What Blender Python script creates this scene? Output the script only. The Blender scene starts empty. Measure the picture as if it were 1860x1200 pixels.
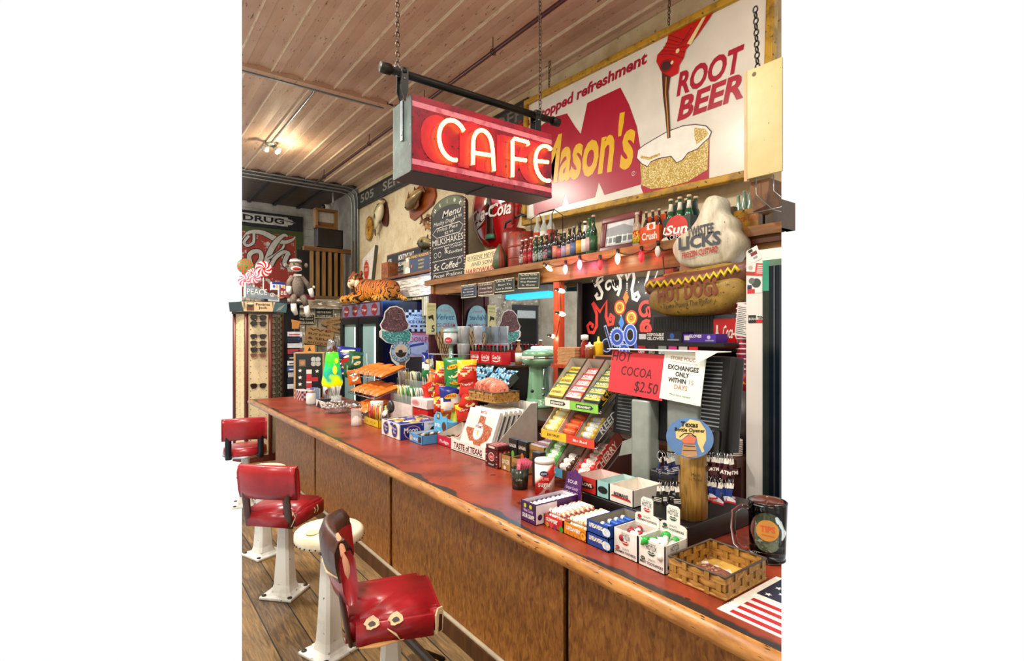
import bpy, bmesh, math, random
from mathutils import Vector, Matrix, Euler
R=math.radians; PI=math.pi
rnd=random.Random(7)
sc=bpy.context.scene; COL=sc.collection
# ---------------------------------------------------------------- camera
FPX,CX,CY,EYE=970.0,930.0,605.0,1.6
YAW=math.atan((CX-205.0)/FPX); SN,CS=math.sin(YAW),math.cos(YAW)
cd=bpy.data.cameras.new('camera'); cam=bpy.data.objects.new('camera',cd); COL.objects.link(cam)
cam.location=(0,0,EYE); cam.rotation_euler=(PI/2,0,-YAW)
cd.sensor_fit='HORIZONTAL'; cd.sensor_width=36; cd.lens=36*FPX/1860; cd.shift_y=(CY-600)/1860; cd.clip_start=.05
sc.camera=cam
# ---------------------------------------------------------------- world, exposure, lamps
sc.view_settings.view_transform='Standard'; sc.view_settings.look='None'; sc.view_settings.gamma=1.0
sc.view_settings.exposure=0.0; sc.view_settings.use_curve_mapping=False
w=bpy.data.worlds.new('world'); sc.world=w; w.use_nodes=True
w.node_tree.nodes['Background'].inputs[0].default_value=(1,1,1,1)
w.node_tree.nodes['Background'].inputs[1].default_value=1.0
def area(name,loc,size,power,col=(1,.93,.82),tgt=None,sy=None,spread=180):
    d=bpy.data.lights.new(name,'AREA'); d.energy=power; d.color=col; d.shape='RECTANGLE'; d.size=size; d.size_y=sy or size; d.spread=R(spread)
    o=bpy.data.objects.new(name,d); COL.objects.link(o); o.location=loc
    if tgt: o.rotation_euler=(Vector(tgt)-Vector(loc)).to_track_quat('-Z','Y').to_euler()
    return o
def point(name,loc,power,col,r=.03):
    d=bpy.data.lights.new(name,'POINT'); d.energy=power; d.color=col; d.shadow_soft_size=r
    o=bpy.data.objects.new(name,d); COL.objects.link(o); o.location=loc; return o
area('ceiling_lamp_aisle',(.1,3.3,4.0),.4,140,(1,.91,.78))
area('ceiling_lamp_front',(.3,.0,4.0),.4,85,(1,.91,.78))
area('ceiling_lamp_left',(-1.6,1.8,4.0),.4,70,(1,.91,.78))
area('ceiling_lamp_bar',(2.05,1.0,4.05),.4,20,(1,.91,.78))
area('ceiling_lamp_rear',(.4,6.8,4.0),.4,150,(1,.91,.78))
# ---------------------------------------------------------------- helpers
def lin(c):
    c/=255.0; return c/12.92 if c<=.04045 else ((c+.055)/1.055)**2.4
def rgb(h): return tuple(lin(int(h[i:i+2],16)) for i in (0,2,4))+(1,)
MC={}
def newm(key):
    m=bpy.data.materials.new(key); m.use_nodes=True; nt=m.node_tree
    return m,nt,nt.nodes['Principled BSDF']
def nd(nt,t,**k):
    n=nt.nodes.new(t)
    for a,v in k.items():
        if a.startswith('i_'): n.inputs[int(a[2:]) if a[2:].isdigit() else a[2:]].default_value=v
        else: setattr(n,a,v)
    return n
def ramp(nt,stops,fac,interp='LINEAR'):
    r=nt.nodes.new('ShaderNodeValToRGB'); r.color_ramp.interpolation=interp; e=r.color_ramp.elements
    while len(e)<len(stops): e.new(.5)
    for q,(p,c) in zip(e,stops): q.position=p; q.color=rgb(c) if isinstance(c,str) else c
    nt.links.new(fac,r.inputs[0]); return r
def coord(nt,scale=(1,1,1),loc=(0,0,0),kind='Object'):
    t=nd(nt,'ShaderNodeTexCoord'); mp=nd(nt,'ShaderNodeMapping'); mp.inputs['Scale'].default_value=scale; mp.inputs['Location'].default_value=loc
    nt.links.new(t.outputs[kind],mp.inputs[0]); return mp.outputs[0]
def m(h,r=.45,metal=0,var=.10,s=18,em=0,coat=0):
    """painted / printed / plastic surface with a little mottling"""
    k=(h,r,metal,var,s,em,coat)
    if k in MC: return MC[k]
    mat,nt,b=newm('paint_'+h); c=rgb(h)
    b.inputs['Roughness'].default_value=r; b.inputs['Metallic'].default_value=metal
    if coat: b.inputs['Coat Weight'].default_value=coat; b.inputs['Coat Roughness'].default_value=.15
    if var:
        n=nd(nt,'ShaderNodeTexNoise'); n.inputs['Scale'].default_value=s; n.inputs['Detail'].default_value=3
        nt.links.new(coord(nt),n.inputs[0])
        f=1-var*1.6; g=1+var*.6
        rp=ramp(nt,[(.3,tuple(x*f for x in c[:3])+(1,)),(.7,tuple(min(1,x*g) for x in c[:3])+(1,))],n.outputs[0])
        nt.links.new(rp.outputs[0],b.inputs['Base Color'])
    else: b.inputs['Base Color'].default_value=c
    if em: b.inputs['Emission Color'].default_value=c; b.inputs['Emission Strength'].default_value=em
    MC[k]=mat; return mat
def wood(h1,h2,h3=None,axis='Y',sc_=6,r=.45,stretch=12,bump=.15,detail=6):
    k=('wood',h1,h2,h3,axis,sc_,r,stretch)
    if k in MC: return MC[k]
    mat,nt,b=newm('wood_'+h1); sx=[sc_]*3; sx['XYZ'.index(axis)]=sc_/stretch
    n=nd(nt,'ShaderNodeTexNoise'); n.inputs['Scale'].default_value=4; n.inputs['Detail'].default_value=detail; n.inputs['Distortion'].default_value=.8
    nt.links.new(coord(nt,sx),n.inputs[0])
    st=[(.32,h1),(.68,h2)] if not h3 else [(.28,h1),(.5,h2),(.72,h3)]
    rp=ramp(nt,st,n.outputs[0]); nt.links.new(rp.outputs[0],b.inputs['Base Color']); b.inputs['Roughness'].default_value=r
    if bump:
        bp=nd(nt,'ShaderNodeBump'); bp.inputs['Strength'].default_value=bump; bp.inputs['Distance'].default_value=.01
        nt.links.new(n.outputs[0],bp.inputs['Height']); nt.links.new(bp.outputs[0],b.inputs['Normal'])
    MC[k]=mat; return mat
def patchy(h1,h2,h3=None,s=3,lo=.45,hi=.55,s3=40,t3=.62,r=.6,stretch=(1,1,1),bump=.2,metal=0):
    """base h1 with worn patches of h2 and small flecks of h3"""
    k=('patchy',h1,h2,h3,s,lo,hi,s3,t3,r,stretch)
    if k in MC: return MC[k]
    mat,nt,b=newm('worn_'+h1); co=coord(nt,stretch)
    n=nd(nt,'ShaderNodeTexNoise'); n.inputs['Scale'].default_value=s; n.inputs['Detail'].default_value=8; n.inputs['Roughness'].default_value=.65
    nt.links.new(co,n.inputs[0]); out=ramp(nt,[(lo,h1),(hi,h2)],n.outputs[0]).outputs[0]
    if h3:
        q=nd(nt,'ShaderNodeTexNoise'); q.inputs['Scale'].default_value=s3; q.inputs['Detail'].default_value=4; nt.links.new(co,q.inputs[0])
        f=ramp(nt,[(t3,(0,0,0,1)),(t3+.04,(1,1,1,1))],q.outputs[0])
        mx=nd(nt,'ShaderNodeMixRGB'); nt.links.new(f.outputs[0],mx.inputs[0]); nt.links.new(out,mx.inputs[1]); mx.inputs[2].default_value=rgb(h3); out=mx.outputs[0]
    nt.links.new(out,b.inputs['Base Color']); b.inputs['Roughness'].default_value=r; b.inputs['Metallic'].default_value=metal
    if bump:
        bp=nd(nt,'ShaderNodeBump'); bp.inputs['Strength'].default_value=bump; bp.inputs['Distance'].default_value=.01
        nt.links.new(n.outputs[0],bp.inputs['Height']); nt.links.new(bp.outputs[0],b.inputs['Normal'])
    MC[k]=mat; return mat
def glass(h='eef6f2',r=.03,ior=1.45,alpha=None):
    k=('glass',h,r,alpha)
    if k in MC: return MC[k]
    mat,nt,b=newm('glass_'+h); b.inputs['Base Color'].default_value=rgb(h); b.inputs['Roughness'].default_value=r
    if alpha is None: b.inputs['Transmission Weight'].default_value=1; b.inputs['IOR'].default_value=ior
    else: b.inputs['Alpha'].default_value=alpha
    n=nd(nt,'ShaderNodeTexNoise'); n.inputs['Scale'].default_value=30; nt.links.new(coord(nt),n.inputs[0])
    bp=nd(nt,'ShaderNodeBump'); bp.inputs['Strength'].default_value=.03; nt.links.new(n.outputs[0],bp.inputs['Height']); nt.links.new(bp.outputs[0],b.inputs['Normal'])
    MC[k]=mat; return mat
def glow(h,st):
    k=('glow',h,st)
    if k in MC: return MC[k]
    mat,nt,b=newm('lit_'+h); b.inputs['Base Color'].default_value=rgb(h); b.inputs['Emission Color'].default_value=rgb(h); b.inputs['Emission Strength'].default_value=st
    MC[k]=mat; return mat
WHITE=m('f4f1ea'); BLACK=m('141313'); CHROME=m('c9ccd0',.18,1); STEEL=m('9a9da0',.35,1); DARKM=m('1d1c1c',.4,.3); PAPER=m('f7f4ee',.7)
class B:
    def __init__(s): s.v=[];s.f=[];s.mi=[];s.sm=[];s.mats=[];s.T=Matrix()
    def ix(s,mt):
        if mt not in s.mats: s.mats.append(mt)
        return s.mats.index(mt)
    def add(s,vs,fs,mt,smooth=False):
        o=len(s.v); s.v+= [tuple(s.T@Vector(p)) for p in vs]; i=s.ix(mt) if not isinstance(mt,list) else None
        for k,f in enumerate(fs):
            s.f.append([o+a for a in f]); s.mi.append(i if i is not None else s.ix(mt[k])); s.sm.append(smooth)
        return s
    def bx(s,x0,x1,y0,y1,z0,z1,mt,M=None):
        vs=[(x,y,z) for z in (z0,z1) for y in (y0,y1) for x in (x0,x1)]
        if M is not None: vs=[tuple(M@Vector(p)) for p in vs]
        return s.add(vs,[(0,2,3,1),(4,5,7,6),(0,1,5,4),(2,6,7,3),(0,4,6,2),(1,3,7,5)],mt)
    def cbx(s,x0,x1,y0,y1,z0,z1,mt,c=.005):
        """box with chamfered edges"""
        vs=[];X=(x0,x1);Y=(y0,y1);Z=(z0,z1);bm=bmesh.new(); bmesh.ops.create_cube(bm,size=1)
        for q in bm.verts: q.co=((x0+x1)/2+q.co.x*(x1-x0),(y0+y1)/2+q.co.y*(y1-y0),(z0+z1)/2+q.co.z*(z1-z0))
        bmesh.ops.bevel(bm,geom=bm.edges[:],offset=c,segments=2,profile=.7,affect='EDGES')
        s.bm(bm,mt,True); return s
    def bm(s,bm,mt,smooth=False):
        bm.verts.index_update(); s.add([v.co[:] for v in bm.verts],[[v.index for v in f.verts] for f in bm.faces],mt,smooth); bm.free(); return s
    def frames(s,pts,closed=False):
        P=[Vector(p) for p in pts]; n=len(P); out=[]; up=None
        for i in range(n):
            a=P[(i-1)%n] if (closed or i>0) else P[0]; b=P[(i+1)%n] if (closed or i<n-1) else P[-1]
            t=(b-a); t=t.normalized() if t.length>1e-9 else Vector((0,0,1))
            if up is None:
                up=Vector((0,0,1)) if abs(t.z)<.9 else Vector((0,1,0))
            x=up.cross(t)
            if x.length<1e-6: x=Vector((1,0,0)).cross(t)
            x.normalize(); y=t.cross(x); up=y; out.append((P[i],x,y))
        return out
    def tube(s,pts,r,mt,n=8,closed=False,caps=True,smooth=True,ey=1.0):
        fr=s.frames(pts,closed); k=len(fr); vs=[]
        for i,(p,x,y) in enumerate(fr):
            rr=r[i] if isinstance(r,(list,tuple)) else r
            for j in range(n):
                a=2*PI*j/n; vs.append(p+x*(rr*math.cos(a))+y*(rr*ey*math.sin(a)))
        fs=[]
        for i in range(k if closed else k-1):
            for j in range(n):
                a=i*n+j;b=i*n+(j+1)%n;c=((i+1)%k)*n+(j+1)%n;d=((i+1)%k)*n+j; fs.append((a,b,c,d))
        if caps and not closed: fs+= [tuple(range(n))[::-1],tuple((k-1)*n+j for j in range(n))]
        return s.add(vs,fs,mt,smooth)
    def cyl(s,p,q,r,mt,r2=None,n=16,smooth=True):
        return s.tube([p,q],[r,r2 if r2 is not None else r],mt,n,smooth=smooth)
    def lathe(s,prof,mt,c=(0,0,0),n=20,smooth=True,ex=1,ey=1,M=None):
        vs=[];fs=[];mm=[]
        for (r,z) in prof:
            for j in range(n):
                a=2*PI*j/n; p=Vector((r*ex*math.cos(a),r*ey*math.sin(a),z)); p=(M@p if M else p)+Vector(c); vs.append(p)
        for i in range(len(prof)-1):
            for j in range(n):
                fs.append((i*n+j,i*n+(j+1)%n,(i+1)*n+(j+1)%n,(i+1)*n+j)); mm.append(mt[i] if isinstance(mt,list) else mt)
        if prof[0][0]>1e-6: fs.append(tuple(range(n))[::-1]); mm.append(mm[0])
        if prof[-1][0]>1e-6: fs.append(tuple((len(prof)-1)*n+j for j in range(n))); mm.append(mm[-2] if len(mm)>1 else mm[-1])
        return s.add(vs,fs,mm,smooth)
    def ell(s,c,r,mt,nu=14,nv=9,M=None):
        if not isinstance(r,(tuple,list)): r=(r,r,r)
        vs=[];fs=[]
        for i in range(nv+1):
            t=PI*i/nv
            for j in range(nu):
                a=2*PI*j/nu; p=Vector((r[0]*math.sin(t)*math.cos(a),r[1]*math.sin(t)*math.sin(a),-r[2]*math.cos(t))); vs.append((M@p if M else p)+Vector(c))
        for i in range(nv):
            for j in range(nu): fs.append((i*nu+j,i*nu+(j+1)%nu,(i+1)*nu+(j+1)%nu,(i+1)*nu+j))
        return s.add(vs,fs,mt,True)
    def prism(s,o,y0,y1,mt,ms=None):
        """outline (x,z) extruded along y; the front face is at y0"""
        n=len(o); vs=[(x,y0,z) for x,z in o]+[(x,y1,z) for x,z in o]
        ar=sum(o[i][0]*o[(i+1)%n][1]-o[(i+1)%n][0]*o[i][1] for i in range(n))
        fs=[tuple(range(n)),tuple(range(n,2*n))[::-1]]+[(i,n+i,n+(i+1)%n,(i+1)%n) for i in range(n)]
        if ar<0: fs=[tuple(f[::-1]) for f in fs]
        return s.add(vs,fs,[mt,ms or mt]+[ms or mt]*n)
    def poly(s,o,y,mt):
        n=len(o); ar=sum(o[i][0]*o[(i+1)%n][1]-o[(i+1)%n][0]*o[i][1] for i in range(n))
        f=tuple(range(n)); return s.add([(x,y,z) for x,z in o],[f if ar>0 else f[::-1]],mt)
    def rect(s,x0,x1,z0,z1,y,mt): return s.poly([(x0,z0),(x1,z0),(x1,z1),(x0,z1)],y,mt)
    def disc(s,x,z,r,y,mt,rz=None,n=24,rot=0):
        rz=rz or r; return s.poly([(x+r*math.cos(2*PI*i/n)*math.cos(rot)-rz*math.sin(2*PI*i/n)*math.sin(rot),z+r*math.cos(2*PI*i/n)*math.sin(rot)+rz*math.sin(2*PI*i/n)*math.cos(rot)) for i in range(n)],y,mt)
    def ring(s,x,z,r0,r1,y,mt,n=28,e=1):
        vs=[(x+r*math.cos(2*PI*i/n),y,z+e*r*math.sin(2*PI*i/n)) for r in (r0,r1) for i in range(n)]
        return s.add(vs,[(i,n+i,n+(i+1)%n,(i+1)%n) for i in range(n)],mt)
    def line(s,pts,wd,y,mt,closed=False,taper=None):
        """flat painted stroke in the front plane"""
        P=[Vector((p[0],p[1])) for p in pts]; n=len(P); L=[];Rr=[]
        for i in range(n):
            a=P[(i-1)%n] if closed or i>0 else P[0]; b=P[(i+1)%n] if closed or i<n-1 else P[-1]
            t=b-a; t=t.normalized() if t.length>0 else Vector((1,0)); nn=Vector((-t.y,t.x)); ww=(wd if not taper else wd*taper[i])/2
            L.append(P[i]+nn*ww); Rr.append(P[i]-nn*ww)
        vs=[(p.x,y,p.y) for p in L]+[(p.x,y,p.y) for p in Rr]
        return s.add(vs,[(n+i,n+(i+1)%n,(i+1)%n,i) for i in range(n if closed else n-1)],mt)
    def text(s,t,x,z,h,mt,y=0,w=None,shear=0,bold=0,al='CENTER',ext=0,rot=0,sx=1,res=2,M=None):
        """lettering of cap height h standing at (x,z) in the front plane; w fits its width"""
        vs,fs=glyphs(t,shear,bold,ext,res)
        if not vs: return s
        x0=min(p[0] for p in vs);x1=max(p[0] for p in vs); k=h/.69; kx=k*sx
        if w: kx=w/max(x1-x0,1e-6)
        ox={'CENTER':(x0+x1)/2,'LEFT':x0,'RIGHT':x1}[al]; c,sn=math.cos(rot),math.sin(rot); out=[]
        for p in vs:
            a=(p[0]-ox)*kx; b=p[1]*k; out.append((x+a*c-b*sn,y-p[2]*k,z+a*sn+b*c))
        if M: out=[tuple(M@Vector(p)) for p in out]
        return s.add(out,fs,mt)
    def at_side(s,w,d=0): s.T=Matrix.Translation((w,d,0))@Matrix.Rotation(PI/2,4,'Z'); return s
    def at_top(s,z): s.T=Matrix.Translation((0,0,z))@Matrix.Rotation(-PI/2,4,'X'); return s
    def reset(s): s.T=Matrix(); return s
    def build(s,name,parent=None,loc=None,rz=None,label=None):
        me=bpy.data.meshes.new(name); me.from_pydata(s.v,[],s.f)
        for q in s.mats: me.materials.append(q)
        me.polygons.foreach_set('material_index',s.mi); me.polygons.foreach_set('use_smooth',s.sm); me.update()
        o=bpy.data.objects.new(name,me); COL.objects.link(o)
        if parent: o.parent=parent
        if loc is not None: o.location=loc
        if rz is not None: o.rotation_euler=(0,0,rz)
        if label: o['label']=label
        return o
GC={}
def glyphs(t,shear,bold,ext,res):
    k=(t,shear,bold,ext,res)
    if k in GC: return GC[k]
    c=bpy.data.curves.new('t','FONT'); c.body=t; c.size=1; c.shear=shear; c.offset=bold; c.extrude=ext; c.resolution_u=res; c.fill_mode='FRONT' if not ext else 'BOTH'
    o=bpy.data.objects.new('t',c); COL.objects.link(o); dg=bpy.context.evaluated_depsgraph_get(); me=bpy.data.meshes.new_from_object(o.evaluated_get(dg))
    vs=[tuple(v.co) for v in me.vertices]; fs=[tuple(p.vertices) for p in me.polygons]
    bpy.data.objects.remove(o); bpy.data.curves.remove(c); bpy.data.meshes.remove(me)
    # the front of the letters is local -y
    GC[k]=(vs,fs); return GC[k]
def tag(o,label,cat,group=None,kind=None):
    o['label']=label; o['category']=cat
    if group: o['group']=group
    if kind: o['kind']=kind
    return o
def thing(name,label,cat,loc=(0,0,0),rz=0,group=None):
    o=bpy.data.objects.new(name,None); COL.objects.link(o); o.location=loc; o.rotation_euler=(0,0,rz); o.empty_display_size=.05
    return tag(o,label,cat,group)
def dup(r,loc=None,rz=None,label=None,group=None,rot=None,scale=None):
    def cp(o,p):
        c=o.copy(); COL.objects.link(c)
        if p: c.parent=p
        for ch in list(o.children): cp(ch,c)
        return c
    c=cp(r,None)
    if loc is not None: c.location=loc
    if rz is not None: c.rotation_euler=(0,0,rz)
    if rot is not None: c.rotation_euler=rot
    if scale: c.scale=(scale,)*3
    if label: c['label']=label
    if group: c['group']=group
    return c
def struct(o): o['kind']='structure'; return o
def ray(px,py):
    u=(px-CX)/FPX; v=(CY-py)/FPX; return Vector((SN+u*CS,CS-u*SN,v))
def at(px,py,X=None,Y=None,Z=None):
    """surveyed point of the photo on the plane x=X, y=Y or z=Z of the room"""
    d=ray(px,py); t=X/d.x if X is not None else Y/d.y if Y is not None else (Z-EYE)/d.z
    return Vector((d.x*t,d.y*t,EYE+d.z*t))
def clip(o,l=True,r=True):
    """end the built part of the room where the survey ends"""
    bpy.context.view_layer.update(); bm=bmesh.new(); bm.from_mesh(o.data); bm.transform(o.matrix_world)
    for px,s in ((439.5,-1),(1419.5,1)):
        if (s<0 and not l) or (s>0 and not r): continue
        d=ray(px,600); nrm=Vector((d.y,-d.x,0))*s
        bmesh.ops.bisect_plane(bm,geom=bm.verts[:]+bm.edges[:]+bm.faces[:],plane_co=(0,0,0),plane_no=nrm,clear_outer=True)
        es=[e for e in bm.edges if e.is_boundary and all(abs(v.co.x*nrm.x+v.co.y*nrm.y)<1e-3 for v in e.verts)]
        if es and o.get('cap'): bmesh.ops.holes_fill(bm,edges=es,sides=0)
    bm.transform(o.matrix_world.inverted()); bm.to_mesh(o.data); bm.free(); return o
FX=-PI/2   # things that face the stools: local x runs along -Y, local y into the bar
def span(X,pl,pt,pr,pb):
    """left/right/top/bottom pixels measured at the left edge -> centre-bottom point, width, height on plane x=X"""
    a=at(pl,pt,X=X); b=at(pl,pb,X=X); c=at(pr,pt,X=X); return Vector((X,(a.y+c.y)/2,b.z)),a.y-c.y,a.z-b.z
def spanY(Y,pl,pt,pr,pb):
    a=at(pl,pt,Y=Y); b=at(pl,pb,Y=Y); c=at(pr,pt,Y=Y); return Vector(((a.x+c.x)/2,Y,b.z)),c.x-a.x,a.z-b.z
# ================================================================ the shell of the room
CEIL=4.13; WX=3.4; BACK=11.2; CT=.84
def floor_mat():
    mat,nt,b=newm('floor_planks'); t=nd(nt,'ShaderNodeTexCoord'); sp=nd(nt,'ShaderNodeSeparateXYZ'); nt.links.new(t.outputs['Object'],sp.inputs[0])
    def mth(op,a,bv=None):
        n=nd(nt,'ShaderNodeMath',operation=op)
        for i,q in enumerate((a,bv)):
            if q is None: continue
            if isinstance(q,(int,float)): n.inputs[i].default_value=q
            else: nt.links.new(q,n.inputs[i])
        return n.outputs[0]
    xs=mth('DIVIDE',sp.outputs[0],.165); idx=mth('FLOOR',xs); fr=mth('FRACT',xs)
    wn=nd(nt,'ShaderNodeTexWhiteNoise',noise_dimensions='1D'); nt.links.new(idx,wn.inputs['W'])
    g=nd(nt,'ShaderNodeTexNoise'); g.inputs['Scale'].default_value=5; g.inputs['Detail'].default_value=9; g.inputs['Roughness'].default_value=.7; g.inputs['Distortion'].default_value=1.2
    mp=nd(nt,'ShaderNodeMapping'); mp.inputs['Scale'].default_value=(9,.8,1); nt.links.new(t.outputs['Object'],mp.inputs[0]); nt.links.new(mp.outputs[0],g.inputs[0])
    big=nd(nt,'ShaderNodeTexNoise'); big.inputs['Scale'].default_value=2.2; big.inputs['Detail'].default_value=5; nt.links.new(t.outputs['Object'],big.inputs[0])
    v=mth('ADD',mth('MULTIPLY',g.outputs[0],.75),mth('ADD',mth('MULTIPLY',wn.outputs[0],.12),mth('MULTIPLY',big.outputs[0],.3)))
    rp=ramp(nt,[(.34,'1a120a'),(.47,'4f3a21'),(.6,'775b34'),(.78,'9c7b48')],v)
    gap=mth('LESS_THAN',fr,.045); mx=nd(nt,'ShaderNodeMixRGB'); nt.links.new(gap,mx.inputs[0]); nt.links.new(rp.outputs[0],mx.inputs[1]); mx.inputs[2].default_value=rgb('120c07')
    nt.links.new(mx.outputs[0],b.inputs['Base Color']); b.inputs['Roughness'].default_value=.55
    bp=nd(nt,'ShaderNodeBump'); bp.inputs['Strength'].default_value=.5; bp.inputs['Distance'].default_value=.01; nt.links.new(v,bp.inputs['Height']); nt.links.new(bp.outputs[0],b.inputs['Normal'])
    return mat
o=B().bx(-3,3.5,-2.5,BACK,-.06,0,floor_mat()).build('floor'); struct(clip(o,True,True))
def ceil_mat():
    mat,nt,b=newm('ceiling_paint'); co=coord(nt,(1,1,1))
    n=nd(nt,'ShaderNodeTexNoise'); n.inputs['Scale'].default_value=.9; n.inputs['Detail'].default_value=4; nt.links.new(co,n.inputs[0])
    base=ramp(nt,[(.3,'a4836c'),(.5,'bd9a80'),(.7,'c9ac90')],n.outputs[0])
    f=nd(nt,'ShaderNodeTexNoise'); f.inputs['Scale'].default_value=7; f.inputs['Detail'].default_value=9; f.inputs['Roughness'].default_value=.72; nt.links.new(coord(nt,(7,1.3,7)),f.inputs[0])
    fl=ramp(nt,[(.61,(0,0,0,1)),(.63,(1,1,1,1))],f.outputs[0]); mx=nd(nt,'ShaderNodeMixRGB'); nt.links.new(fl.outputs[0],mx.inputs[0]); nt.links.new(base.outputs[0],mx.inputs[1]); mx.inputs[2].default_value=rgb('4a3226')
    nt.links.new(mx.outputs[0],b.inputs['Base Color']); b.inputs['Roughness'].default_value=.6
    bp=nd(nt,'ShaderNodeBump'); bp.inputs['Strength'].default_value=.35; bp.inputs['Distance'].default_value=.01; nt.links.new(f.outputs[0],bp.inputs['Height']); nt.links.new(bp.outputs[0],b.inputs['Normal'])
    return mat
CM=ceil_mat(); CEDGE=patchy('dccaae','b39a80',None,9,.5,.7,r=.6,stretch=(6,1,6)); CDK=wood('241a12','4a3826',axis='X',sc_=4)
b=B()
# hollow boards: each wide board dips towards its middle, a raised strip covers every joint
x=-3.2; k=0; REC=9.0
while x<WX-.02:
    for y0,y1,off in ((-2.5,5.49,0),(5.57,REC,.1)):
        xx=x+off; q=[(xx,CEIL),(xx+.045,CEIL+.003),(xx+.11,CEIL+.014),(xx+.18,CEIL+.003),(xx+.225,CEIL)]
        q=[(min(a,WX),z) for a,z in q]
        b.add([(a,yy,z) for yy in (y0,y1) for a,z in q],[(i,5+i,6+i,1+i) for i in range(4)],CM,False)
        b.bx(xx+.225,min(xx+.3,WX+.1),y0,y1,CEIL-.012,CEIL+.03,CM); b.bx(xx+.214,xx+.226,y0,y1,CEIL-.02,CEIL+.03,CEDGE)
    x+=.3
b.bx(-3.2,WX+.1,-2.5,REC,CEIL+.03,CEIL+.06,CM); b.bx(-2.6,2.4,5.49,5.57,CEIL-.04,CEIL+.02,CM); b.bx(-2.6,2.4,5.575,5.6,CEIL-.05,CEIL,m('8f979c',.4,.6))
struct(clip(b.build('ceiling'),True,False))
b=B(); b.bx(-2.6,WX,REC,BACK,CEIL,CEIL+.05,CDK)
for i in range(12): b.bx(-2+i*.45,-1.94+i*.45,REC,BACK,CEIL-.03,CEIL,m('0e0a08'))
struct(clip(b.build('ceiling'),True,False))
PLAST=patchy('dccfae','c2ac84','8d7a5c',2.2,.42,.62,26,.68,r=.7,bump=.25)
GREYW=patchy('8c949c','74797e','b9bdc0',5,.4,.6,30,.64,r=.7)
b=B(); b.bx(WX,WX+.12,1.62,9.1,0,CEIL+.05,PLAST); b.bx(WX,WX+.12,.4,1.62,0,CEIL+.05,GREYW); b.bx(WX,WX+.12,9.1,BACK,0,CEIL+.05,patchy('a9a59b','86827a','5d584f',3,.4,.6,20,.66))
b.bx(WX-.02,WX,1.3,9.0,CEIL-.05,CEIL,CM)
struct(clip(b.build('wall_right'),True,True))
b=B(); SHIP=patchy('d5d6d2','b3b2aa',None,4,.4,.65,r=.6)
STONE=patchy('b5aea0','7b7263','e6e2d6',7,.42,.6,14,.6,r=.8,bump=.6)
b.bx(-.6,WX,BACK,BACK+.1,2.1,CEIL+.05,m('cfd0cc')); b.bx(-.6,WX,BACK-.01,BACK+.1,0,2.1,STONE)
for i in range(14): b.bx(-.6,3.3,BACK-.012,BACK,2.12+i*.145,2.255+i*.145,SHIP)
struct(clip(b.build('wall_back'),True,False))
# the part of the rear wall that shows in the bar mirror
struct(B().bx(-3.2,-1.42,BACK,BACK+.1,0,CEIL,STONE).build('wall_back'))
b=B(); b.bx(-3.1,-2.25,BACK-.06,BACK-.01,0,2.35,m('3a4046',.3)); b.bx(-3.02,-2.33,BACK-.08,BACK-.06,.3,2.2,m('15191c',.2)); b.bx(-2.98,-2.37,BACK-.085,BACK-.08,2.0,2.2,m('c8d4da'))
struct(b.build('door_2'))
b=B(); a=at(553,452,Y=10.9); c=at(626,535,Y=10.9)
b.bx(a.x,c.x+.1,10.95,11.15,c.z-.2,a.z+.05,m('15110e'))  # dark board coloured as the shaded opening behind the balcony
struct(b.build('dark_opening'))
b=B(); b.bx(1.3,WX-.002,8.86,8.95,0,2.02,STONE)
for i in range(8): b.bx(1.9+.19*i,1.9+.19*i+.012,8.85,8.86,0,2.0,m('5a5246'))
struct(clip(b.build('wall_rear'),True,False))
b=B(); b.bx(1.3,WX-.05,8.80,8.9,2.0,2.17,patchy('b8b0a0','6f6250','e8e6de',9,.4,.6,14,.58,r=.7,stretch=(.6,1,2))); b.bx(1.3,WX-.05,8.78,9.68,2.17,2.2,wood('5a4022','7d5c36',axis='X')); struct(clip(b.build('trim_3'),True,False))
b=B(); b.bx(WX-.03,WX,8.98,9.12,2.0,CEIL-.04,m('8a9095',.5)); b.bx(WX-.05,WX-.03,9.0,9.1,2.0,3.2,wood('6b4a22','8d6633',axis='Z')); struct(b.build('trim_1'))
# the sides of the room behind and left of the viewer
LW_=patchy('cfc6b4','a89c86',None,2,.4,.65,r=.8)
struct(B().bx(-3.3,-3.2,-2.5,BACK,0,CEIL+.05,LW_).build('wall_left')); struct(B().bx(-3.2,WX,-2.6,-2.5,0,CEIL+.05,LW_).build('wall_front')); struct(B().bx(WX,WX+.12,-2.5,.4,0,CEIL+.05,LW_).build('wall_right'))
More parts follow.
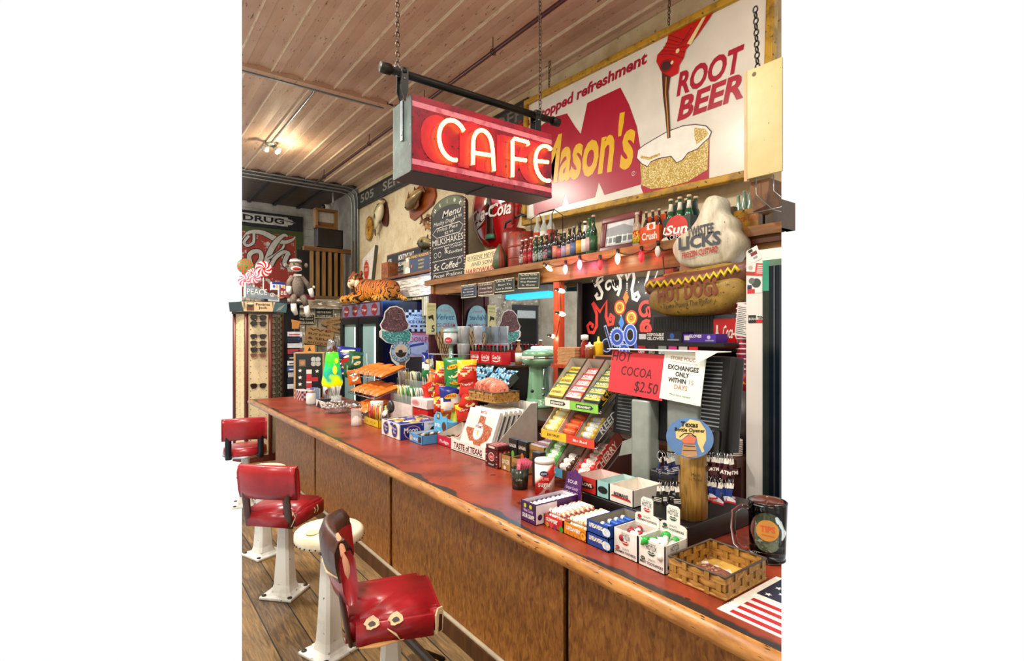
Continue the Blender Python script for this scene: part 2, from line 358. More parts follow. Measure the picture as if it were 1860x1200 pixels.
# ================================================================ the bar counter
OAK=wood('653a12','955d22','b27a34',axis='Z',sc_=15,stretch=2.6,r=.55,bump=.06,detail=9)
OAKD=wood('3a1d08','5a3413',axis='Z',sc_=5,stretch=10,r=.4)
RAIL=patchy('b98040','8f5a24','2a1608',6,.4,.62,22,.63,r=.35,stretch=(6,1,6),bump=.1)
def top_mat():
    mat,nt,b=newm('counter_linoleum'); t=nd(nt,'ShaderNodeTexCoord'); sp=nd(nt,'ShaderNodeSeparateXYZ'); nt.links.new(t.outputs['Object'],sp.inputs[0])
    n=nd(nt,'ShaderNodeTexNoise'); n.inputs['Scale'].default_value=4; n.inputs['Detail'].default_value=8; n.inputs['Roughness'].default_value=.65; nt.links.new(t.outputs['Object'],n.inputs[0])
    base=ramp(nt,[(.3,'54180e'),(.46,'80301c'),(.6,'923a24'),(.75,'a44c34')],n.outputs[0])
    # bare dark wood where the linoleum is worn off along the front
    ed=nd(nt,'ShaderNodeMapRange'); ed.inputs[1].default_value=1.27; ed.inputs[2].default_value=1.36; ed.inputs[3].default_value=.34; ed.inputs[4].default_value=-.2; nt.links.new(sp.outputs[0],ed.inputs[0])
    ad=nd(nt,'ShaderNodeMath',operation='ADD'); nt.links.new(ed.outputs[0],ad.inputs[0]); n2=nd(nt,'ShaderNodeTexNoise'); n2.inputs['Scale'].default_value=5; n2.inputs['Detail'].default_value=5
    mp=nd(nt,'ShaderNodeMapping'); mp.inputs['Scale'].default_value=(1.5,.8,1); nt.links.new(t.outputs['Object'],mp.inputs[0]); nt.links.new(mp.outputs[0],n2.inputs[0]); nt.links.new(n2.outputs[0],ad.inputs[1])
    f=ramp(nt,[(.60,(0,0,0,1)),(.68,(1,1,1,1))],ad.outputs[0])
    mx=nd(nt,'ShaderNodeMixRGB'); nt.links.new(f.outputs[0],mx.inputs[0]); nt.links.new(base.outputs[0],mx.inputs[1]); mx.inputs[2].default_value=rgb('2a2220')
    q=nd(nt,'ShaderNodeTexNoise'); q.inputs['Scale'].default_value=16; q.inputs['Detail'].default_value=6; nt.links.new(t.outputs['Object'],q.inputs[0])
    sc2=ramp(nt,[(.66,(0,0,0,1)),(.70,(1,1,1,1))],q.outputs[0]); m2=nd(nt,'ShaderNodeMixRGB'); nt.links.new(sc2.outputs[0],m2.inputs[0]); nt.links.new(mx.outputs[0],m2.inputs[1]); m2.inputs[2].default_value=rgb('3a1511')
    nt.links.new(m2.outputs[0],b.inputs['Base Color']); b.inputs['Roughness'].default_value=.34
    bp=nd(nt,'ShaderNodeBump'); bp.inputs['Strength'].default_value=.08; bp.inputs['Distance'].default_value=.01; nt.links.new(n.outputs[0],bp.inputs['Height']); nt.links.new(bp.outputs[0],b.inputs['Normal'])
    return mat
CE=6.72; C0=.1
ctr=thing('bar_counter','long red topped bar counter with oak panelled front and rounded wooden edge','counter',(0,0,0))
clip(B().bx(1.265,2.2,C0,CE,CT-.035,CT,top_mat()).build('countertop',ctr),False,True)
b=B(); pr=[(1.27,CT+.004),(1.252,CT+.002),(1.24,CT-.012),(1.236,CT-.026),(1.242,CT-.042),(1.256,CT-.05),(1.29,CT-.05)]
b.add([(x,y,z) for y in (C0,CE) for x,z in pr],[(i+1,i,7+i,8+i) for i in range(6)]+[tuple(range(7)),tuple(range(13,6,-1))],RAIL,True)
clip(b.build('edge_rail',ctr),False,True)
ys=[at(p,900,X=1.44).y for p in (573,711,1029)]; ends=[6.3]+ys+[C0]
for i in range(4):
    b=B(); y1,y0=ends[i],ends[i+1]; b.bx(1.44,1.47,y0+.018,y1-.012,.09,CT-.035,OAK); b.bx(1.433,1.44,y0+.012,y0+.10,.09,CT-.035,OAK)
    clip(b.build('front_panel',ctr),False,True)
b=B(); b.bx(1.455,2.12,C0,6.3,0.0,CT-.036,m('1a0f07')); clip(b.build('carcass',ctr),False,True)
b=B(); b.bx(1.415,1.445,C0,6.3,0,.085,OAKD); b.cyl((1.43,C0,.092),(1.43,6.3,.092),.012,m('b3a58c',.4),n=8); clip(b.build('kick_board',ctr),False,True)
for y in ys+[6.25]:
    b=B(); o_=[(1.44,CT-.05),(1.30,CT-.05),(1.295,CT-.065),(1.33,CT-.085),(1.40,CT-.12),(1.425,CT-.155),(1.44,CT-.17)]
    n=len(o_); vs=[(x,yy,z) for yy in (y+.01,y+.065) for x,z in o_]; b.add(vs,[tuple(range(n)),tuple(range(2*n-1,n-1,-1))]+[(i,n+i,n+(i+1)%n,(i+1)%n) for i in range(n)],m('2a1209',.35)); b.build('corbel',ctr)
b=B(); b.tube([(1.16,.3,.1),(1.16,2.45,.1)],.022,m('5b5a58',.3,.9),n=10)
for y in (.5,1.4,2.3): b.cyl((1.16,y,.1),(1.3,y,.0),.012,DARKM,n=8)
o=b.build('foot_rail'); tag(o,'dark steel tube foot rail running low along the counter front','foot rail'); clip(o,False,True)
# ================================================================ things hung from the ceiling
def chain_mesh(L,mt,lk=.036,r=.0038,wd=.0095):
    b=B(); n=int(L/(lk*.72)); 
    for i in range(n):
        z=-i*lk*.72-lk/2; pts=[]
        for k in range(10):
            a=2*PI*k/10; u=wd*math.cos(a); v=(lk/2-.004)*math.sin(a); pts.append((u,0,z+v) if i%2==0 else (0,u,z+v))
        b.tube(pts,r,mt,n=5,closed=True)
    return b
RUST=patchy('3b332c','6a5340',None,30,.4,.6,r=.5,metal=.6)
# --- the neon cafe sign
SY=2.5; xl=1.225; xr=2.168; zb,zt=2.438,2.825; sd=.225
sg=thing('neon_sign','red CAFE neon sign in a green tin box hung from a black pipe','sign',((xl+xr)/2,SY,zb))
W2=(xr-xl)/2; HH=zt-zb
GTIN=patchy('3d524c','2a3833','5d7068',8,.4,.6,40,.66,r=.5,metal=.2)
b=B(); b.bx(-W2,W2,0,sd,0,HH,GTIN); b.bx(-W2-.004,W2+.004,-.006,.012,-.004,.012,GTIN); b.bx(-W2,W2,.0,sd-.002,-.006,0,m('2e2622',.5)); b.bx(-.01,.01,0,sd,-.01,-.006,BLACK)
b.build('cabinet',sg)
FACE=patchy('a50f2c','551029','1d0a14',4,.42,.66,45,.64,r=.4)
b=B(); b.rect(-W2,W2,0,HH,-.007,FACE); PK=patchy('d97f93','b4566f',None,14,.5,.62,r=.5)
b.rect(-W2,W2,.028,.056,-.008,PK); b.rect(-W2,W2,HH-.062,HH-.034,-.008,PK)
b.build('face_panel',sg)
PL=m('c42433',.4)
lets=[('C',-.285),('A',-.085),('F',.12),('E',.335)]
for ch,lx in lets:
    b=B()
    if ch=='C': b.line([(lx-.035+.078*math.cos(R(t))*1.0,.185+.10*math.sin(R(t))) for t in range(55,312,12)],.055,-.009,PL)
    elif ch=='A':
        b.line([(lx-.08,.07)]+[(lx-.025+.055*math.cos(R(t))*1.0,.235+.07*math.sin(R(t))) for t in range(180,-1,-18)]+[(lx+.03,.07)],.05,-.009,PL); b.line([(lx-.06,.155),(lx+.02,.155)],.04,-.0092,PL); b.bx(lx-.115,lx-.045,-.011,-.009,.065,.085,PL); b.bx(lx+.0,lx+.06,-.011,-.009,.065,.085,PL)
    elif ch=='F': b.line([(lx-.035,.07),(lx-.035,.295)],.055,-.009,PL); b.line([(lx-.04,.285),(lx+.07,.285)],.035,-.0092,PL); b.line([(lx-.03,.185),(lx+.04,.185)],.035,-.0092,PL); b.bx(lx-.07,lx,-.011,-.009,.06,.08,PL)
    else: b.line([(lx-.02+.075*math.cos(R(t)),.185+.10*math.sin(R(t))) for t in range(60,305,12)],.055,-.009,PL); b.line([(lx-.05,.19),(lx+.03,.19)],.04,-.0092,PL)
    b.build('painted_letter',sg)
NEON=glow('ff8a38',4.2)
NEON=bpy.data.materials.new('neon_tube'); NEON.use_nodes=True
q=NEON.node_tree.nodes['Principled BSDF']; q.inputs['Base Color'].default_value=rgb('fff0c0'); q.inputs['Emission Color'].default_value=(1,.45,.09,1); q.inputs['Emission Strength'].default_value=7
NY=-.034
def arc(cx,cz,rx,rz,a0,a1,n=16): return [(cx+rx*math.cos(R(a0+(a1-a0)*i/n)),NY,cz+rz*math.sin(R(a0+(a1-a0)*i/n))) for i in range(n+1)]
def tubes(*ps):
    b=B()
    for p in ps:
        b.tube(p,.0112,NEON,n=8)
        for e in (p[0],p[-1]): b.cyl(e,(e[0],-.006,e[2]),.006,m('e8d8c8',.2),n=6)
    b.build('neon_tube',sg)
tubes(arc(-.245,.19,.085,.105,38,285))
tubes([(-.12,NY,.085),(-.118,NY,.2)]+arc(-.055,.2,.063,.085,180,0)+[(.01,NY,.2),(.02,NY,.075)],[(-.117,NY,.15),(-.005,NY,.157)])
tubes([(.15,NY,.065),(.152,NY,.16),(.15,NY,.27),(.165,NY,.288),(.262,NY,.288),(.268,NY,.272)],[(.155,NY,.17),(.25,NY,.178)])
tubes(arc(.405,.19,.085,.105,62,290),[(.325,NY,.19),(.42,NY,.2)])
for s in (-1,1):
    b=B(); xx=s*(W2+.003) if s<0 else W2-.04; py=.1; ph=2.962-zb
    if s<0: b.bx(xx-.004,xx,.09,.12,HH-.21,HH+.0,STEEL); b.cyl((xx-.006,.105,HH-.18),(xx,.105,HH-.18),.006,STEEL,n=8)
    b.prism([(xx-.018,ph+.03),(xx-.022,ph-.09),(xx,HH-.01),(xx+.02,ph-.09),(xx+.022,ph+.03)],py-.03,py-.024,DARKM); b.prism([(xx-.018,ph+.03),(xx-.02,ph-.09),(xx,HH-.01),(xx+.02,ph-.09),(xx+.022,ph+.03)],py+.024,py+.03,DARKM); b.tube([(xx,py+.03*math.cos(t),ph+.03*math.sin(t)) for t in [PI*i/8 for i in range(9)]],.012,DARKM,n=6)
    b.cyl((xx,py-.035,ph-.03),(xx,py+.035,ph-.03),.005,STEEL,n=6)
    b.build('hanging_strap',sg)
pole=thing('pipe','black iron pipe with capped ends carrying the neon cafe sign','pipe',(1.11,2.6,2.968))
b=B(); b.cyl((0,0,0),(1.2,0,0),.021,m('1b1614',.45,.6)); b.build('pole',pole)
for xx in (0,1.165): B().cyl((xx-.01,0,0),(xx+.045,0,0),.028,m('2a2522',.5,.6)).build('end_cap',pole)
L1=CEIL-2.99
ch0=thing('hanging_chain','rusty chain holding the left end of the sign pipe','chain',(1.195,2.6,CEIL-.015)); chain_mesh(L1+.005,RUST).build('links',ch0)
b=B(); b.tube([(.016*math.cos(2*PI*i/10),0,-L1-.0+.03*math.sin(2*PI*i/10)) for i in range(10)],.005,STEEL,n=6,closed=True); b.build('shackle',ch0)
c1=dup(ch0,loc=(2.165,2.6,CEIL-.015),label='rusty chain holding the right end of the sign pipe beside the root beer sign')
# --- sprinkler pipe, conduit and flood light
b=B(); MAR=m('4a1418',.4,.2); pz=4.0; px0=at(985,0,Z=pz).x; b.tube([(2.60,-.5,pz),(2.60,8.75,pz)],.018,MAR,n=10)
sp=thing('sprinkler_pipe','dark maroon sprinkler pipe running along the boarded ceiling','pipe',(0,0,0)); clip(b.build('pipe_run',sp),False,True)
for y in (3.75,5.0,6.5,8.3):
    b=B(); b.cyl((2.60,y,pz),(2.60,y,CEIL),.004,DARKM,n=6); b.tube([(2.60+.026*math.cos(2*PI*i/10),y,pz+.026*math.sin(2*PI*i/10)) for i in range(10)],.004,DARKM,n=5,closed=True); b.build('hanger',sp)
lp=at(492,268,Z=CEIL-.07)
fl=thing('flood_light','twin flood lamp fixture on the boarded ceiling above the tiger','lamp',(lp.x,lp.y,CEIL-.02))
B().lathe([(.075,.02),(.075,-.015),(.05,-.03),(0,-.032)],m('9aa09c',.4,.5),n=20).build('base',fl)
for s,on in ((-1,0),(1,1)):
    b=B(); p=Vector((s*.03,0,-.03)); q2=Vector((s*.085,-.05,-.1)); b.cyl(p,p+(q2-p)*.4,.016,m('8f9590',.4,.5),n=10); d=(q2-p).normalized(); M_=d.to_track_quat('Z','Y').to_matrix().to_4x4()
    b.lathe([(.018,.02),(.03,.045),(.048,.085),(.05,.095)],m('b8bcb6',.3,.4),c=p,M=M_,n=16); b.lathe([(.047,.094),(.03,.108),(0,.112)],glow('fff1cf',14) if on else m('e8ebe4',.2),c=p,M=M_,n=16); b.build('lamp_head',fl)
point('flood_lamp_glow',(lp.x+.13,lp.y-.12,CEIL-.26),20,(1,.86,.58),.05)
GALV=m('8d9598',.35,.7)
b=B(); cy=5.59; b.tube([(lp.x,lp.y,CEIL-.02),(lp.x,cy+.12,CEIL-.02),(lp.x-.01,cy+.04,CEIL-.022),(lp.x-.08,cy+.0,CEIL-.025),(lp.x-1.2,cy,CEIL-.03)],.011,GALV,n=8)
o=b.build('conduit_pipe'); tag(o,'thin galvanised conduit bending along the ceiling to the flood lamp','conduit'); clip(o,True,False)
for k,(dz,dy,lab) in enumerate(((-.05,0,'topmost galvanised conduit rounding the ceiling corner by the balcony'),(-.09,.04,'middle galvanised conduit rounding the ceiling corner by the balcony'),(-.13,.09,'lowest galvanised conduit rounding the ceiling corner by the balcony'))):
    b=B(); yy=8.93+dy; zz=CEIL+dz; xx=WX-.03-k*.035; b.tube([(.5,yy,zz),(xx-.2,yy,zz),(xx-.08,yy,zz-.02),(xx-.02,yy,zz-.08),(xx,yy,zz-.2),(xx,yy,2.05)],.016,GALV,n=8)
    o=b.build('conduit_pipe'); tag(o,lab,'conduit'); clip(o,True,False)
b=B(); p=at(600,378,Y=9.6); cm=thing('security_camera','small white dome security camera under the dark ceiling','camera',(p.x,9.6,p.z)); b.cyl((0,0,.02),(.05,.0,.1),.012,m('d8dbdc')); b.cyl((.05,0,.1),(.05,0,CEIL-p.z-.005),.012,m('d8dbdc')); b.cyl((0,.0,.02),(-.12,-.03,0),.045,m('e4e6e6'),r2=.05); b.build('body',cm); B().ell((-.13,-.035,0),.045,BLACK).build('lens',cm)
# ================================================================ the long wall above the back bar
X0=WX-.045
# --- root beer sign
MX=3.27; 
A=at(957,208,X=MX); yl=A.y; yr=at(1387,100,X=MX).y; ztl=A.z; zbl=at(957,400,X=MX).z; zrt=at(1300,3,X=MX).z; zrb=at(1353,312,X=MX).z
Wm=yl-yr; Hm=((zrt-zrb)+(ztl-zbl))/2; zlow=(zbl+zrb)/2-.0
ms=thing('root_beer_sign','large white and red tin root beer sign in a yellow frame','sign',(MX,(yl+yr)/2,zlow)); ms.rotation_euler=(R(3),R(0),FX); ms.rotation_euler=Euler((0,math.atan2(zbl-zrb,Wm),FX),'XYZ')
w2=Wm/2; TIN=m('dcd8cc',.22,0,.06,5); RED=m('a81430',.25,0,.06,6); YEL=m('e0b010',.3,0,.05); GOLDF=patchy('b98d14','7a5a10','3a2c0c',10,.45,.65,30,.64,r=.5)
b=B(); b.bx(-w2,w2,0,.02,0,Hm,TIN)
L=lambda x:-w2+x*Wm   # 0..1 across
H=lambda z:z*Hm       # 0..1 up
e=-.0015
# artwork measured off the sign
mc=(yl+yr)/2; ta=math.atan2(zbl-zrb,Wm)
def SP(px,py):
    p=at(px,py,X=MX); x=mc-p.y; z=p.z-zlow; return (x*math.cos(ta)-z*math.sin(ta),x*math.sin(ta)+z*math.cos(ta))
def SPs(*q): return [SP(*p) for p in q]
def line_text(t,p0,p1,cap,mt,bold=.03,shear=.15,y=-.003,res=3):
    a,c=SP(*p0),SP(*p1); b.text(t,a[0],a[1],cap*Hm,mt,y=y,w=math.hypot(c[0]-a[0],c[1]-a[1]),bold=bold,shear=shear,al='LEFT',rot=math.atan2(c[1]-a[1],c[0]-a[0]),res=res)
b.poly(SPs((970,392),(964,300),(972,240),(983,228),(1002,214),(1030,206),(1045,230),(1055,243),(1067,187),(1127,159),(1143,190),(1157,230),(1163,267),(1164,335),(1098,354),(1088,331),(1081,358),(1033,371),(1027,352),(1021,374)),e,RED)
line_text("Mason's",(981,334),(1150,300),.36,YEL,.03,.10)
line_text('foam-topped refreshment',(941,238),(1176,113),.078,RED,.03,.15)
line_text('ROOT',(1229,174),(1352,124),.135,RED,.035,.22); line_text('BEER',(1230,219),(1350,175),.135,RED,.035,.22)
q=SP(1151,315); b.text('R',q[0],q[1]-.008,.016,TIN,y=-.003); b.ring(q[0],q[1],.015,.018,-.003,TIN)
BR=m('4a1208',.35); FO=m('e9e6dc',.3,0,.05)
def speck():
    mat,nt,bb=newm('speckled_root_beer'); n=nd(nt,'ShaderNodeTexNoise'); n.inputs['Scale'].default_value=140; n.inputs['Detail'].default_value=1; nt.links.new(coord(nt),n.inputs[0]); nt.links.new(ramp(nt,[(.46,'b08f2c'),(.54,'e2d49a')],n.outputs[0],'CONSTANT').outputs[0],bb.inputs['Base Color']); bb.inputs['Roughness'].default_value=.25; return mat
SPK=speck()
b.poly(SPs((1163,290),(1165,341),(1171,357),(1288,326),(1289,250)),-.003,RED)
b.poly(SPs((1163,287),(1166,336),(1183,343),(1213,340),(1250,330),(1286,308),(1288,245)),-.0045,SPK)
foam=SPs((1158,287),(1160,273),(1170,265),(1190,253),(1213,240),(1240,230),(1263,227),(1283,230),(1292,240),(1288,250),(1280,257),(1267,270),(1250,277),(1240,290),(1230,295),(1220,283),(1197,287),(1183,293),(1177,302),(1167,297))
b.line(foam,.014,-.0052,BR,closed=True); b.poly(foam,-.0055,FO); b.poly(SPs((1262,232),(1282,234),(1288,243),(1278,254),(1266,262),(1262,248)),-.006,SPK); b.line(SPs((1165,285),(1180,288),(1200,280)),.02,-.006,SPK)
b.poly(SPs((1203,130),(1220,127),(1215,167),(1217,207),(1219,250),(1213,252),(1209,207),(1205,173)),-.0062,BR); b.line(SPs((1215,250),(1213,207),(1210,170),(1211,140)),.009,-.0066,m('c8881c',.3))
RB=m('c01818',.25,0,.05); RBD=m('8a0c14',.3); HLc=m('e8d9a0',.3)
b.poly(SPs((1193,112),(1195,100),(1207,87),(1213,75),(1215,63),(1258,38),(1302,13),(1291,32),(1268,65),(1247,90),(1243,105),(1235,118),(1233,133),(1220,140),(1203,132)),-.007,RB)
q=SP(1211,120); b.disc(q[0],q[1],.062,-.0075,RBD,.045,rot=-.5); b.disc(q[0],q[1],.045,-.008,m('3a0808'),.03,rot=-.5)
for i in range(6): b.line(SPs((1198+4*i,100-7*i),(1218+5*i,98-5*i),(1242+3*i,106-11*i)),.006,-.0078,RBD)
b.poly(SPs((1249,80),(1280,28),(1288,22),(1256,82)),-.0082,HLc); q=SP(1232,93); b.disc(q[0],q[1],.016,-.0085,HLc); q=SP(1222,114); b.disc(q[0],q[1],.013,-.0085,HLc)
b.build('sign_panel',ms)
for nm,(x0,x1,z0,z1) in (('top',(-w2-.05,w2+.05,Hm,Hm+.05)),('bottom',(-w2-.05,w2+.05,-.05,0)),('left',(-w2-.05,-w2,0,Hm)),('right',(w2,w2+.05,0,Hm))):
    B().cbx(x0,x1,-.03,.03,z0,z1,GOLDF,.008).build('frame_bar',ms)
o=chain_mesh(.75,RUST,.036,.0035,.010).build('hanging_chain',ms); o.location=(-.74*w2,-.01,Hm+.80); 
o2=o.copy(); COL.objects.link(o2); o2.parent=ms; o2.location=(.38*w2,-.01,Hm+.80)
# --- long service sign
l,wd,h=span(3.35,647,352,957,381); h=.26; zc=3.73
ss=thing('service_sign','long weathered black 505 service sign high on the plaster wall','sign',(3.36,l.y,zc),FX)
b=B(); GB=patchy('3c3a38','2a2927','6b665f',8,.4,.6,40,.66,r=.6); b.cbx(-wd/2,wd/2,0,.03,0,h,GB,.008); LT=m('8f8d88',.6); b.line([(-wd/2+.03,.03),(wd/2-.03,.03),(wd/2-.03,h-.03),(-wd/2+.03,h-.03)],.012,-.001,m('15140f'),closed=True)
b.text('505   SERVICE',-wd/2+.18,.075,.13,LT,y=-.0015,w=2.35,al='LEFT',bold=.02); b.text('OFF',wd/2-.35,.07,.13,m('6f6d69',.6),y=-.0015,w=.5,bold=.02); b.build('board',ss)
# --- fish
def fish(name,label,X,px,py,L,rz,tilt,cols,plaque=None,open_=.0,hgt=.32):
    """body of length L lofted from the tail (-x) to the snout (+x)"""
    X=WX-.13*L*hgt/.32-.03 if plaque else WX-.165*L
    p=at(px,py,X=X); t=thing(name,label,'fish trophy',p,FX); t.rotation_euler=Euler((0,-tilt,FX),'XYZ')
    b=B(); st=[(-.5,.03,.05),(-.42,.045,.075),(-.30,.10,.13),(-.1,.17,.21),(.1,.2,.23),(.25,.18,.20),(.36,.14,.15),(.46,.08,.09),(.5,.03,.035)]
    vs=[];n=16
    for (u,a,c) in st:
        for j in range(n):
            an=2*PI*j/n; vs.append((u*L,-a*L*.8*math.cos(an)*hgt/.32,c*L*hgt/.32*math.sin(an)*1.0))
    fs=[(i*n+j,(i+1)*n+j,(i+1)*n+(j+1)%n,i*n+(j+1)%n) for i in range(len(st)-1) for j in range(n)]+[tuple(range(n)),tuple((len(st)-1)*n+j for j in range(n-1,-1,-1))]
    mt,nt,bb=newm('fish_skin_'+cols[0]); tc=nd(nt,'ShaderNodeTexCoord'); sx=nd(nt,'ShaderNodeSeparateXYZ'); nt.links.new(tc.outputs['Generated'],sx.inputs[0]); nz=nd(nt,'ShaderNodeTexNoise'); nz.inputs['Scale'].default_value=14; nt.links.new(tc.outputs['Object'],nz.inputs[0]); ad=nd(nt,'ShaderNodeMath',operation='MULTIPLY_ADD'); ad.inputs[1].default_value=.25; nt.links.new(nz.outputs[0],ad.inputs[0]); nt.links.new(sx.outputs[2],ad.inputs[2])
    nt.links.new(ramp(nt,[(.35,cols[2]),(.55,cols[1]),(.85,cols[0])],ad.outputs[0]).outputs[0],bb.inputs['Base Color']); bb.inputs['Roughness'].default_value=.25
    b.add(vs,fs,mt,True); b.build('body',t)
    fin=m(cols[3],.35,0,.2)
    b=B(); b.prism([(-.47*L,.03*L),(-.66*L,.19*L),(-.60*L,0),(-.66*L,-.17*L),(-.47*L,-.04*L)],-.008,.008,fin); b.build('tail_fin',t)
    b=B(); b.prism([(-.25*L,.15*L),(-.2*L,.30*L),(.0,.31*L),(.12*L,.22*L)],-.006,.006,fin); b.build('dorsal_fin',t)
    b=B(); b.prism([(.08*L,-.05*L),(-.10*L,-.16*L),(-.02*L,-.02*L)],-.17*L,-.16*L,fin); b.build('side_fin',t); b=B(); b.prism([(-.05*L,-.19*L),(-.14*L,-.31*L),(-.2*L,-.16*L)],-.005,.005,fin); b.build('belly_fin',t)
    b=B(); b.ell((.37*L,-.105*L,.05*L),.022*L,m('111111',.1),8,6); b.build('eye',t)
    if open_:
        b=B(); b.lathe([(.0,0),(.08*L,.0),(.11*L,.06*L),(.12*L,.10*L),(.10*L,.10*L),(.07*L,.03*L)],m('d9c7a2',.3),c=(.46*L,0,0),M=Matrix.Rotation(R(80),4,'Y'),n=14); b.build('mouth',t)
    if plaque: 
        b=B(); b.T=Matrix.Translation((plaque[0],.13*L*hgt/.32,plaque[1]))@Matrix.Rotation(plaque[4],4,'Y'); k=12
        if plaque[5]=='oval': b.prism([(plaque[2]*math.cos(2*PI*i/20),plaque[3]*math.sin(2*PI*i/20)) for i in range(20)],0,.03,m('4a1a0c',.3))
        else:
            a,c=plaque[2],plaque[3]; b.prism([(-a,-c*.6),(-a*.75,-c),(a*.75,-c),(a,-c*.6),(a,c*.6),(a*.75,c),(-a*.75,c),(-a,c*.6)],0,.03,wood('6b2c08','9a4a12',axis='X',r=.3))
        b.build('plaque',t)
    return t
fish('mounted_fish','mounted green bass curling upwards with a wide open mouth',3.2,687,392,.46,0,R(55),('5d5f3c','a29a68','e2d8b2','4e4630'),(.08,-.02,.13,.25,R(30),'oval'),1)
fish('mounted_fish','mounted tan fish on a wide wooden plaque below the neon sign',3.24,752,362,.50,0,R(200),('5f4a24','9a7a3e','d5bd80','6e3c14'),(-.08,.03,.38,.2,R(-172),'oct'))
fish('mounted_fish','brown mounted fish with raised tail left of the menu board, upper one',3.24,778,405,.36,0,R(-20),('4a2c12','8a5a20','b88a44','6b3f14'))
fish('mounted_fish','dark olive mounted fish with open jaw just above the raisin sign',3.24,772,442,.40,0,R(168),('2c2616','57502e','a89a68','3a2c16'))
# --- round things at the corner
p=at(663,414,X=3.3); b=B(); b.prism([(.12*math.cos(2*PI*i/24),.19*math.sin(2*PI*i/24)) for i in range(24)],0,.03,patchy('a2641a','c99a1c','5a2a10',6,.4,.6,18,.6,r=.35)); b.ring(0,0,.02,.028,-.002,m('5a2a10'),e=1.4); b.ring(0,0,.145,.16,-.002,m('7d4a14'),e=1.25)
o=b.build('plate',loc=(WX-.035,p.y,p.z),rz=FX); tag(o,'oval amber and yellow glazed platter hung at the wall corner','plate')
l,wd,h=span(3.2,648,437,697,512); t=thing('cooler_lid','white tapered board with a red disc standing behind the tiger','board',(WX-.06,at(668,510,X=3.34).y,at(668,518,X=3.34).z),FX)
b=B(); b.prism([(-.30,0),(.12,0),(.30,.60),(-.10,.50),(-.22,.36)][:0] or [(-.26,.0),(.13,.0),(.30,.62),(-.22,.45)],-.0,.05,m('e6e2d4',.5),m('57534c')); b.build('board',t)
b=B(); b.disc(-.06,.25,.105,-.002,m('c2391f'),.15); b.ring(-.06,.25,.118,.124,-.0025,m('c2391f'),e=1.4); b.text('XXX',-.06,.235,.05,m('f0e0c8'),y=-.003,w=.13,bold=.02); b.text('MALTED',-.06,.32,.018,m('f0e0c8'),y=-.003,w=.12); b.build('emblem',t)
# --- ledge with things on it
p0=at(672,513,X=3.1); p1=at(783,488,X=3.1)
DIST=patchy('e4e0d4','a89f8c','6a6152',6,.5,.62,20,.66,r=.65,stretch=(4,1,8))
lz=at(720,503,X=3.12).z
sh=thing('wall_ledge','weathered white plank ledge with brown top board on plaster wall','shelf',(0,0,0))
b=B(); b.bx(3.04,WX,5.42,7.15,lz-.025,lz,wood('5c3416','8a5426',axis='Y')); b.build('top_board',sh)
b=B()
for i in range(2): b.bx(3.10,WX,5.42,7.15,lz-.03-.135*(i+1),lz-.03-.135*i-.006,DIST)
b.build('plank',sh)
b=B(); 
for i in range(34): b.bx(3.12,WX,5.42+.051*i,5.46+.051*i,max(lz-.55,2.03) if 5.42+.051*i>6.05 else lz-.55,lz-.31,m('d9d2a8' if i%3 else 'b9b08a'))
b.build('slat_panel',sh)
l,wd,h=span(3.22,687,434,748,500)
sa=thing('salt_sign','slanted black and white salt sign leaning over the ledge','sign',(3.335,l.y,lz+.002),FX); sa.rotation_euler=Euler((R(-4),R(-0),FX),'XYZ'); W2,H2=wd/2,.42
b=B(); b.bx(-W2,W2,0,.02,0,H2,m('23201e')); b.line([(-W2+.01,.01),(W2-.01,.01),(W2-.01,H2-.01),(-W2+.01,H2-.01)],.02,-.001,m('6d4a3c'),closed=True)
b.rect(-W2+.03,W2-.03,.02,.10,-.001,m('d9d4cc')); b.text('WE SELL',-W2+.12,H2-.12,.045,PAPER,y=-.002,w=.13,bold=.02); b.text("MORTON'S SALT",.1,H2-.125,.075,PAPER,y=-.002,w=.5,bold=.02); b.text('BOXES-BARRELS-BAGS-PACKAGES',0,H2-.21,.05,PAPER,y=-.002,w=wd-.1,bold=.02); b.text('THE BEST QUALITY FOR USE',0,H2-.285,.04,PAPER,y=-.002,w=wd-.2,bold=.01); b.text('FREE OF BITTER',0,.035,.045,m('b5322a'),y=-.002,w=wd-.16,bold=.02); b.build('board',sa)
p=at(703,500,X=3.12); o=B().cbx(-.11,.11,-.06,.1,0,.23,patchy('8a4a20','a3652f','5a2a12',14,.4,.6,40,.6)).text('EAGLE',0,.13,.035,m('5a2410'),y=-.0605,w=.16).text('SPICES',0,.06,.03,m('5a2410'),y=-.0605,w=.14).build('tin_box',loc=(3.14,p.y,lz),rz=FX); tag(o,'square rust brown lettered tin standing on the wall ledge','tin')
p=at(728,496,X=3.12); j=thing('jar','cloudy glass jar with black lid behind the raisin sign','jar',(3.2,p.y-.06,lz)); B().lathe([(0,0),(.06,0),(.065,.02),(.065,.16),(.05,.185),(.05,.2)],glass('b9c4b8',.2,alpha=.75)).build('body',j); B().lathe([(.085,.2),(.085,.215),(.055,.22),(.05,.26),(0,.265)],m('34342e')).build('lid',j)
l,wd,h=span(3.08,732,462,781,498)
ra=thing('raisin_sign','blue and cream tin raisin sign with a chef on the wall ledge','sign',(3.09,l.y,lz),FX); W2=wd/2; H2=.235
b=B(); b.bx(-W2,W2,0,.04,0,H2,m('5a4632')); b.rect(-W2,W2,.0,H2,-.001,m('3b4a66')); b.rect(-W2,-W2+.17,0,H2,-.002,m('a9b39a')); b.rect(-W2,W2,H2-.055,H2,-.0025,m('4a463a')); b.text('SUN-MAID RAISINS',.0,H2-.045,.032,m('e8a860'),y=-.003,w=wd-.1,bold=.02)
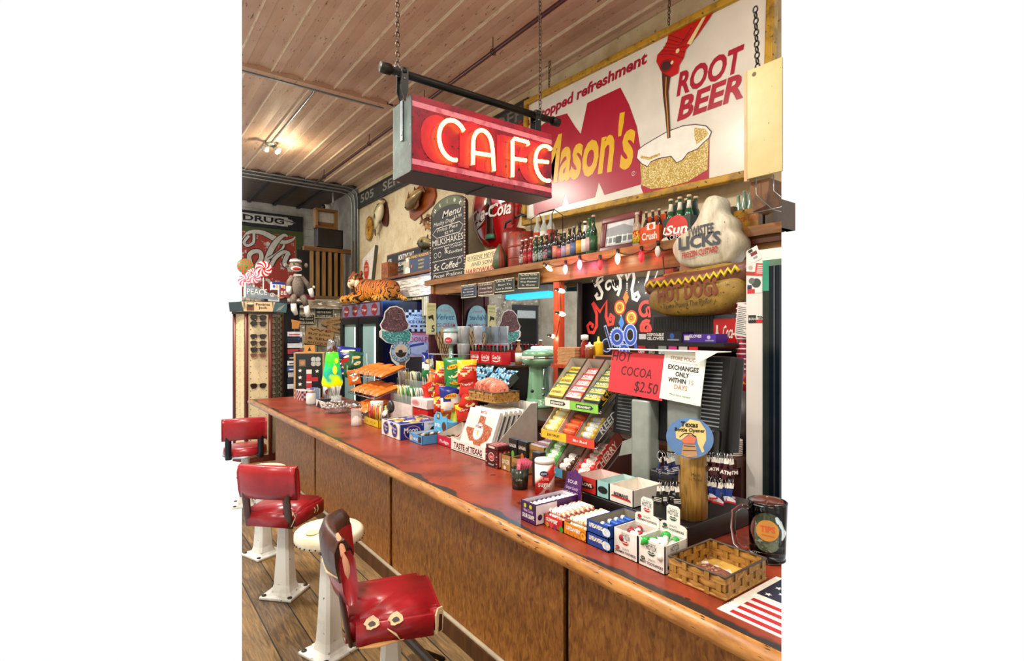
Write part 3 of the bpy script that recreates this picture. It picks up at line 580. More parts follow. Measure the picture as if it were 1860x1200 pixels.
for i,s in enumerate(('WE NEED A','QUALITY','BAKERY')): b.text(s,.13,H2-.1-.045*i,.022,m('d8c070'),y=-.003,w=.15 if i else .17,bold=.02)
b.disc(-W2+.12,.13,.032,-.0035,m('e0b088'),.035); b.poly([(-W2+.05,0),(-W2+.05,.07),(-W2+.12,.10),(-W2+.19,.07),(-W2+.2,0)],-.003,m('e8e6da')); b.disc(-W2+.12,.185,.04,-.004,m('efede0'),.028); b.disc(-W2+.24,.09,.022,-.004,m('c97a3a')); b.build('tin_panel',ra)
# --- menu chalkboard
CX_=3.02; cb=at(823,506,X=CX_); ct_=at(823,352,X=CX_); wl=at(783,430,X=CX_).y; wr=at(845,430,X=CX_).y; Wc=wl-wr; Hc=ct_.z-cb.z
mb=thing('menu_board','tall black chalk menu board with arched green top and beaded edge','menu board',(CX_,(wl+wr)/2,cb.z),FX); W2=Wc/2; BLK=m('211f22',.6,0,.15,8); CH=m('dedad2',.8)
arch=[(-W2,0),(W2,0),(W2,Hc*.84)]+[(W2*math.cos(R(t)),Hc*.84+Hc*.16*math.sin(R(t))) for t in range(10,171,10)]+[(-W2,Hc*.84)]
b=B(); b.prism(arch,0,.04,BLK,m('2d2018')); 
b.poly([(W2*.96*math.cos(R(t)),Hc*.83+Hc*.16*math.sin(R(t))) for t in range(0,181,10)]+[(W2*.8*math.cos(R(t)),Hc*.80+Hc*.09*math.sin(R(t))) for t in range(180,-1,-10)],-.001,m('3e4a22'))
for i,c in enumerate('HEINZ'): 
    t=R(150-30*i); b.text(c,W2*.80*math.cos(t),Hc*.825+Hc*.11*math.sin(t)-.015,.04,PAPER,y=-.002,rot=t-PI/2,bold=.02)
def ct(s,x,z,h,w,**k): b.text(s,x*W2,z*Hc,h,CH,y=-.002,w=w*Wc,**k)
ct('Menu',.25,.755,.075,.55,shear=.3,bold=.01); ct('Mushy Dogs',-.2,.68,.045,.62,shear=.2); ct('$3.99',.6,.70,.035,.22)
b.line([(x*W2,z*Hc) for x,z in ((-.62,.65),(.7,.65),(.9,.60),(.7,.53),(-.62,.53),(-.9,.59))],.008,-.002,CH,closed=True)
ct('Frito Pies',0,.60,.04,.6,shear=.2); ct('$2.99',.1,.55,.03,.25); ct('MILKSHAKES',0,.44,.07,.9); b.line([(-W2*.85+W2*1.7*i/24,Hc*.41+(.006 if i%2 else -.006)) for i in range(25)],.006,-.002,CH)
ct('Ice Cream',.35,.37,.03,.5); ct('&',-.05,.32,.06,.1); ct('Sodas',.45,.305,.035,.4,shear=.2)
for x in (-.7,-.45): b.line([(W2*(x+.09*math.cos(a)),Hc*.32+.03*math.sin(a)) for a in [2*PI*i/10 for i in range(10)]],.006,-.002,CH,closed=True)
b.line([(-W2*.9+W2*1.8*i/30,Hc*.245+(.005 if i%2 else -.005)) for i in range(31)],.006,-.002,CH)
ct('5c Coffee',-.1,.13,.075,.72,shear=.2,bold=.01); b.line([(W2*(.7+.12*math.cos(a)),Hc*.20+.03*math.sin(a)) for a in [2*PI*i/10 for i in range(10)]],.006,-.002,CH,closed=True); b.line([(-W2*.9,Hc*.10),(W2*.9,Hc*.10)],.005,-.002,CH); ct('Pecan Pralines',0,.04,.04,.85,shear=.2)
b.build('chalk_panel',mb)
b=B(); P=[(-W2,z) for z in [Hc*.02+Hc*.82*i/26 for i in range(27)]]+[(W2,z) for z in [Hc*.02+Hc*.9*i/28 for i in range(29)]]+[(-W2+Wc*i/9,.01) for i in range(10)]
for i,(x,z) in enumerate(P): b.ell((x,-.006,z),.011,m('e2d8c6',.4) if i%2 else m('b98a78',.4),6,4)
b.build('bead_edging',mb)['kind']='stuff'
# --- cola button
l,wd,h=span(3.1,857,352,940,456); p=at(899,376,X=WX-.03)
cb_=thing('cola_button','big round red cola button sign with a bottle on plaster wall','sign',(WX-.03,p.y,p.z),FX)
rr=.45; M_=Matrix.Rotation(PI/2,4,'X')
b=B(); b.lathe([(rr,-.03),(rr,0),(rr*.97,.02),(rr*.8,.045),(rr*.5,.07),(rr*.2,.082),(0,.084)],m('b01218',.12,0,.05,3,coat=.6),M=M_,n=40); b.build('disc',cb_)
b=B(); BTL=m('3a1a10',.15); M2=Matrix.Translation((0,-.135,-.05)); b.lathe([(0,-.30),(.075,-.30),(.08,-.26),(.07,-.1),(.082,.0),(.08,.08),(.045,.2),(.035,.3),(.038,.34),(0,.34)],BTL,c=(.0,-.06,-.07),n=16,ey=.5); b.lathe([(.079,-.29),(.08,-.265),(.079,-.24)],m('4e8a6a',.2),c=(.0,-.063,-.07),n=16,ey=.5); b.build('bottle_relief',cb_)
def bulge(pts): # keep painted marks on the domed face
    return [(x,-.004-.155*max(0,1-((x*x+z*z)**.5/rr)**2.2),z) for x,y,z in pts]
b=B(); tmp=B(); tmp.text('Coca-Cola',0,-.135,.13,WHITE,shear=.35,w=.74,bold=.02,res=4); tmp.line([(-.37,-.14),(-.35,-.21),(-.22,-.19),(-.02,-.145)],.03,0,WHITE,taper=[.3,1,.8,.2])
vs=[]; 
def dome(q):
    P=[(0,.084),(.2,.082),(.5,.07),(.8,.045),(.97,.02),(1,0),(9,0)]
    for (a,ya),(c,yc_) in zip(P,P[1:]):
        if q<=c: return ya+(yc_-ya)*(q-a)/(c-a)
for x,y,z in tmp.v: vs.append((x,-.014-dome((x*x+z*z)**.5/rr)-(.03 if abs(x)<.10 else 0),z))
b.add(vs,tmp.f,WHITE); b.build('lettering',cb_)
# ================================================================ back bar: header beam, posts, mirror, painted board
HX=2.8; HB,HT=2.015,2.18
PINE=wood('5f3a18','86572a','9c6c36',axis='Y',sc_=7,r=.4); REDLITW=wood('8a2a10','b5431c',axis='Z',sc_=6,r=.4)  # posts and condiment shelf: red glow of the bulbs put into the wood colour
hb=thing('header_beam','long varnished wooden beam over the back bar carrying the bottles','beam',(0,0,0))
b=B(); b.bx(HX,WX,.9,5.31,HT-.02,HT,PINE); b.bx(HX-.03,HX+.03,.9,5.33,HT-.055,HT,PINE); clip(b.build('shelf_board',hb),False,True)
b=B(); b.bx(HX+.02,HX+.06,.9,5.22,HB,HT-.055,PINE); clip(b.build('fascia',hb),False,True)
b=B(); b.bx(HX-.012,HX+.02,.9,1.95,HT-.095,HT-.07,m('4a1c12',.35)); b.bx(HX,HX+.04,5.18,5.24,HB-.04,HT-.02,PINE); clip(b.build('moulding',hb),False,True)
for Y_,lab in ((3.2,'orange red wooden post right of the bar mirror under the beam'),(2.12,'orange red wooden post at right edge of painted chalk wall')):
    o=B().cbx(HX+.03,HX+.09,Y_-.035,Y_+.035,.985,HB,REDLITW,.004).build('wooden_post'); tag(o,lab,'post')
BB=.985; DKW=wood('2c160a','4a2612',axis='Y',sc_=5)
bbr=thing('back_bar','dark wooden back bar cabinet behind the counter','cabinet',(0,0,0))
clip(B().bx(2.42,3.06,1.42,5.0,BB-.04,BB,DKW).build('worktop',bbr),False,True); clip(B().bx(2.46,3.06,1.42,4.98,0,BB-.04,m('3a1710',.5)).build('body',bbr),False,True)
# mirror + its frame and the pier with the cone sign
MIR=bpy.data.materials.new('mirror_silver'); MIR.use_nodes=True; q=MIR.node_tree.nodes['Principled BSDF']; q.inputs['Metallic'].default_value=1; q.inputs['Roughness'].default_value=.02; q.inputs['Base Color'].default_value=(.9,.93,.95,1)
mi=thing('bar_mirror','large wall mirror behind the cups and cola bottles','mirror',(3.06,4.1,BB),FX)
B().bx(-.86,.9,-.002,.004,.0,HB-BB,MIR).build('glass',mi); B().bx(-.9,.94,.004,.02,0,HB-BB,m('20140e')).build('backing',mi)
clip(B().bx(3.085,WX,3.25,5.0,0,HB,m('2a1710',.6)).build('trim_2'),False,True); struct(bpy.data.objects['trim_2'])
MARO=m('3c1420',.35,0,.08,3)
pi_=thing('pier_panel','dark maroon end panel between the cooler and the mirror','panel',(2.93,5.03,0))
b=B(); b.bx(-.24,.145,0,.05,0,HB,MARO); b.bx(-.235,-.18,-.012,0,0,HB,m('4a1a28')); b.bx(-.18,.14,-.012,0,1.28,1.31,m('4a1a28')); b.build('board',pi_)
# cone sign on the pier
c0=at(809,575,Y=5.01)
vs_=thing('cone_sign','pale blue velvet ice cream cone sign on maroon panel left of mirror','sign',(c0.x,5.014,1.30))
b=B(); LB=m('8fc3dc',.4); CONE=m('d9b98c',.5); CL=m('5a3320')
sc0=[(-.145,.32)]+[(-.145+.02*math.cos(R(t)),.36+.05*math.sin(R(t))) for t in (250,200,150)]+[(.125*math.cos(R(t)),.48+.13*math.sin(R(t))) for t in range(170,5,-12)]+[(.15,.37),(.145,.32)]
b.prism([(-.145,.33),(.145,.33),(.03,.0),(-.03,.0)],-.004,.004,CONE); b.prism(sc0,-.007,.003,LB)
for i in range(6):
    x=-.12+.048*i; b.line([(x,.33),(x*.3+.05,.04)],.008,-.0045,CL); b.line([(x,.33),(x*.3-.05,.04)],.008,-.0045,CL)
for i in range(4): b.disc(-.1+.066*i,.335,.03,-.0074,CONE if i%2 else LB)
b.text('Brown\'s',0,.53,.028,m('c0708a'),y=-.0078,w=.12); b.text('Velvet',0,.445,.06,m('2f6f96'),y=-.0078,w=.22,shear=.3,bold=.01); b.text('ICE CREAM',0,.365,.04,m('a8486c'),y=-.0078,w=.24,bold=.01); b.build('cutout',vs_)
th=at(786,583,Y=4.96); t=thing('thermometer_sign','narrow cream advertising strip with a black figure and number 5','sign',(th.x,4.99,th.z))
b=B(); b.bx(-.055,.055,0,.012,-.14,.19,m('d8d3a0',.5)); b.text('GOOD',0,.145,.022,m('4a7a3a'),y=-.001,w=.09); b.text('LUCK',0,.11,.02,m('4a7a3a'),y=-.001,w=.08); b.poly([(-.04,.05),(.02,.07),(.03,-.0),(.0,.03),(-.03,.02)],-.001,BLACK); b.text('5',.02,-.11,.065,BLACK,y=-.001,bold=.02); b.build('plate',t)
# painted chalk wall
pw=3.15; A=at(1025,500,X=pw).y; Bq=1.90
mu=thing('painted_board','black board painted with bright swirly famous hot dog lettering','painted board',(pw,(A+Bq)/2,BB),FX); W2=(A-Bq)/2; Hm_=HB-BB
b=B(); b.bx(-W2,W2,0,.03,0,Hm_,m('120f10',.35,0,.1)); b.bx(-W2,-W2+.22,-.01,0,0,Hm_,m('0c0a0a',.3)); b.build('board',mu)
def mp(px,py): p=at(px,py,X=pw); return ((A+Bq)/2-p.y,p.z-BB)
def spiral(px,py,r,turns,a0,dirn=1,n=22): 
    c=mp(px,py); return [(c[0]+r*(1-i/n*.85)*math.cos(a0+dirn*turns*2*PI*i/n),c[1]+r*(1-i/n*.85)*math.sin(a0+dirn*turns*2*PI*i/n)) for i in range(n+1)]
b=B(); Wt=m('e9e6dc',.5); Rd=m('d23a34',.5); Bl=m('2c4ea8',.5); LBl=m('9ab4e6',.5); Og=m('ea7a34',.5); Yl=m('f2c24a',.5)
S=lambda pts:[mp(*p) for p in pts]
b.line(S([(1096,500),(1088,502),(1084,512),(1089,522),(1094,532),(1092,541),(1085,542),(1082,537),(1086,533)]),.03,-.001,Wt); b.line(S([(1080,520),(1096,507)]),.022,-.0012,Wt)
b.line(spiral(1106,520,.055,1,0),.022,-.001,Wt); b.line(S([(1113,508),(1114,520),(1118,526),(1123,524),(1121,519)]),.022,-.001,Wt)
b.line(S([(1122,537),(1127,522),(1127,508),(1121,498),(1129,500),(1136,494),(1140,508),(1143,497),(1150,493),(1152,505),(1148,525),(1150,542),(1157,545),(1161,538),(1158,531),(1153,534),(1155,538)]),.028,-.0011,Wt)
b.line(S([(1180,488),(1176,505),(1172,520)]),.022,-.001,Wt); b.line(S([(1195,492),(1188,510),(1180,524),(1172,533)]),.01,-.001,Wt)
b.line(S([(1076,550),(1084,570),(1084,592),(1078,604),(1070,603),(1067,592),(1072,586),(1077,590),(1075,595)]),.03,-.001,Rd); b.line(S([(1077,549),(1090,566),(1102,546),(1101,575),(1106,590),(1113,588),(1115,576),(1109,571),(1107,578),(1111,581)]),.03,-.0011,Rd)
b.line(spiral(1172,564,.07,1,1),.026,-.001,Rd); b.line(S([(1178,556),(1180,576)]),.024,-.001,Rd); b.line(spiral(1174,596,.06,2,1),.022,-.001,Rd)
for px,py in ((1126,558),(1147,577)):
    c=mp(px,py); b.disc(c[0],c[1],.058,-.001,Rd); b.disc(c[0],c[1],.045,-.0015,Yl); b.disc(c[0],c[1],.033,-.002,Og); b.ring(c[0],c[1],.008,.018,-.0025,m('6a5a20'))
for px,py,r,rot in ((1121,612,.06,0),):
    c=mp(px,py); 
    for i in range(20): b.disc(c[0]+.072*math.cos(i*PI/10),c[1]+.072*math.sin(i*PI/10),.009,-.001,LBl,n=8)
    b.disc(c[0],c[1],.068,-.0012,LBl); b.disc(c[0],c[1],.062,-.0015,Bl); b.disc(c[0],c[1],.034,-.002,LBl); b.disc(c[0],c[1],.027,-.0024,m('120f10',.35,0,.1))
c=mp(1145,608); b.disc(c[0],c[1],.068,-.0012,LBl,.085); b.disc(c[0],c[1],.060,-.0016,Bl,.077); b.disc(c[0],c[1],.038,-.002,LBl,.05); b.disc(c[0],c[1],.03,-.0024,m('120f10',.35,0,.1),.042)
b.line(S([(1153,618),(1156,635)]),.03,-.001,Bl)
c=mp(1102,627); b.disc(c[0],c[1],.055,-.001,LBl); b.disc(c[0],c[1],.048,-.0014,m('18224a')); b.disc(c[0],c[1],.03,-.0018,m('120f10',.35,0,.1)); b.line(S([(1099,591),(1111,633)]),.028,-.002,LBl); b.line(S([(1099,593),(1111,632)]),.018,-.0024,m('18224a'))
c=mp(1134,637); b.disc(c[0],c[1],.055,-.001,LBl); b.disc(c[0],c[1],.047,-.0014,Bl); b.ring(c[0],c[1],.015,.025,-.0018,LBl)
for px,py,col in ((1137,540,Og),(1129,586,m('3a78c8'))):
    c=mp(px,py); b.poly([(c[0],c[1]+.055),(c[0]+.03,c[1]),(c[0],c[1]-.055),(c[0]-.03,c[1])],-.001,col)
for i in range(5): c=mp(1139,515+4*i); b.disc(c[0],c[1],.008-.001*i,-.001,Wt,n=8)
for px,py in ((1078,503),(1076,510),(1079,515),(1160,512),(1128,573),(1139,583)): c=mp(px,py); b.disc(c[0],c[1],.006,-.001,Wt,n=8)
b.build('painting',mu)
# cyan tube light above the mirror
a=at(922,540,X=3.0); c=at(1000,531,X=3.0); tl=thing('tube_light','cyan glowing fluorescent tube above the bar mirror','light',(3.0,(a.y+c.y)/2,a.z),FX); L2_=(a.y-c.y)/2
B().cbx(-L2_,L2_,-.03,.03,-.022,.022,glow('35b6ea',1.5),.01).build('tube',tl); B().bx(-L2_-.02,L2_+.02,-.05,.05,.022,HB-a.z,m('9fb4bd',.4)).build('housing',tl)
area('tube_glow',(2.94,(a.y+c.y)/2,a.z-.05),L2_*2,4,(.35,.75,1),tgt=(2.7,(a.y+c.y)/2,1.0),sy=.04)
area('board_fill_light',(2.86,2.55,1.97),.9,5,(1,.95,.88),tgt=(3.15,2.6,1.5),sy=.05)  # fill light added to brighten the painted board
# ------------------------------------------------------------ little slogan signs hooked under the beam
def plaque(px0,py0,px1,py1,skew,col,lines,label,X=HX-.015,tilt=0):
    a=at(px0,py0,X=X); c=at(px1,py0,X=X); z=at(px0,py1,X=X).z; w=a.y-c.y; h=a.z-z
    t=thing('slogan_sign',label,'sign',(X,(a.y+c.y)/2,z),FX); t.rotation_euler=Euler((0,tilt,FX),'XYZ')
    b=B(); b.bx(-w/2,w/2,0,.012,0,h,m(col,.5)); b.line([(-w/2,0),(w/2,0),(w/2,h),(-w/2,h)],.008,-.001,m('cfc8a0'),closed=True)
    n=len(lines); 
    for i,s in enumerate(lines): b.text(s,0,h*(1-(i+.75)/n)*.92+.012,h*.34/n*1.3,m('e6e2d0'),y=-.0015,w=w*.8*min(1,len(s)/14+.25))
    b.build('panel',t); b=B(); hh=max(.03,HT-z-h-.05); b.tube([(-.03,.006,h),(-.015,.006,h+hh*.7),(0,.006,h+hh),(.015,.006,h+hh*.7),(.03,.006,h)],.004,m('5a2a14'),n=5); b.build('hook',t); return t
plaque(838,519,865,541,0,'2a3350',['If you want','calmness','fix dinner','yourself'],'navy slogan sign, leftmost of those hung under the beam')
plaque(869,515,897,537,0,'4a3030',['In all confusion','I was left','unsupervised'],'brown slogan sign, second of those hung under the beam')
plaque(899,509,934,531,0,'1f2a28',['Life Is Too','Short To','Live In Dallas'],'black slogan sign about life being too short, third under the beam')
plaque(941,499,979,525,0,'1c2c26',['The More You Run','Over A Possum','The Flatter','It Gets'],'black slogan sign about a possum, rightmost of those under the beam',tilt=R(3))
# ------------------------------------------------------------ bottles and other things along the beam
SZ=HT
def bottle_mesh(name,t,body,r,h,label=None,cap=None,neck=None,fill=None,shape=0,lab2=None):
    b=B(); b.lathe([(0,0),(r,0),(r,.01),(r,h*.55),(r*.92,h*.62),(r*.42,h*.75),(r*.36,h*.93),(r*.42,h*.94),(r*.42,h*.985),(0,h*.985)] if not shape else [(0,0),(r,0),(r,.01),(r*.93,h*.2),(r,h*.36),(r*.97,h*.5),(r*.5,h*.75),(r*.38,h*.95),(r*.45,h*.96),(r*.45,h*.985),(0,h*.985)],body,n=14); b.build('glass',t)
    if label: B().lathe([(r*1.03,h*.12),(r*1.03,h*.48)],label,n=14).build('label',t)
    if neck: B().lathe([(r*.62,h*.70),(r*.44,h*.80),(r*.41,h*.88)],neck,n=12).build('neck_label',t)
    if cap: B().lathe([(r*.5,h*.95),(r*.5,h*1.0),(0,h*1.005)],cap,n=12).build('cap',t)
SPECK2=lambda h1,h2: patchy(h1,h2,None,60,.48,.52,r=.3,bump=0)
rows=[(949,'5a1814','c8c4bc','efeee8',.235,'red brown soda bottle with white cap'),(956,'7a2014','c04038','efeee8',.235,'orange red soda bottle with white cap'),(965,'8a1a24','b8283a','efeee8',.24,'bright red soda bottle with white cap'),(974,'17301c','c8c8c0','f2f2ee',.245,'dark green soda bottle with white cap'),(984,'15261c','aebcc0','f2f2ee',.245,'black green soda bottle with white cap'),(993,'2c1418','b58a90','d8d2b8',.24,'dark soda bottle with cream cap'),
(1001,'1c1012','24303a','3a3030',.245,'black bottle with red neck band'),(1010,'20150f','d9826c','3a2a24',.255,'brown bottle with a salmon pink label'),(1019,'1a1210','c8505a','4a4440',.2,'short dark bottle with round red label'),(1026,'24201e','b09ab8','c8c4bc',.225,'clear grey bottle with lilac label'),(1035,'241408','d0a48c','5a3a24',.24,'brown bottle with peach label'),(1043,'1a1a22','5a6a9a','8a9098',.25,'dark bottle with blue label'),(1053,'1c0e06','e0a030','2a1c14',.27,'brown bottle with amber label'),(1063,'141010','e8e4d4','f0eee8',.27,'black bottle with white oval label'),(1071,'0e5a2c','d8a8a8','1a7a3c',.285,'green bottle with pink and white label'),(1078,'143420','2a5a34','b8a890',.30,'slim dark green bottle with gold neck')]
first=None
for i,(px,c,lb,cp,h,lab) in enumerate(rows):
    p=at(px,475,X=2.87); t=thing('soda_bottle',lab+', %s on the beam shelf'%('first from left' if i==0 else 'second from left' if i==1 else 'near the framed photo' if i>12 else 'in the long row'),'bottle',(2.87,p.y,SZ),FX,'bottles along the beam shelf')
    bottle_mesh('b',t,m(c,.08,coat=.5),.030,h,SPECK2(lb,c) if i<6 else m(lb,.4),m(cp,.35),m(cp,.4) if i in (6,12,13) else None)
# six bottle carrier
cp=at(993,432,X=3.0); ca=thing('bottle_carrier','wire carrier of clear soda bottles with a black oval badge','bottle carrier',(3.0,cp.y,SZ+.16),FX)
b=B(); 
for s in (-.14,.14): b.tube([(s,-.06,0),(s,-.06,.26),(s*.7,0,.31),(s,.06,.26),(s,.06,0)],.004,DARKM,n=5)
for z in (.01,.1): b.tube([(-.14,-.06,z),(.14,-.06,z),(.14,.06,z),(-.14,.06,z)],.004,DARKM,n=5,closed=True)
b.tube([(-.1,0,.31),(.1,0,.31)],.006,DARKM,n=6); b.build('wire_frame',ca)
b=B(); b.bx(-.12,.06,-.068,-.062,.0,.1,m('7a3a26')); b.disc(-.03,.05,.085,-.069,m('d0b040'),.045); b.disc(-.03,.05,.075,-.0695,BLACK,.037); b.text('DRINK',-.03,.058,.016,m('d0b040'),y=-.0705); b.text('COLA',-.03,.03,.018,m('d0b040'),y=-.0705); b.build('badge',ca)
BOX=wood('3a1d10','57301c',axis='Y'); o=B().bx(-.19,.19,-.09,.09,0,.158,BOX).build('wooden_crate',loc=(3.02,cp.y,SZ),rz=FX); tag(o,'dark wooden crate under the wire soda bottle carrier','crate')
for k,(dx,dy,c) in enumerate(((-.09,-.03,'b8402e'),(0,-.03,'d8d4cc'),(.09,-.03,'b8402e'))):
    t=thing('soda_bottle',('left','middle','right')[k]+' clear old soda bottle in the wire carrier','bottle',(3.0+dy,cp.y-dx,SZ+.165),FX,'bottles in the wire carrier'); bottle_mesh('b',t,glass('cfd8d0',.05,alpha=.45),.034,.27,m(c,.4) if k!=1 else m('d8d4cc'))
lamb=thing('sign_board','cream and red soda board leaning behind the bottle row','sign',(3.18,at(1032,455,X=3.18).y,SZ),FX)
b=B(); b.bx(-.33,.25,0,.02,0,.30,m('d9c58a',.5)); b.rect(-.33,-.12,0,.30,-.001,m('b83a24')); b.text('Sun Crest',.05,.2,.05,m('5a3a1a'),y=-.0015,w=.3,shear=.3); b.build('board',lamb)
# red lantern can + old red tank
lt=at(940,455,X=3.0)
rl=thing('oil_can','big red tin can with black wire handle on the beam','can',(3.02,at(953,455,X=3.02).y,SZ),FX)
RCAN=patchy('96321c','6a2012','3a140c',8,.45,.62,30,.66,r=.4); b=B(); b.lathe([(0,0),(.15,0),(.155,.02),(.155,.30),(.14,.315),(.14,.33),(0,.34)],RCAN,n=28); 
for z in (.1,.2): b.lathe([(.156,z-.008),(.16,z),(.156,z+.008)],m('8a2c18',.4),n=28)
b.build('body',rl)
r2=thing('lantern_tank','tall dark red tank behind the red can beside the cola button','tank',(3.2,at(935,445,X=3.2).y,SZ),FX)
b=B(); b.lathe([(0,0),(.13,0),(.13,.40),(.11,.45),(0,.47)],m('7a1a12',.35),n=26); b.build('body',r2); b=B(); b.tube([(-.19,-.0,.1),(-.19,0,.42),(-.15,0,.54),(.1,0,.58),(.18,0,.55)],.014,BLACK,n=7); b.build('handle',r2)
b=B(); b.cyl((.0,-.02,.5),(.0,-.02,.78),.02,m('8a1c14'),n=10); b.tube([(-.18,-.02,.74),(.16,-.02,.74)],.014,m('8a1c14'),n=8); b.build('valve',r2)
# hardware sign and striped float
l,wd,h=span(2.92,843,466,904,502); hs=thing('hardware_sign','cream and red hand lettered hardware sign right of menu board','sign',(2.92,l.y,SZ),FX); hs.rotation_euler=Euler((R(-6),0,FX),'XYZ')
b=B(); b.bx(-wd/2,wd/2,0,.02,0,.235,m('d6c99a',.5)); HL=m('4a3a24'); b.text('EUGENE MEYER',0,.17,.04,HL,y=-.001,w=wd*.88); b.text('AND SON',0,.10,.04,HL,y=-.001,w=wd*.6); b.line([(-wd*.4,.16),(wd*.4,.16)],.004,-.001,HL); b.text('HARDWARE',0,.025,.05,m('b03c24'),y=-.001,w=wd*.92,bold=.03); b.build('board',hs)
p=at(911,490,X=2.9); fl_=thing('fishing_float','pointed red and green striped float standing on the beam','float',(2.88,p.y,SZ),FX)
b=B(); n=16; pr=[(0,0),(.05,.005),(.075,.05),(.06,.14),(.03,.21),(.008,.25),(0,.252)]
for j in range(n):
    a0,a1=2*PI*j/n,2*PI*(j+1)/n; b.add([(r*math.cos(a),r*math.sin(a),z) for r,z in pr for a in (a0,a1)],[(2*i,2*i+1,2*i+3,2*i+2) for i in range(len(pr)-1)],m('8a3a2c') if (j//2)%2 else m('3a5a34'),True)
b.build('body',fl_)
p=at(1119,450,X=2.84); fr=thing('framed_photo','maroon framed black and white photo of a storefront','picture',(2.86,p.y,SZ),FX); fr.rotation_euler=Euler((R(-8),0,FX),'XYZ')
w2,h2=.175,.265; MF=m('6a2420',.3); b=B(); 
for q in ((-w2,w2,0,.045),(-w2,w2,h2-.045,h2),(-w2,-w2+.045,.045,h2-.045),(w2-.045,w2,.045,h2-.045)): b.cbx(q[0],q[1],-.012,.02,q[2],q[3],MF,.006)
b.build('frame',fr); b=B(); b.bx(-w2+.04,w2-.04,0,.01,.04,h2-.04,m('c9cdcf',.3)); G=m('6d7276'); b.poly([(-.125,.18),(.03,.195),(.125,.16),(.125,.115),(-.125,.12)],-.001,m('8b9094')); b.rect(-.12,.12,.07,.105,-.001,G)
for i in range(5): b.rect(-.11+.045*i,-.10+.045*i,.055,.12,-.0015,m('e8eaea'))
b.rect(-.03,.02,.06,.11,-.0018,m('3c4043')); b.rect(-.125,.125,.045,.058,-.0016,m('a5aaac')); b.build('photo',fr)
def carton(px0,px1,lab,col,h,word,wc,nb,bcol,X=2.86,extra=None,name='soda_carton',bl='brown soda bottle'):
    a=at(px0,440,X=X).y; c=at(px1,440,X=X).y; w=a-c; t=thing(name,lab,'carton',(X+.06,(a+c)/2,SZ),FX)
    b=B(); PC=m(col,.5); b.bx(-w/2,w/2,-.07,-.066,0,h*.62,PC); b.bx(-w/2,w/2,.066,.07,0,h*.62,PC); b.bx(-w/2,-w/2+.004,-.066,.066,0,h*.62,PC); b.bx(w/2-.004,w/2,-.066,.066,0,h*.62,PC); b.bx(-w/2,w/2,-.066,.066,0,.004,PC); b.bx(-w/2,w/2,-.003,.003,0,h,PC)
    b.text(word,0,h*.2,h*.22,wc,y=-.071,w=w*.8,bold=.03,shear=.15 if word!='Crush' else 0)
    if extra: extra(b,w,h)
    b.build('carton',t)
    for i in range(nb):
        for dy in (-.035,.035):
            tt=thing('soda_bottle',bl,'bottle',(X+.06+dy,(a+c)/2-(-w/2+w*(i+.5)/nb),SZ+.005),FX,'bottles in the '+name.replace('_',' ')+' marked '+word); bottle_mesh('b',tt,m(bcol,.08,coat=.5),min(.03,w/nb*.42),h*1.12,None,m('c8b090',.35),m('d8d0c0',.4) if 'green' in bl else None)
    return t
t=thing('soda_bottle','clear orange soda bottle with colourful label left of the orange carton','bottle',(2.86,at(1157,445,X=2.86).y,SZ),FX); bottle_mesh('b',t,m('b8a890',.08,coat=.5),.03,.24,SPECK2('e0d43a','c8342a'),m('d8d4c8'))
carton(1164,1199,'orange soda carton with brown bottles on the beam','e2551c',.21,'Crush',WHITE,3,'3a1c10',bl='brown glass soda bottle in the orange carton',extra=lambda b,w,h:(b.rect(-w/2+.06,-w/2+.13,h*.5,h*.72,-.0712,WHITE),b.disc(-w/2+.095,h*.6,.018,-.0716,m('e2551c'))))
carton(1206,1256,'black soda carton with cup emblem and green bottles','22332e',.25,'Sun',WHITE,3,'14502c',name='cup_carton',bl='green glass soda bottle in the black cup carton',extra=lambda b,w,h:(b.disc(0,h*.32,.085,-.0705,m('c2332a')),b.line([(-w*.42,h*.4),(-w*.48,h*.25),(-w*.36,h*.2)],.012,-.0705,WHITE),b.disc(-w*.22,h*.08,.07,-.0705,WHITE,.02),b.text('CREST',0,h*.06,.03,WHITE,y=-.0715,w=.1)))
# crates at the right
def crate(px0,px1,X,lab,h,cols=('c08a1c','9a6a14','5a3a10'),txt=True):
    a=at(px0,400,X=X).y; c=at(px1,400,X=X).y; w=a-c; t=thing('bottle_crate',lab,'crate',(X+.12,(a+c)/2,SZ),FX); b=B(); CW=patchy(*cols,s=9,lo=.42,hi=.6,s3=35,t3=.64,r=.55)
    b.bx(-w/2,w/2,-.12,-.105,0,h,CW); b.bx(-w/2,w/2,.105,.12,0,h,CW); b.bx(-w/2,w/2,-.105,.105,0,.015,CW)
    if txt: b.text('Coca-Cola',-.0,h*.4,h*.35,m('b03a20'),y=-.1205,w=w*.8,shear=.35)
    b.build('side_board',t)
    for s in (-1,1):
        b=B(); x=s*(w/2-.008); b.bx(x-.012,x+.012,-.121,.121,0,h+.03,m('5a4a3a',.6)); b.build('end_board',t)
    return t,w,(a+c)/2
t,w,yc=crate(1327,1384,2.84,'yellow cola crate holding empty pale green bottles',.115)
gb=None
for i in range(5):
    for j,dy in enumerate((.05,.13,.2)):
        x=-w/2+w*(i+.5)/5
        if gb is None:
            gb=thing('empty_bottle','empty pale green glass bottle standing in the yellow crate','bottle',(2.84+dy,yc-x,SZ+.016),FX,'empty bottles in the yellow crate'); bottle_mesh('b',gb,m('7f9a86',.06,0,.1,coat=.6),.024,.2,None,None,shape=1)
        else: dup(gb,loc=(2.84+dy,yc-x,SZ+.016+(.02 if (i+j)%2 else 0)))
crate(1391,1404,2.85,'dark olive wooden crate at right end of the beam',.125,('4a3f28','332a1a','6a5a38'),False)
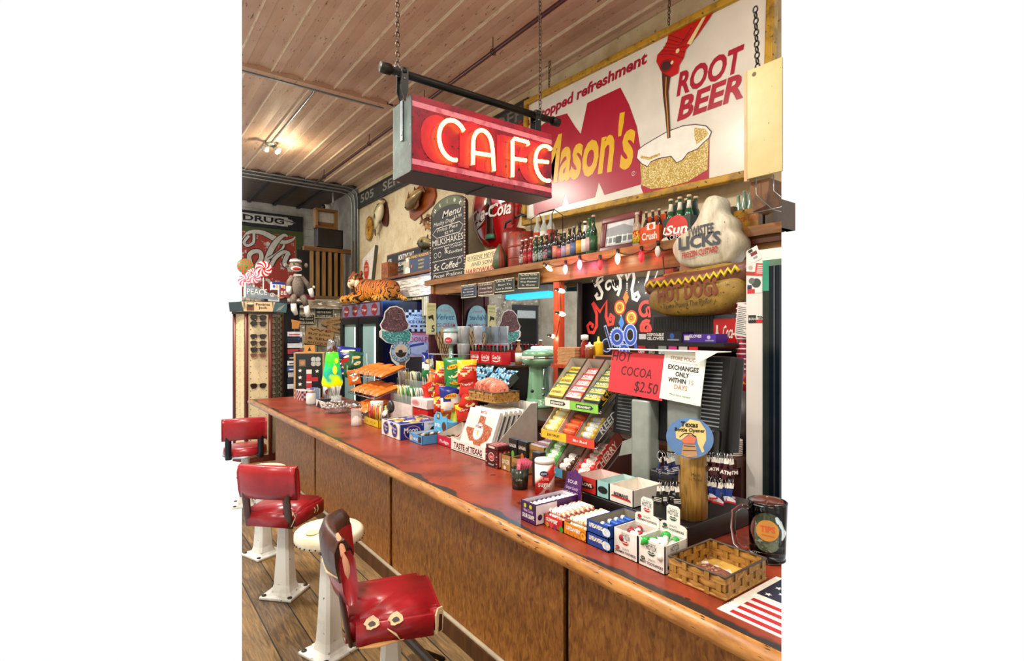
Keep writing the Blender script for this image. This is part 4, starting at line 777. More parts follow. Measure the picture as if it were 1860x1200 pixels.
# ------------------------------------------------------------ carved ice cream and hot dog signs
def carved(pts,X,d,mt,bev=.03):
    """pillow shaped board from photo outline points measured on plane x=X"""
    P=[at(px,py,X=X) for px,py in pts]; yc=sum(p.y for p in P)/len(P); zb=min(p.z for p in P); o=[(yc-p.y,p.z-zb) for p in P]
    cx=sum(p[0] for p in o)/len(o); cz=sum(p[1] for p in o)/len(o); b=B(); n=len(o); vs=[];rings=[(1.0,d),(1.0,d*.35),(.96,.1*d),(.88,0.0),(.6,-.012),(.3,-.016)]
    for k,y in rings: vs+= [(cx+(x-cx)*k,y,cz+(z-cz)*k) for x,z in o]
    fs=[]
    for i in range(len(rings)-1):
        for j in range(n): fs.append((i*n+j,i*n+(j+1)%n,(i+1)*n+(j+1)%n,(i+1)*n+j))
    fs+= [tuple(range(n)),tuple((len(rings)-1)*n+j for j in range(n-1,-1,-1))]
    bm=bmesh.new(); q=[bm.verts.new(v) for v in vs]
    for f in fs: bm.faces.new([q[i] for i in f])
    bmesh.ops.recalc_face_normals(bm,faces=bm.faces[:]); b.bm(bm,mt,True); return b,yc,zb
def smooth_outline(pts,k=3):
    n=len(pts); out=[]
    for i in range(n):
        p0,p1,p2,p3=[pts[(i+j-1)%n] for j in range(4)]
        for s in range(k):
            t=s/k; out.append(tuple(.5*((2*p1[a])+(-p0[a]+p2[a])*t+(2*p0[a]-5*p1[a]+4*p2[a]-p3[a])*t*t+(-p0[a]+3*p1[a]-3*p2[a]+p3[a])*t**3) for a in (0,1)))
    return out
CREAM=patchy('cfc9b4','a59c84','7d735c',6,.4,.66,30,.68,r=.5,stretch=(3,3,.8))
TX=2.65
b,yc,zb0=carved(smooth_outline([(1231,480),(1219,462),(1218,446),(1228,430),(1246,418),(1262,398),(1272,374),(1282,356),(1294,353),(1304,362),(1306,382),(1320,392),(1327,402),(1328,416),(1340,430),(1341,446),(1330,466),(1318,478),(1290,484),(1255,487)]),TX,.12,CREAM)
tw=thing('custard_sign','carved white custard swirl sign lettered Twistee Licks','sign',(TX,yc,zb0),FX); b.build('swirl',tw)
def tp(px,py,X,yc,zb): p=at(px,py,X=X); return yc-p.y,p.z-zb
b=B(); CONEB=wood('7a4a2a','a06a40',axis='Y',sc_=5); q=[tp(x,y,TX,yc,zb0) for x,y in ((1229,478),(1322,470),(1318,500),(1232,505))]; b.prism(q[::-1],.03,.11,m('a8704c',.5)); b.build('cone',tw)
b=B(); DG=m('3e424c',.5)
for s,p0,p1,hh,mt,bo in (('TWISTEE',(1252,432),(1300,422),.052,DG,.03),('LICKS',(1236,454),(1313,442),.066,DG,.04),('FROZEN CUSTARD',(1243,470),(1308,457),.032,m('a82a24',.5),.03)):
    a=tp(*p0,TX,yc,zb0); c=tp(*p1,TX,yc,zb0); b.text(s,(a[0]+c[0])/2,(a[1]+c[1])/2-.0,hh,mt,y=-.02,w=(c[0]-a[0]),bold=bo,rot=math.atan2(c[1]-a[1],c[0]-a[0]))
b.build('lettering',tw)
HDX=2.56
BUN=patchy('9a7a2c','7a5c1c','4a3510',8,.4,.62,60,.62,r=.5)
b,yc,zb=carved(smooth_outline([(1176,560),(1173,540),(1182,526),(1205,520),(1260,515),(1310,506),(1340,502),(1347,520),(1346,535),(1328,556),(1300,568),(1250,574),(1205,573)]),HDX,.14,BUN)
hd=thing('hot_dog_sign','carved hot dog in bun sign lettered Hot Dogs','sign',(HDX,yc,zb),FX); b.build('front_bun',hd)
T2=lambda px,py:tp(px,py,HDX,yc,zb)
b=B(); q=[T2(x,y) for x,y in ((1174,520),(1215,514),(1270,509),(1320,499),(1352,488))]; b.tube([(x,.06,z) for x,z in q],[.05,.062,.065,.062,.05],m('6d4030',.4),n=12); b.ell((q[0][0],.06,q[0][1]),.05,m('6d4030',.4)); b.ell((q[-1][0],.06,q[-1][1]),.05,m('6d4030',.4)); b.build('sausage',hd)
b=B(); q=[T2(x,y) for x,y in ((1196,508),(1250,500),(1300,491),(1330,486))]; b.tube([(x,.075,z) for x,z in q],[.042,.045,.045,.03],BUN,n=12); b.build('rear_bun',hd)
b=B(); pts=[]; n=26
for i in range(n+1):
    t=i/n; px=1176+t*167; py=518-3*t-27*t*t; x,z=T2(px,py); pts.append((x,-.005,z+(.018 if i%2 else -.012)))
b.tube(pts,.011,m('d9b824',.35),n=7); b.build('mustard',hd)
b=B()
for s,p0,p1,hh,mt,bo in (('HOT DOGS',(1199,549),(1308,534),.085,m('7e3c22',.5),.03),('Texas Proud The Flavor',(1208,562),(1298,550),.03,m('4a3510',.5),0)):
    a=T2(*p0); c=T2(*p1); b.text(s,(a[0]+c[0])/2,(a[1]+c[1])/2,hh,mt,y=-.0205,w=c[0]-a[0],bold=bo,rot=math.atan2(c[1]-a[1],c[0]-a[0]))
b.build('lettering',hd)
# ------------------------------------------------------------ yellow hanging sign with wire basket
YX=2.62; l,wd,h=span(YX,1353,131,1420,326); ye=thing('hanging_sign','blank yellow enamel sign hung by chain right of root beer sign','sign',(YX,l.y,l.z),FX)
b=B(); YE=patchy('c4b47a','b4a062','8a6a2c',3,.4,.65,50,.7,r=.32,bump=0.02); b.bx(-wd/2,wd/2,0,.012,0,h,YE); b.bx(-wd/2-.004,-wd/2+.012,-.002,.02,-.01,h,m('d8a070',.4)); b.disc(-wd/2+.05,h-.03,.011,-.001,m('5a4a24')); b.build('panel',ye)
o=chain_mesh(.36,m('2a2724',.4,.5),.04,.0042,.012).build('chain',ye); o.location=(-wd/2+.045,.02,h+.33); o.rotation_euler=(R(4),0,0)
bs=thing('wire_tray','brown sack in a wire tray below the yellow sign','tray',(YX+.12,l.y,l.z-.165),FX)
b=B(); b.prism([(-wd/2+.02,.0),(wd/2-.1,.02),(wd/2-.08,.155),(-wd/2-.0,.155)],-.08,.06,patchy('7a5638','5d3f28',None,6,r=.7)); clip(b.build('sack',bs),False,True)
b=B(); 
for x in (-wd/2+.05,-wd/2+.14): b.tube([(x,-.1,.16),(x,-.1,.08),(x+.08,-.09,-.01),(x+.08,.08,-.01)],.003,STEEL,n=5)
b.tube([(-wd/2,-.09,-.01),(wd/2,-.09,-.005)],.003,STEEL,n=5); clip(b.build('wire',bs),False,True)
# ------------------------------------------------------------ string of bulbs
wire=thing('string_lights','dark cable of a light string draped along the beam and post','light string',(0,0,0))
bl=[(994,488,'w'),(1027,488,'p'),(1053,479,'p'),(1090,479,'r'),(1122,468,'w'),(1165,464,'r'),(1195,454,'o')]; LX=HX-.035
pts=[]
P0=[at(985,484,X=LX)]+[at(px,py-9,X=LX) for px,py,_ in bl]+[at(1215,452,X=LX)]
for i in range(len(P0)-1):
    for k in range(5):
        t=k/5; p=P0[i].lerp(P0[i+1],t); p.z-=.02*math.sin(PI*t); pts.append(p[:])
B().tube(pts+[P0[-1][:]],.0035,m('231812'),n=5).build('cable',wire)
def bulb(p,kind,label,rot=(0,0,0),on=True):
    col={'w':('fff0c8',3.5),'p':('ff8fae',3.0),'r':('e8202c',1.6),'o':('e8e2d8',0)}[kind]
    t=thing('light_bulb',label,'bulb',p,0,'bulbs on the light string'); t.rotation_euler=rot
    B().cyl((0,0,.045),(0,0,.012),.012,m('1d1714'),n=10).build('socket',t); B().lathe([(.009,.014),(.016,-.002),(.019,-.02),(.014,-.045),(.004,-.06),(0,-.062)],glow(*col) if col[1] else m(col[0],.1),n=14).build('glass',t)
    if col[1]: point('bulb_glow',(p[0]-.045,p[1],p[2]-.02),{'w':.7,'p':1.2,'r':.9}[kind],{'w':(1,.8,.5),'p':(1,.2,.45),'r':(1,.1,.08)}[kind],.02)
for i,(px,py,k) in enumerate(bl): bulb(at(px,py-4,X=LX),k,{'w':'glowing white bulb','p':'glowing pink bulb','r':'red bulb','o':'unlit white bulb'}[k]+[' leftmost of the string under the bottles',' left one of the pink pair on the beam',' right one of the pink pair on the beam',' on the beam below the row of bottles',' on the beam below the framed photo',' on the beam below the orange carton',' at the right end of the string'][i],(0,R(-60),0) if i==0 else (0,0,0))
for i,(px,py) in enumerate(((1016,527),(1017,569),(1003,610))): bulb(at(px,py,X=HX+.02),'w',('top','middle','lowest')[i]+' glowing white bulb on the orange post by the mirror',(0,R(-80),0))
B().tube([at(1019,500,X=HX+.03)[:],at(1018,527,X=HX+.028)[:],at(1019,570,X=HX+.028)[:],at(1010,612,X=HX+.028)[:]],.003,m('231812'),n=5).build('cable',wire)
B().tube([at(1204,466,X=HX+.0)[:],at(1209,520,X=HX+.02)[:],at(1212,560,X=HX+.02)[:]],.003,m('231812'),n=5).build('cable',wire)
# ================================================================ the far left: drug store signs, balcony, rack of sunglasses
DY=BACK-.02
# painted drug-store and cola signs on the rear wall
l,wd,h=spanY(DY-.04,430,374,550,418)
a=at(550,388,Y=DY-.04); c=at(550,560,Y=DY-.04); x1=a.x; zt=at(441,376,Y=DY-.04).z; zm=at(500,415,Y=DY-.04).z; 
ds=thing('drug_sign','white DRUG sign panel on black board above the faded cola sign','sign',(x1-1.45,DY-.06,zm)); hh=zt-zm-.05
b=B(); b.bx(-.2,1.45,0,.04,0,hh,m('26262a',.6,0,.2)); b.poly([(-.2,.06),(1.16,.06),(1.16,.09),(1.23,.10),(1.29,.16),(1.31,hh/2),(1.29,hh-.14),(1.23,hh-.09),(1.16,hh-.08),(1.16,hh-.05),(-.2,hh-.05)],-.002,patchy('d8d8d2','bcbcb4',None,9,r=.6)); gx=lambda px:at(px,400,Y=DY-.06).x-(x1-1.45)
b.text('DRUG',(gx(441)+gx(516))/2,.06+(hh-.11)*.22,(hh-.11)*.58,m('17171a',.6),y=-.004,w=gx(516)-gx(441),bold=.03); b.build('board',ds); clip(ds.children[0],True,False)
cs=thing('faded_cola_sign','faded red cola sign with green border behind the sock monkey','sign',(x1-1.45,DY-.06,zm-1.55))
b=B(); FR=patchy('a83a30','d8cfc4',None,7,.55,.60,r=.6); b.bx(-.2,1.45,0,.04,0,1.54,m('4a5a34',.6)); b.rect(-.2,1.31,0.1,1.44,-.002,m('b0762c',.6)); b.rect(-.2,1.295,.1,1.425,-.004,FR)
SW=m('d5d0c6',.6); SO=m('2a1e1c',.6)
swn=[0]
def sw(pts,wd,tp=None):
    q=smooth_outline_open(pts); n=len(q); t=None if not tp else [tp[0]+(tp[1]-tp[0])*i/(n-1) if len(tp)==2 else (tp[0]+(tp[1]-tp[0])*min(1,2*i/(n-1)) if 2*i<n else tp[1]+(tp[2]-tp[1])*(2*i/(n-1)-1)) for i in range(n)]
    swn[0]+=.0022; b.line(q,wd+.03,-.006-swn[0],SO,taper=t); b.line(q,wd,-.007-swn[0],SW,taper=t)
def smooth_outline_open(pts,k=5):
    P=[pts[0]]+list(pts)+[pts[-1]]; out=[]
    for i in range(1,len(P)-2):
        p0,p1,p2,p3=P[i-1:i+3]
        for s in range(k):
            t=s/k; out.append(tuple(.5*((2*p1[a])+(-p0[a]+p2[a])*t+(2*p0[a]-5*p1[a]+4*p2[a]-p3[a])*t*t+(-p0[a]+3*p1[a]-3*p2[a]+p3[a])*t**3) for a in (0,1)))
    return out+[pts[-1]]
K=lambda px,py:(lambda p:(p.x-(x1-1.45),p.z-(zm-1.55)))(at(px,py,Y=DY-.06))
sw([K(442,433),K(452,422),K(475,422),K(500,434),K(515,440),K(530,436),K(536,430)],.11,[.3,1,.2])
sw([K(461,424),K(460,440),K(449,446),K(443,440),K(452,428)],.05); sw([K(522,430),K(516,427),K(505,435),K(494,450),K(486,468),K(483,480)],.10,[.3,1,1])
sw([K(455,480),K(452,465),K(460,457),K(472,458),K(474,470),K(466,482)],.08); sw([K(486,470),K(500,462),K(512,452),K(516,444)],.04)
sw([K(492,482),K(500,468),K(514,458),K(524,462),K(514,478)],.07); sw([K(522,462),K(516,478),K(522,484)],.08)
clip(b.build('panel',cs),True,False)
# balcony
bal=thing('balcony_rail','brown wooden balcony railing with square balusters beside cola sign','railing',(0,0,0)); BY=9.3
a=at(551,450,Y=BY); c=at(628,456,Y=BY); zr=(a.z+c.z)/2; zb=at(590,529,Y=BY).z; RW=wood('5c3a1a','7d5528',axis='X'); RV=wood('6b4a26','96703c',axis='Z')
B().bx(a.x,c.x+.1,BY-.04,BY+.05,zr-.04,zr+.03,RW).build('top_rail',bal); B().bx(a.x,c.x+.1,BY-.03,BY+.03,2.2,2.24,RW).build('bottom_rail',bal)
for i in range(6): 
    x=at(566+11*i,500,Y=BY).x; B().bx(x-.025,x+.025,BY-.025,BY+.025,2.24,zr-.04,RV).build('baluster',bal)
DKP=m('0d0a09',.7); o=B().bx(a.x-.02,WX-.06,9.62,9.66,2.2,3.05,DKP).build('dark_backing'); tag(o,'black cloth hung behind the balcony balusters','curtain')  # black sheet stands in for the shade behind the balcony rail
p=at(597,452,Y=9.33); o=B().cbx(-.22,.22,-.1,.1,-.02,.30,m('12110f',.4),.01).rect(-.19,.19,.02,.27,-.1005,m('1d1c1a',.3)).build('speaker_box',loc=(p.x,9.33,zr+.052)); tag(o,'black box set standing on the balcony rail','television')
p=at(591,425,Y=9.33); t=thing('wooden_crate','small wooden crate with pale panel atop the black balcony box','crate',(p.x,9.33,zr+.354)); b=B(); b.bx(-.19,.19,-.08,.08,0,.04,RW); b.bx(-.19,.19,-.08,.08,.30,.34,RW); b.bx(-.19,-.15,-.08,.08,.04,.3,RV); b.bx(.15,.19,-.08,.08,.04,.3,RV); b.bx(-.15,.15,.0,.02,.04,.12,RW); b.build('frame',t); B().bx(-.15,.15,.02,.03,.04,.3,m('a9a69b',.6)).build('panel',t)
# --- sunglass rack
RX,RY=1.50,7.45
rk=thing('sunglass_rack','six sided sunglass display tower with tan panels and maroon posts','display rack',(RX,RY,0)); ang0=R(-101.6)
TAN=m('dcc69c',.55,0,.06); MAH=wood('4a140c','6b2416',axis='Z',sc_=5); apo=.235; sd_=2*apo*math.tan(PI/6)
B().lathe([(0,0),(.3,0),(.3,.08),(0,.08)],MAH,n=6,smooth=False).build('base',rk)
for k in range(6):
    an=ang0+k*PI/3; M_=Matrix.Rotation(an+PI/2,4,'Z'); b=B(); b.T=M_; b.bx(-sd_/2+.02,sd_/2-.02,-apo,-apo+.012,.08,1.84,TAN)
    for r_ in range(22):
        for s in (-1,1): b.disc(s*.088,.2+r_*.076,.006,-apo-.001,BLACK,n=8)
        b.cyl((0,-apo,.2+r_*.076),(0,-apo-.02,.205+r_*.076),.004,m('e8dfc0'),n=6)
    b.build('panel',rk)
    an=ang0+(k+.5)*PI/3; rr_=apo/math.cos(PI/6); b=B(); b.cyl((rr_*math.cos(an),rr_*math.sin(an),.08),(rr_*math.cos(an),rr_*math.sin(an),1.84),.024,MAH,n=8); b.build('post',rk)
B().lathe([(0,1.84),(.31,1.84),(.31,1.87),(0,1.87)],m('2a2320'),n=6,smooth=False).build('top',rk)
hdm=Matrix.Rotation(ang0+PI/2,4,'Z'); b=B(); b.T=hdm; b.poly([(-.16,1.87),(.16,1.87),(.19,1.99),(-.19,1.99)],-.285,m('d8b98c',.5)); b.text('Panama',.05,1.945,.028,m('2a1a12'),y=-.287,w=.16,bold=.02); b.text('Jack',.05,1.905,.028,m('2a1a12'),y=-.287,w=.1,bold=.02); b.poly([(-.13,1.88),(-.05,1.88),(-.05,1.98),(-.13,1.98)],-.287,m('6b3a24')); b.disc(-.09,1.94,.025,-.288,m('3a241a')); b.disc(-.09,1.965,.04,-.2885,m('e0d0a8'),.012)
b.T=Matrix.Rotation(ang0+PI/2+PI/3,4,'Z'); b.poly([(-.16,1.87),(.16,1.87),(.19,1.99),(-.19,1.99)],-.285,m('6fa8ac',.5)); b.poly([(-.1,1.88),(.02,1.9),(.14,1.98),(-.02,1.93)],-.287,m('dfe6e2'))
b.T=Matrix.Rotation(ang0+PI/2-PI/3,4,'Z'); b.poly([(-.16,1.87),(.16,1.87),(.19,1.99),(-.19,1.99)],-.285,m('2a3a3e',.5)); b.build('header_card',rk)
def shades(name,lab,lens,frame,tint=None):
    t=thing('sunglasses',lab,'sunglasses'); t['group']='sunglasses on the rack'
    b=B(); LM=m(lens,.06,0,.0,coat=1)
    for s in (-1,1): b=B(); b.poly([(s*.012,.015),(s*.03,.022),(s*.062,.02),(s*.068,.0),(s*.055,-.022),(s*.028,-.022),(s*.014,-.008)],-.030,LM); b.build('lens',t)
    b=B(); FM=m(frame,.2)
    for s in (-1,1): b.tube([(s*.012,-.028,.015),(s*.03,-.03,.024),(s*.064,-.028,.022),(s*.07,-.026,.0),(s*.056,-.028,-.024),(s*.028,-.03,-.024),(s*.014,-.03,-.008)],.0035,FM,n=5,closed=True); b.tube([(s*.07,-.026,.015),(s*.072,.0,.014),(s*.07,.03,.008)],.003,FM,n=5)
    b.tube([(-.013,-.03,.01),(0,-.034,.014),(.013,-.03,.01)],.003,FM,n=5); b.build('frame',t); return t
proto=None
for i,(py,lens,fr_,lab) in enumerate(((577,'101214','17181a','black sunglasses, topmost on the front panel of the rack'),(588,'14181c','2a2c30','dark sunglasses, second from top on the front panel'),(611,'181614','3a3632','smoky sunglasses, third from top on the front panel'),(623,'2a1a12','4a3428','brown tortoise sunglasses, fourth from top on the front panel'),(635,'0c0c0e','101012','thick black sunglasses, fifth from top on the front panel'),(645,'6b3a24','9a7a5a','amber lens sunglasses, sixth from top on the front panel'),(700,'101214','17181a','lone black sunglasses low on the front panel of the rack'))):
    t=shades('s',lab,lens,fr_); z=at(475,py,Y=RY-.24).z; v=Matrix.Rotation(ang0+PI/2,4,'Z')@Vector((0,-apo-.0,0)); t.location=(RX+v.x,RY+v.y,z); t.rotation_euler=(0,0,ang0+PI/2); t.scale=(1.22,)*3
    if i==0: proto=t
v=Matrix.Rotation(ang0+PI/2+PI/3,4,'Z')@Vector((0,-apo,0))
SG='black sunglasses seen edge on along the right panel of the rack'
for i in range(15): dup(proto,(RX+v.x,RY+v.y,1.78-i*.075),ang0+PI/2+PI/3,SG,'sunglasses on the right panel of the rack')
v=Matrix.Rotation(ang0+PI/2-PI/3,4,'Z')@Vector((0,-apo,0))
for i in range(0): dup(proto,(RX+v.x,RY+v.y,1.74-i*.09),ang0+PI/2-PI/3,'black sunglasses seen edge on along left panel of the rack','sunglasses on the left panel of the rack')
# --- dark shelf unit behind with toys and pennants
su=thing('shelf_unit','tall black shelf unit behind the sunglass rack holding the monkey','shelf',(0,0,0)); SUY=7.86; SZ2=2.03
b=B(); b.bx(1.50,2.12,SUY,SUY+.4,0,SZ2-.03,m('0f0e0f',.6)); b.build('body',su); B().bx(1.38,2.16,SUY-.14,SUY+.42,SZ2-.03,SZ2,m('2a2c34',.5)).build('top_board',su); b=B(); clip(B().bx(.6,1.38,SUY-.14,SUY+.4,SZ2-.03,SZ2,m('2b3c8a',.4)).build('side_board',su),True,False)
def pennant(px0,px1,py0,py1,col,txt,lab,tip=1,Y=SUY-.16,wc=WHITE):
    a=at(px0,py0,Y=Y); c=at(px1,py1,Y=Y); w=c.x-a.x; h=a.z-c.z; t=thing('pennant',lab,'pennant',(a.x,Y,SZ2)); t.location.z=c.z
    b=B(); b.prism([(0,0),(w,-.03),(w,.02),(0.0,h)],0,.006,m(col,.7)); b.rect(-.012,.01,-.005,h+.01,-.001,m('dfe2e4')); b.text(txt,w*.36,h*.2,h*.42,wc,y=-.001,w=w*.6); 
    if txt=='PEACE': b.ring(w*.82,h*.22,.022,.028,-.001,wc); b.line([(w*.82,h*.22-.025),(w*.82,h*.22+.025)],.005,-.001,wc); b.line([(w*.82,h*.22),(w*.82-.018,h*.22-.018)],.005,-.001,wc); b.line([(w*.82,h*.22),(w*.82+.018,h*.22-.018)],.005,-.001,wc)
    b.build('cloth',t)
pennant(445,505,514,541,'7d8892','PEACE','grey pennant lettered PEACE pinned to the shelf edge'); pennant(506,572,521,541,'8a2a2c','BE KIND','dark red pennant lettered BE KIND behind the monkey')
def toybox(px0,px1,py0,py1,cols,lab,deco=None,Y=SUY-.05):
    a=at(px0,py0,Y=Y); c=at(px1,py1,Y=Y); t=thing('toy_box',lab,'box',((a.x+c.x)/2,Y,c.z)); w=c.x-a.x; h=a.z-c.z; b=B(); b.bx(-w/2,w/2,0,.12,0,h,m(cols[0],.5))
    if deco: deco(b,w,h)
    b.build('carton',t); return t
z0=SZ2
tb=toybox(485,522,505,525,('3a2a30',),'dark toy box with an orange pig picture on the shelf',lambda b,w,h:(b.disc(.02,h*.55,w*.28,-.001,m('d9925c'),h*.2),b.disc(-w*.22,h*.68,w*.14,-.0015,m('d9925c'),h*.14),b.rect(-w*.45,w*.1,h*.02,h*.35,-.002,m('e8e4e0')),b.rect(w*.1,w*.45,h*.85,h*.95,-.002,m('b8b8c8')))); tb.location.z=z0
tb=toybox(494,518,485,501,('e8e8ec',),'white and blue toy box atop the pig toy box',lambda b,w,h:(b.rect(-w/2,w/2,h*.7,h,-.001,m('2a3a8a')),[b.disc(-w*.35+w*.23*i,h*.45,w*.09,-.0015,m('e0b040' if i%2 else '4a6ac0'),h*.2) for i in range(4)])); tb.location.z=z0+.165
o=B().cyl((0,0,0),(0,0,.15),.03,m('c8ccd0',.25,.5)).build('tin_tube',loc=(at(479,516,Y=SUY).x,SUY,z0)); tag(o,'silver tube standing beside the pig toy box','tube')
def lolly(px,py,r,c1,c2,lab):
    Y=SUY-.02; p=at(px,py,Y=Y); t=thing('lollipop',lab,'lollipop',(p.x,Y,p.z)); b=B(); n=32
    for i in range(n):
        for k in range(5):
            r0,r1=r*k/5,r*(k+1)/5; f=lambda rr,j:(rr*math.cos(2*PI*j/n+rr/r*1.1),-.012*(1-(rr/r)**2),rr*math.sin(2*PI*j/n+rr/r*1.1))
            b.add([f(r0,i),f(r1,i),f(r1,i+1),f(r0,i+1)],[(0,1,2,3)],m(c1,.2) if (i//2)%2 else m(c2,.2),True)
    b.disc(0,0,r*.18,-.016,m(c1,.2)); b.add([(r*math.cos(2*PI*i/n),y,r*math.sin(2*PI*i/n)) for y in (0,.03) for i in range(n)],[(i,n+i,n+(i+1)%n,(i+1)%n) for i in range(n)]+[tuple(range(2*n-1,n-1,-1))],m(c2,.2)); b.build('candy',t); B().cyl((0,.02,-r),(0,.02,z0-p.z),.006,PAPER,n=6).build('stick',t)
lolly(479,488,.105,'d8222c','f2ece6','big red and white peppermint swirl lollipop on the shelf'); lolly(446,483,.10,'4a8a3a','d84a44','red and green swirl lollipop at left edge of the shelf'); lolly(462,503,.085,'d86a88','f0e4e4','pink swirl lollipop below the peppermint one'); lolly(444,509,.08,'e0607a','f0d8dc','pink swirl lollipop at the far left of the shelf'); lolly(456,495,.07,'c8506a','e8f0ea','small pale pink swirl lollipop between larger ones')
# --- sock monkey
mp_=at(541,543,Y=SUY-.14); mk=thing('sock_monkey','brown sock monkey plush with red lips sitting on the shelf edge','plush toy',(mp_.x,SUY-.17,SZ2)); S_=.0075
KN=patchy('6d6054','8a7d70',None,70,.45,.55,r=.9,bump=.4); CR=m('ece6da',.9,0,.06,40); RDL=m('c8262a',.8)
u=lambda px,py,y=0:(at(px,py,Y=SUY-.17).x-mp_.x,y,at(px,py,Y=SUY-.17).z-SZ2)
b=B(); b.tube([u(541,538,.03),u(541,530,.02),u(540,515,.0),u(539,503,0),u(539,497,0)],[.05,.085,.085,.065,.035],KN,n=14); b.build('body',mk)
b=B(); b.ell(u(537,484,-.0),(.085,.075,.075),KN); b.build('head',mk); b=B(); b.lathe([(.075,0),(.072,.03),(.0,.05)],KN,c=u(537,475),n=16); b.build('hat',mk); b=B(); b.lathe([(.079,-.008),(.080,.012),(.076,.018)],CR,c=u(537,475),n=16); b.build('hat_band',mk)
b=B(); b.ell(u(536,489,-.06),(.075,.035,.036),CR); b.build('muzzle',mk); b=B(); b.ell(u(536,489,-.085),(.058,.018,.022),RDL); b.build('lips',mk)
for s,px in ((-1,531),(1,543)): b=B(); b.ell(u(px,480,-.07),.009,BLACK,8,6); b.build('eye',mk)
for px in (519,556): b=B(); b.ell(u(px,482,.0),(.028,.014,.032),KN,10,7); b.build('ear',mk)
for pts,hand in (([(546,503),(556,514),(562,524)],[(562,524),(565,532),(566,540)]),([(532,503),(525,512),(524,520)],[(524,520),(524,528),(526,534)])):
    b=B(); b.tube([u(*p,-.01) for p in pts],[.04,.036,.033],KN,n=10); b.build('arm',mk); b=B(); b.tube([u(*p,-.02) for p in hand],[.035,.037,.022],CR,n=10); b.build('hand',mk)
for pts,foot in (([(535,535),(532,541),(532,552)],[(532,551),(533,562),(537,572)]),([(547,535),(551,542),(555,556)],[(555,555),(557,566),(558,576)])):
    b=B(); b.tube([u(*pts[0],.02),u(*pts[1],-.03),u(*pts[2],-.03)],[.045,.043,.038],KN,n=10); b.build('leg',mk); b=B(); b.tube([u(*p,-.03) for p in foot],[.038,.042,.028],CR,n=10); b.build('foot',mk)
b=B(); b.ell(u(571,521,.03),.022,CR,8,6); b.build('tail_tip',mk); b=B(); b.rect(-.05,.05,-.012,.012,0,m('d8d2c8')); o=b.build('bow_tie',mk); o.location=u(538,500,-.075)
# --- signs on the plank wall
def wsign(px0,px1,py0,py1,col,lines,lab,Y=8.78,bord='c8c0a0',tc='d8d4c8',rot=0,nm='slogan_sign'):
    a=at(px0,py0,Y=Y); c=at(px1,py1,Y=Y); w=c.x-a.x; h=a.z-c.z; t=thing(nm,lab,'sign',((a.x+c.x)/2,Y,c.z)); t.rotation_euler=(0,rot,0); b=B(); b.bx(-w/2,w/2,0,.02,0,h,m(col,.6))
    if bord: b.line([(-w/2,0),(w/2,0),(w/2,h),(-w/2,h)],.014,-.002,m(bord),closed=True)
    n=len(lines)
    for i,s in enumerate(lines): b.text(s,0,h*(1-(i+.8)/n),h*.5/n,m(tc),y=-.003,w=w*.8,bold=.01)
    b.build('board',t); return t
wsign(540,571,570,587,'1c1a1a',["If You Can't",'Sing Good','Sing Loud'],'black slogan sign about singing loud under the monkey feet',Y=8.84); wsign(572,605,556,577,'1a2020',['THIS HIGH NOTES','USED TO BE FUNNY','TO SOME FOLKS'],'black slogan sign on the plank wall left of the cooler',Y=8.84)
for o_ in ('slogan_sign',): pass
t=wsign(552,603,595,626,'b59466',['WE','BUY JUNK','& SELL','ANTIQUES'],'tan wooden buy junk and sell antiques sign behind the lava lamp',Y=8.84,bord=None,tc='6b3a1a',rot=R(8),nm='antiques_sign')
def arrow(px0,px1,py,lab,txt,rot):
    a=at(px0,py,Y=8.75); c=at(px1,py,Y=8.75); w=c.x-a.x; t=thing('arrow_sign',lab,'sign',((a.x+c.x)/2,8.83,a.z)); t.rotation_euler=(0,rot,0); b=B(); b.prism([(-w/2,-.05),(w/2,-.05),(w/2-.04,0),(w/2,.05),(-w/2,.05),(-w/2-.06,0)],0,.02,m('a8865c',.6)); b.text(txt,0,-.02,.04,m('3a2414'),y=-.001,w=w*.75); b.build('board',t)
arrow(592,624,583,'upper tan arrow sign on plank wall pointing left','KELLTOWN',R(-12)); arrow(603,622,597,'lower tan arrow sign on plank wall near cooler door','TALK',R(14))
p=at(538,588,Y=8.3); t=thing('state_cutout','orange brown state shaped cutout standing on the sticker rack','cutout',(p.x,7.2,at(538,597,Y=7.2).z)); t.location.x=at(538,590,Y=7.2).x; b=B(); b.prism([(-.05,0),(.03,.0),(.05,.09),(.06,.10),(-.06,.12),(-.05,.07)],0,.01,m('c8853a',.6)); b.build('board',t)
sr=thing('sticker_rack','white and navy sticker spinner rack right of the sunglasses','display rack',(at(538,650,Y=7.2).x,7.22,0)); b=B(); b.cyl((0,.06,0),(0,.06,1.66),.015,DARKM); b.cyl((0,.06,0),(0,.06,.02),.16,DARKM); b.build('pole',sr)
cs_=['e4e6ea','27304e','d8dce0','c83a3a','1c1c22','e8e8e8','3a5a9a','d8d0c8','22283a','e0e4e8']; rr=random.Random(3)
for i in range(10):
    b=B(); z=1.62-.075*i; b.T=Matrix.Rotation(rr.uniform(-.3,.3),4,'Z'); b.bx(-.10,.08,-.0,.004,z-.06,z,m(cs_[i],.5)); b.rect(-.08,.05,z-.045,z-.03,-.002,m(cs_[(i+3)%10])); b.disc(.04,z-.02,.012,-.002,m(cs_[(i+5)%10]),n=10); b.build('sticker_card',sr)
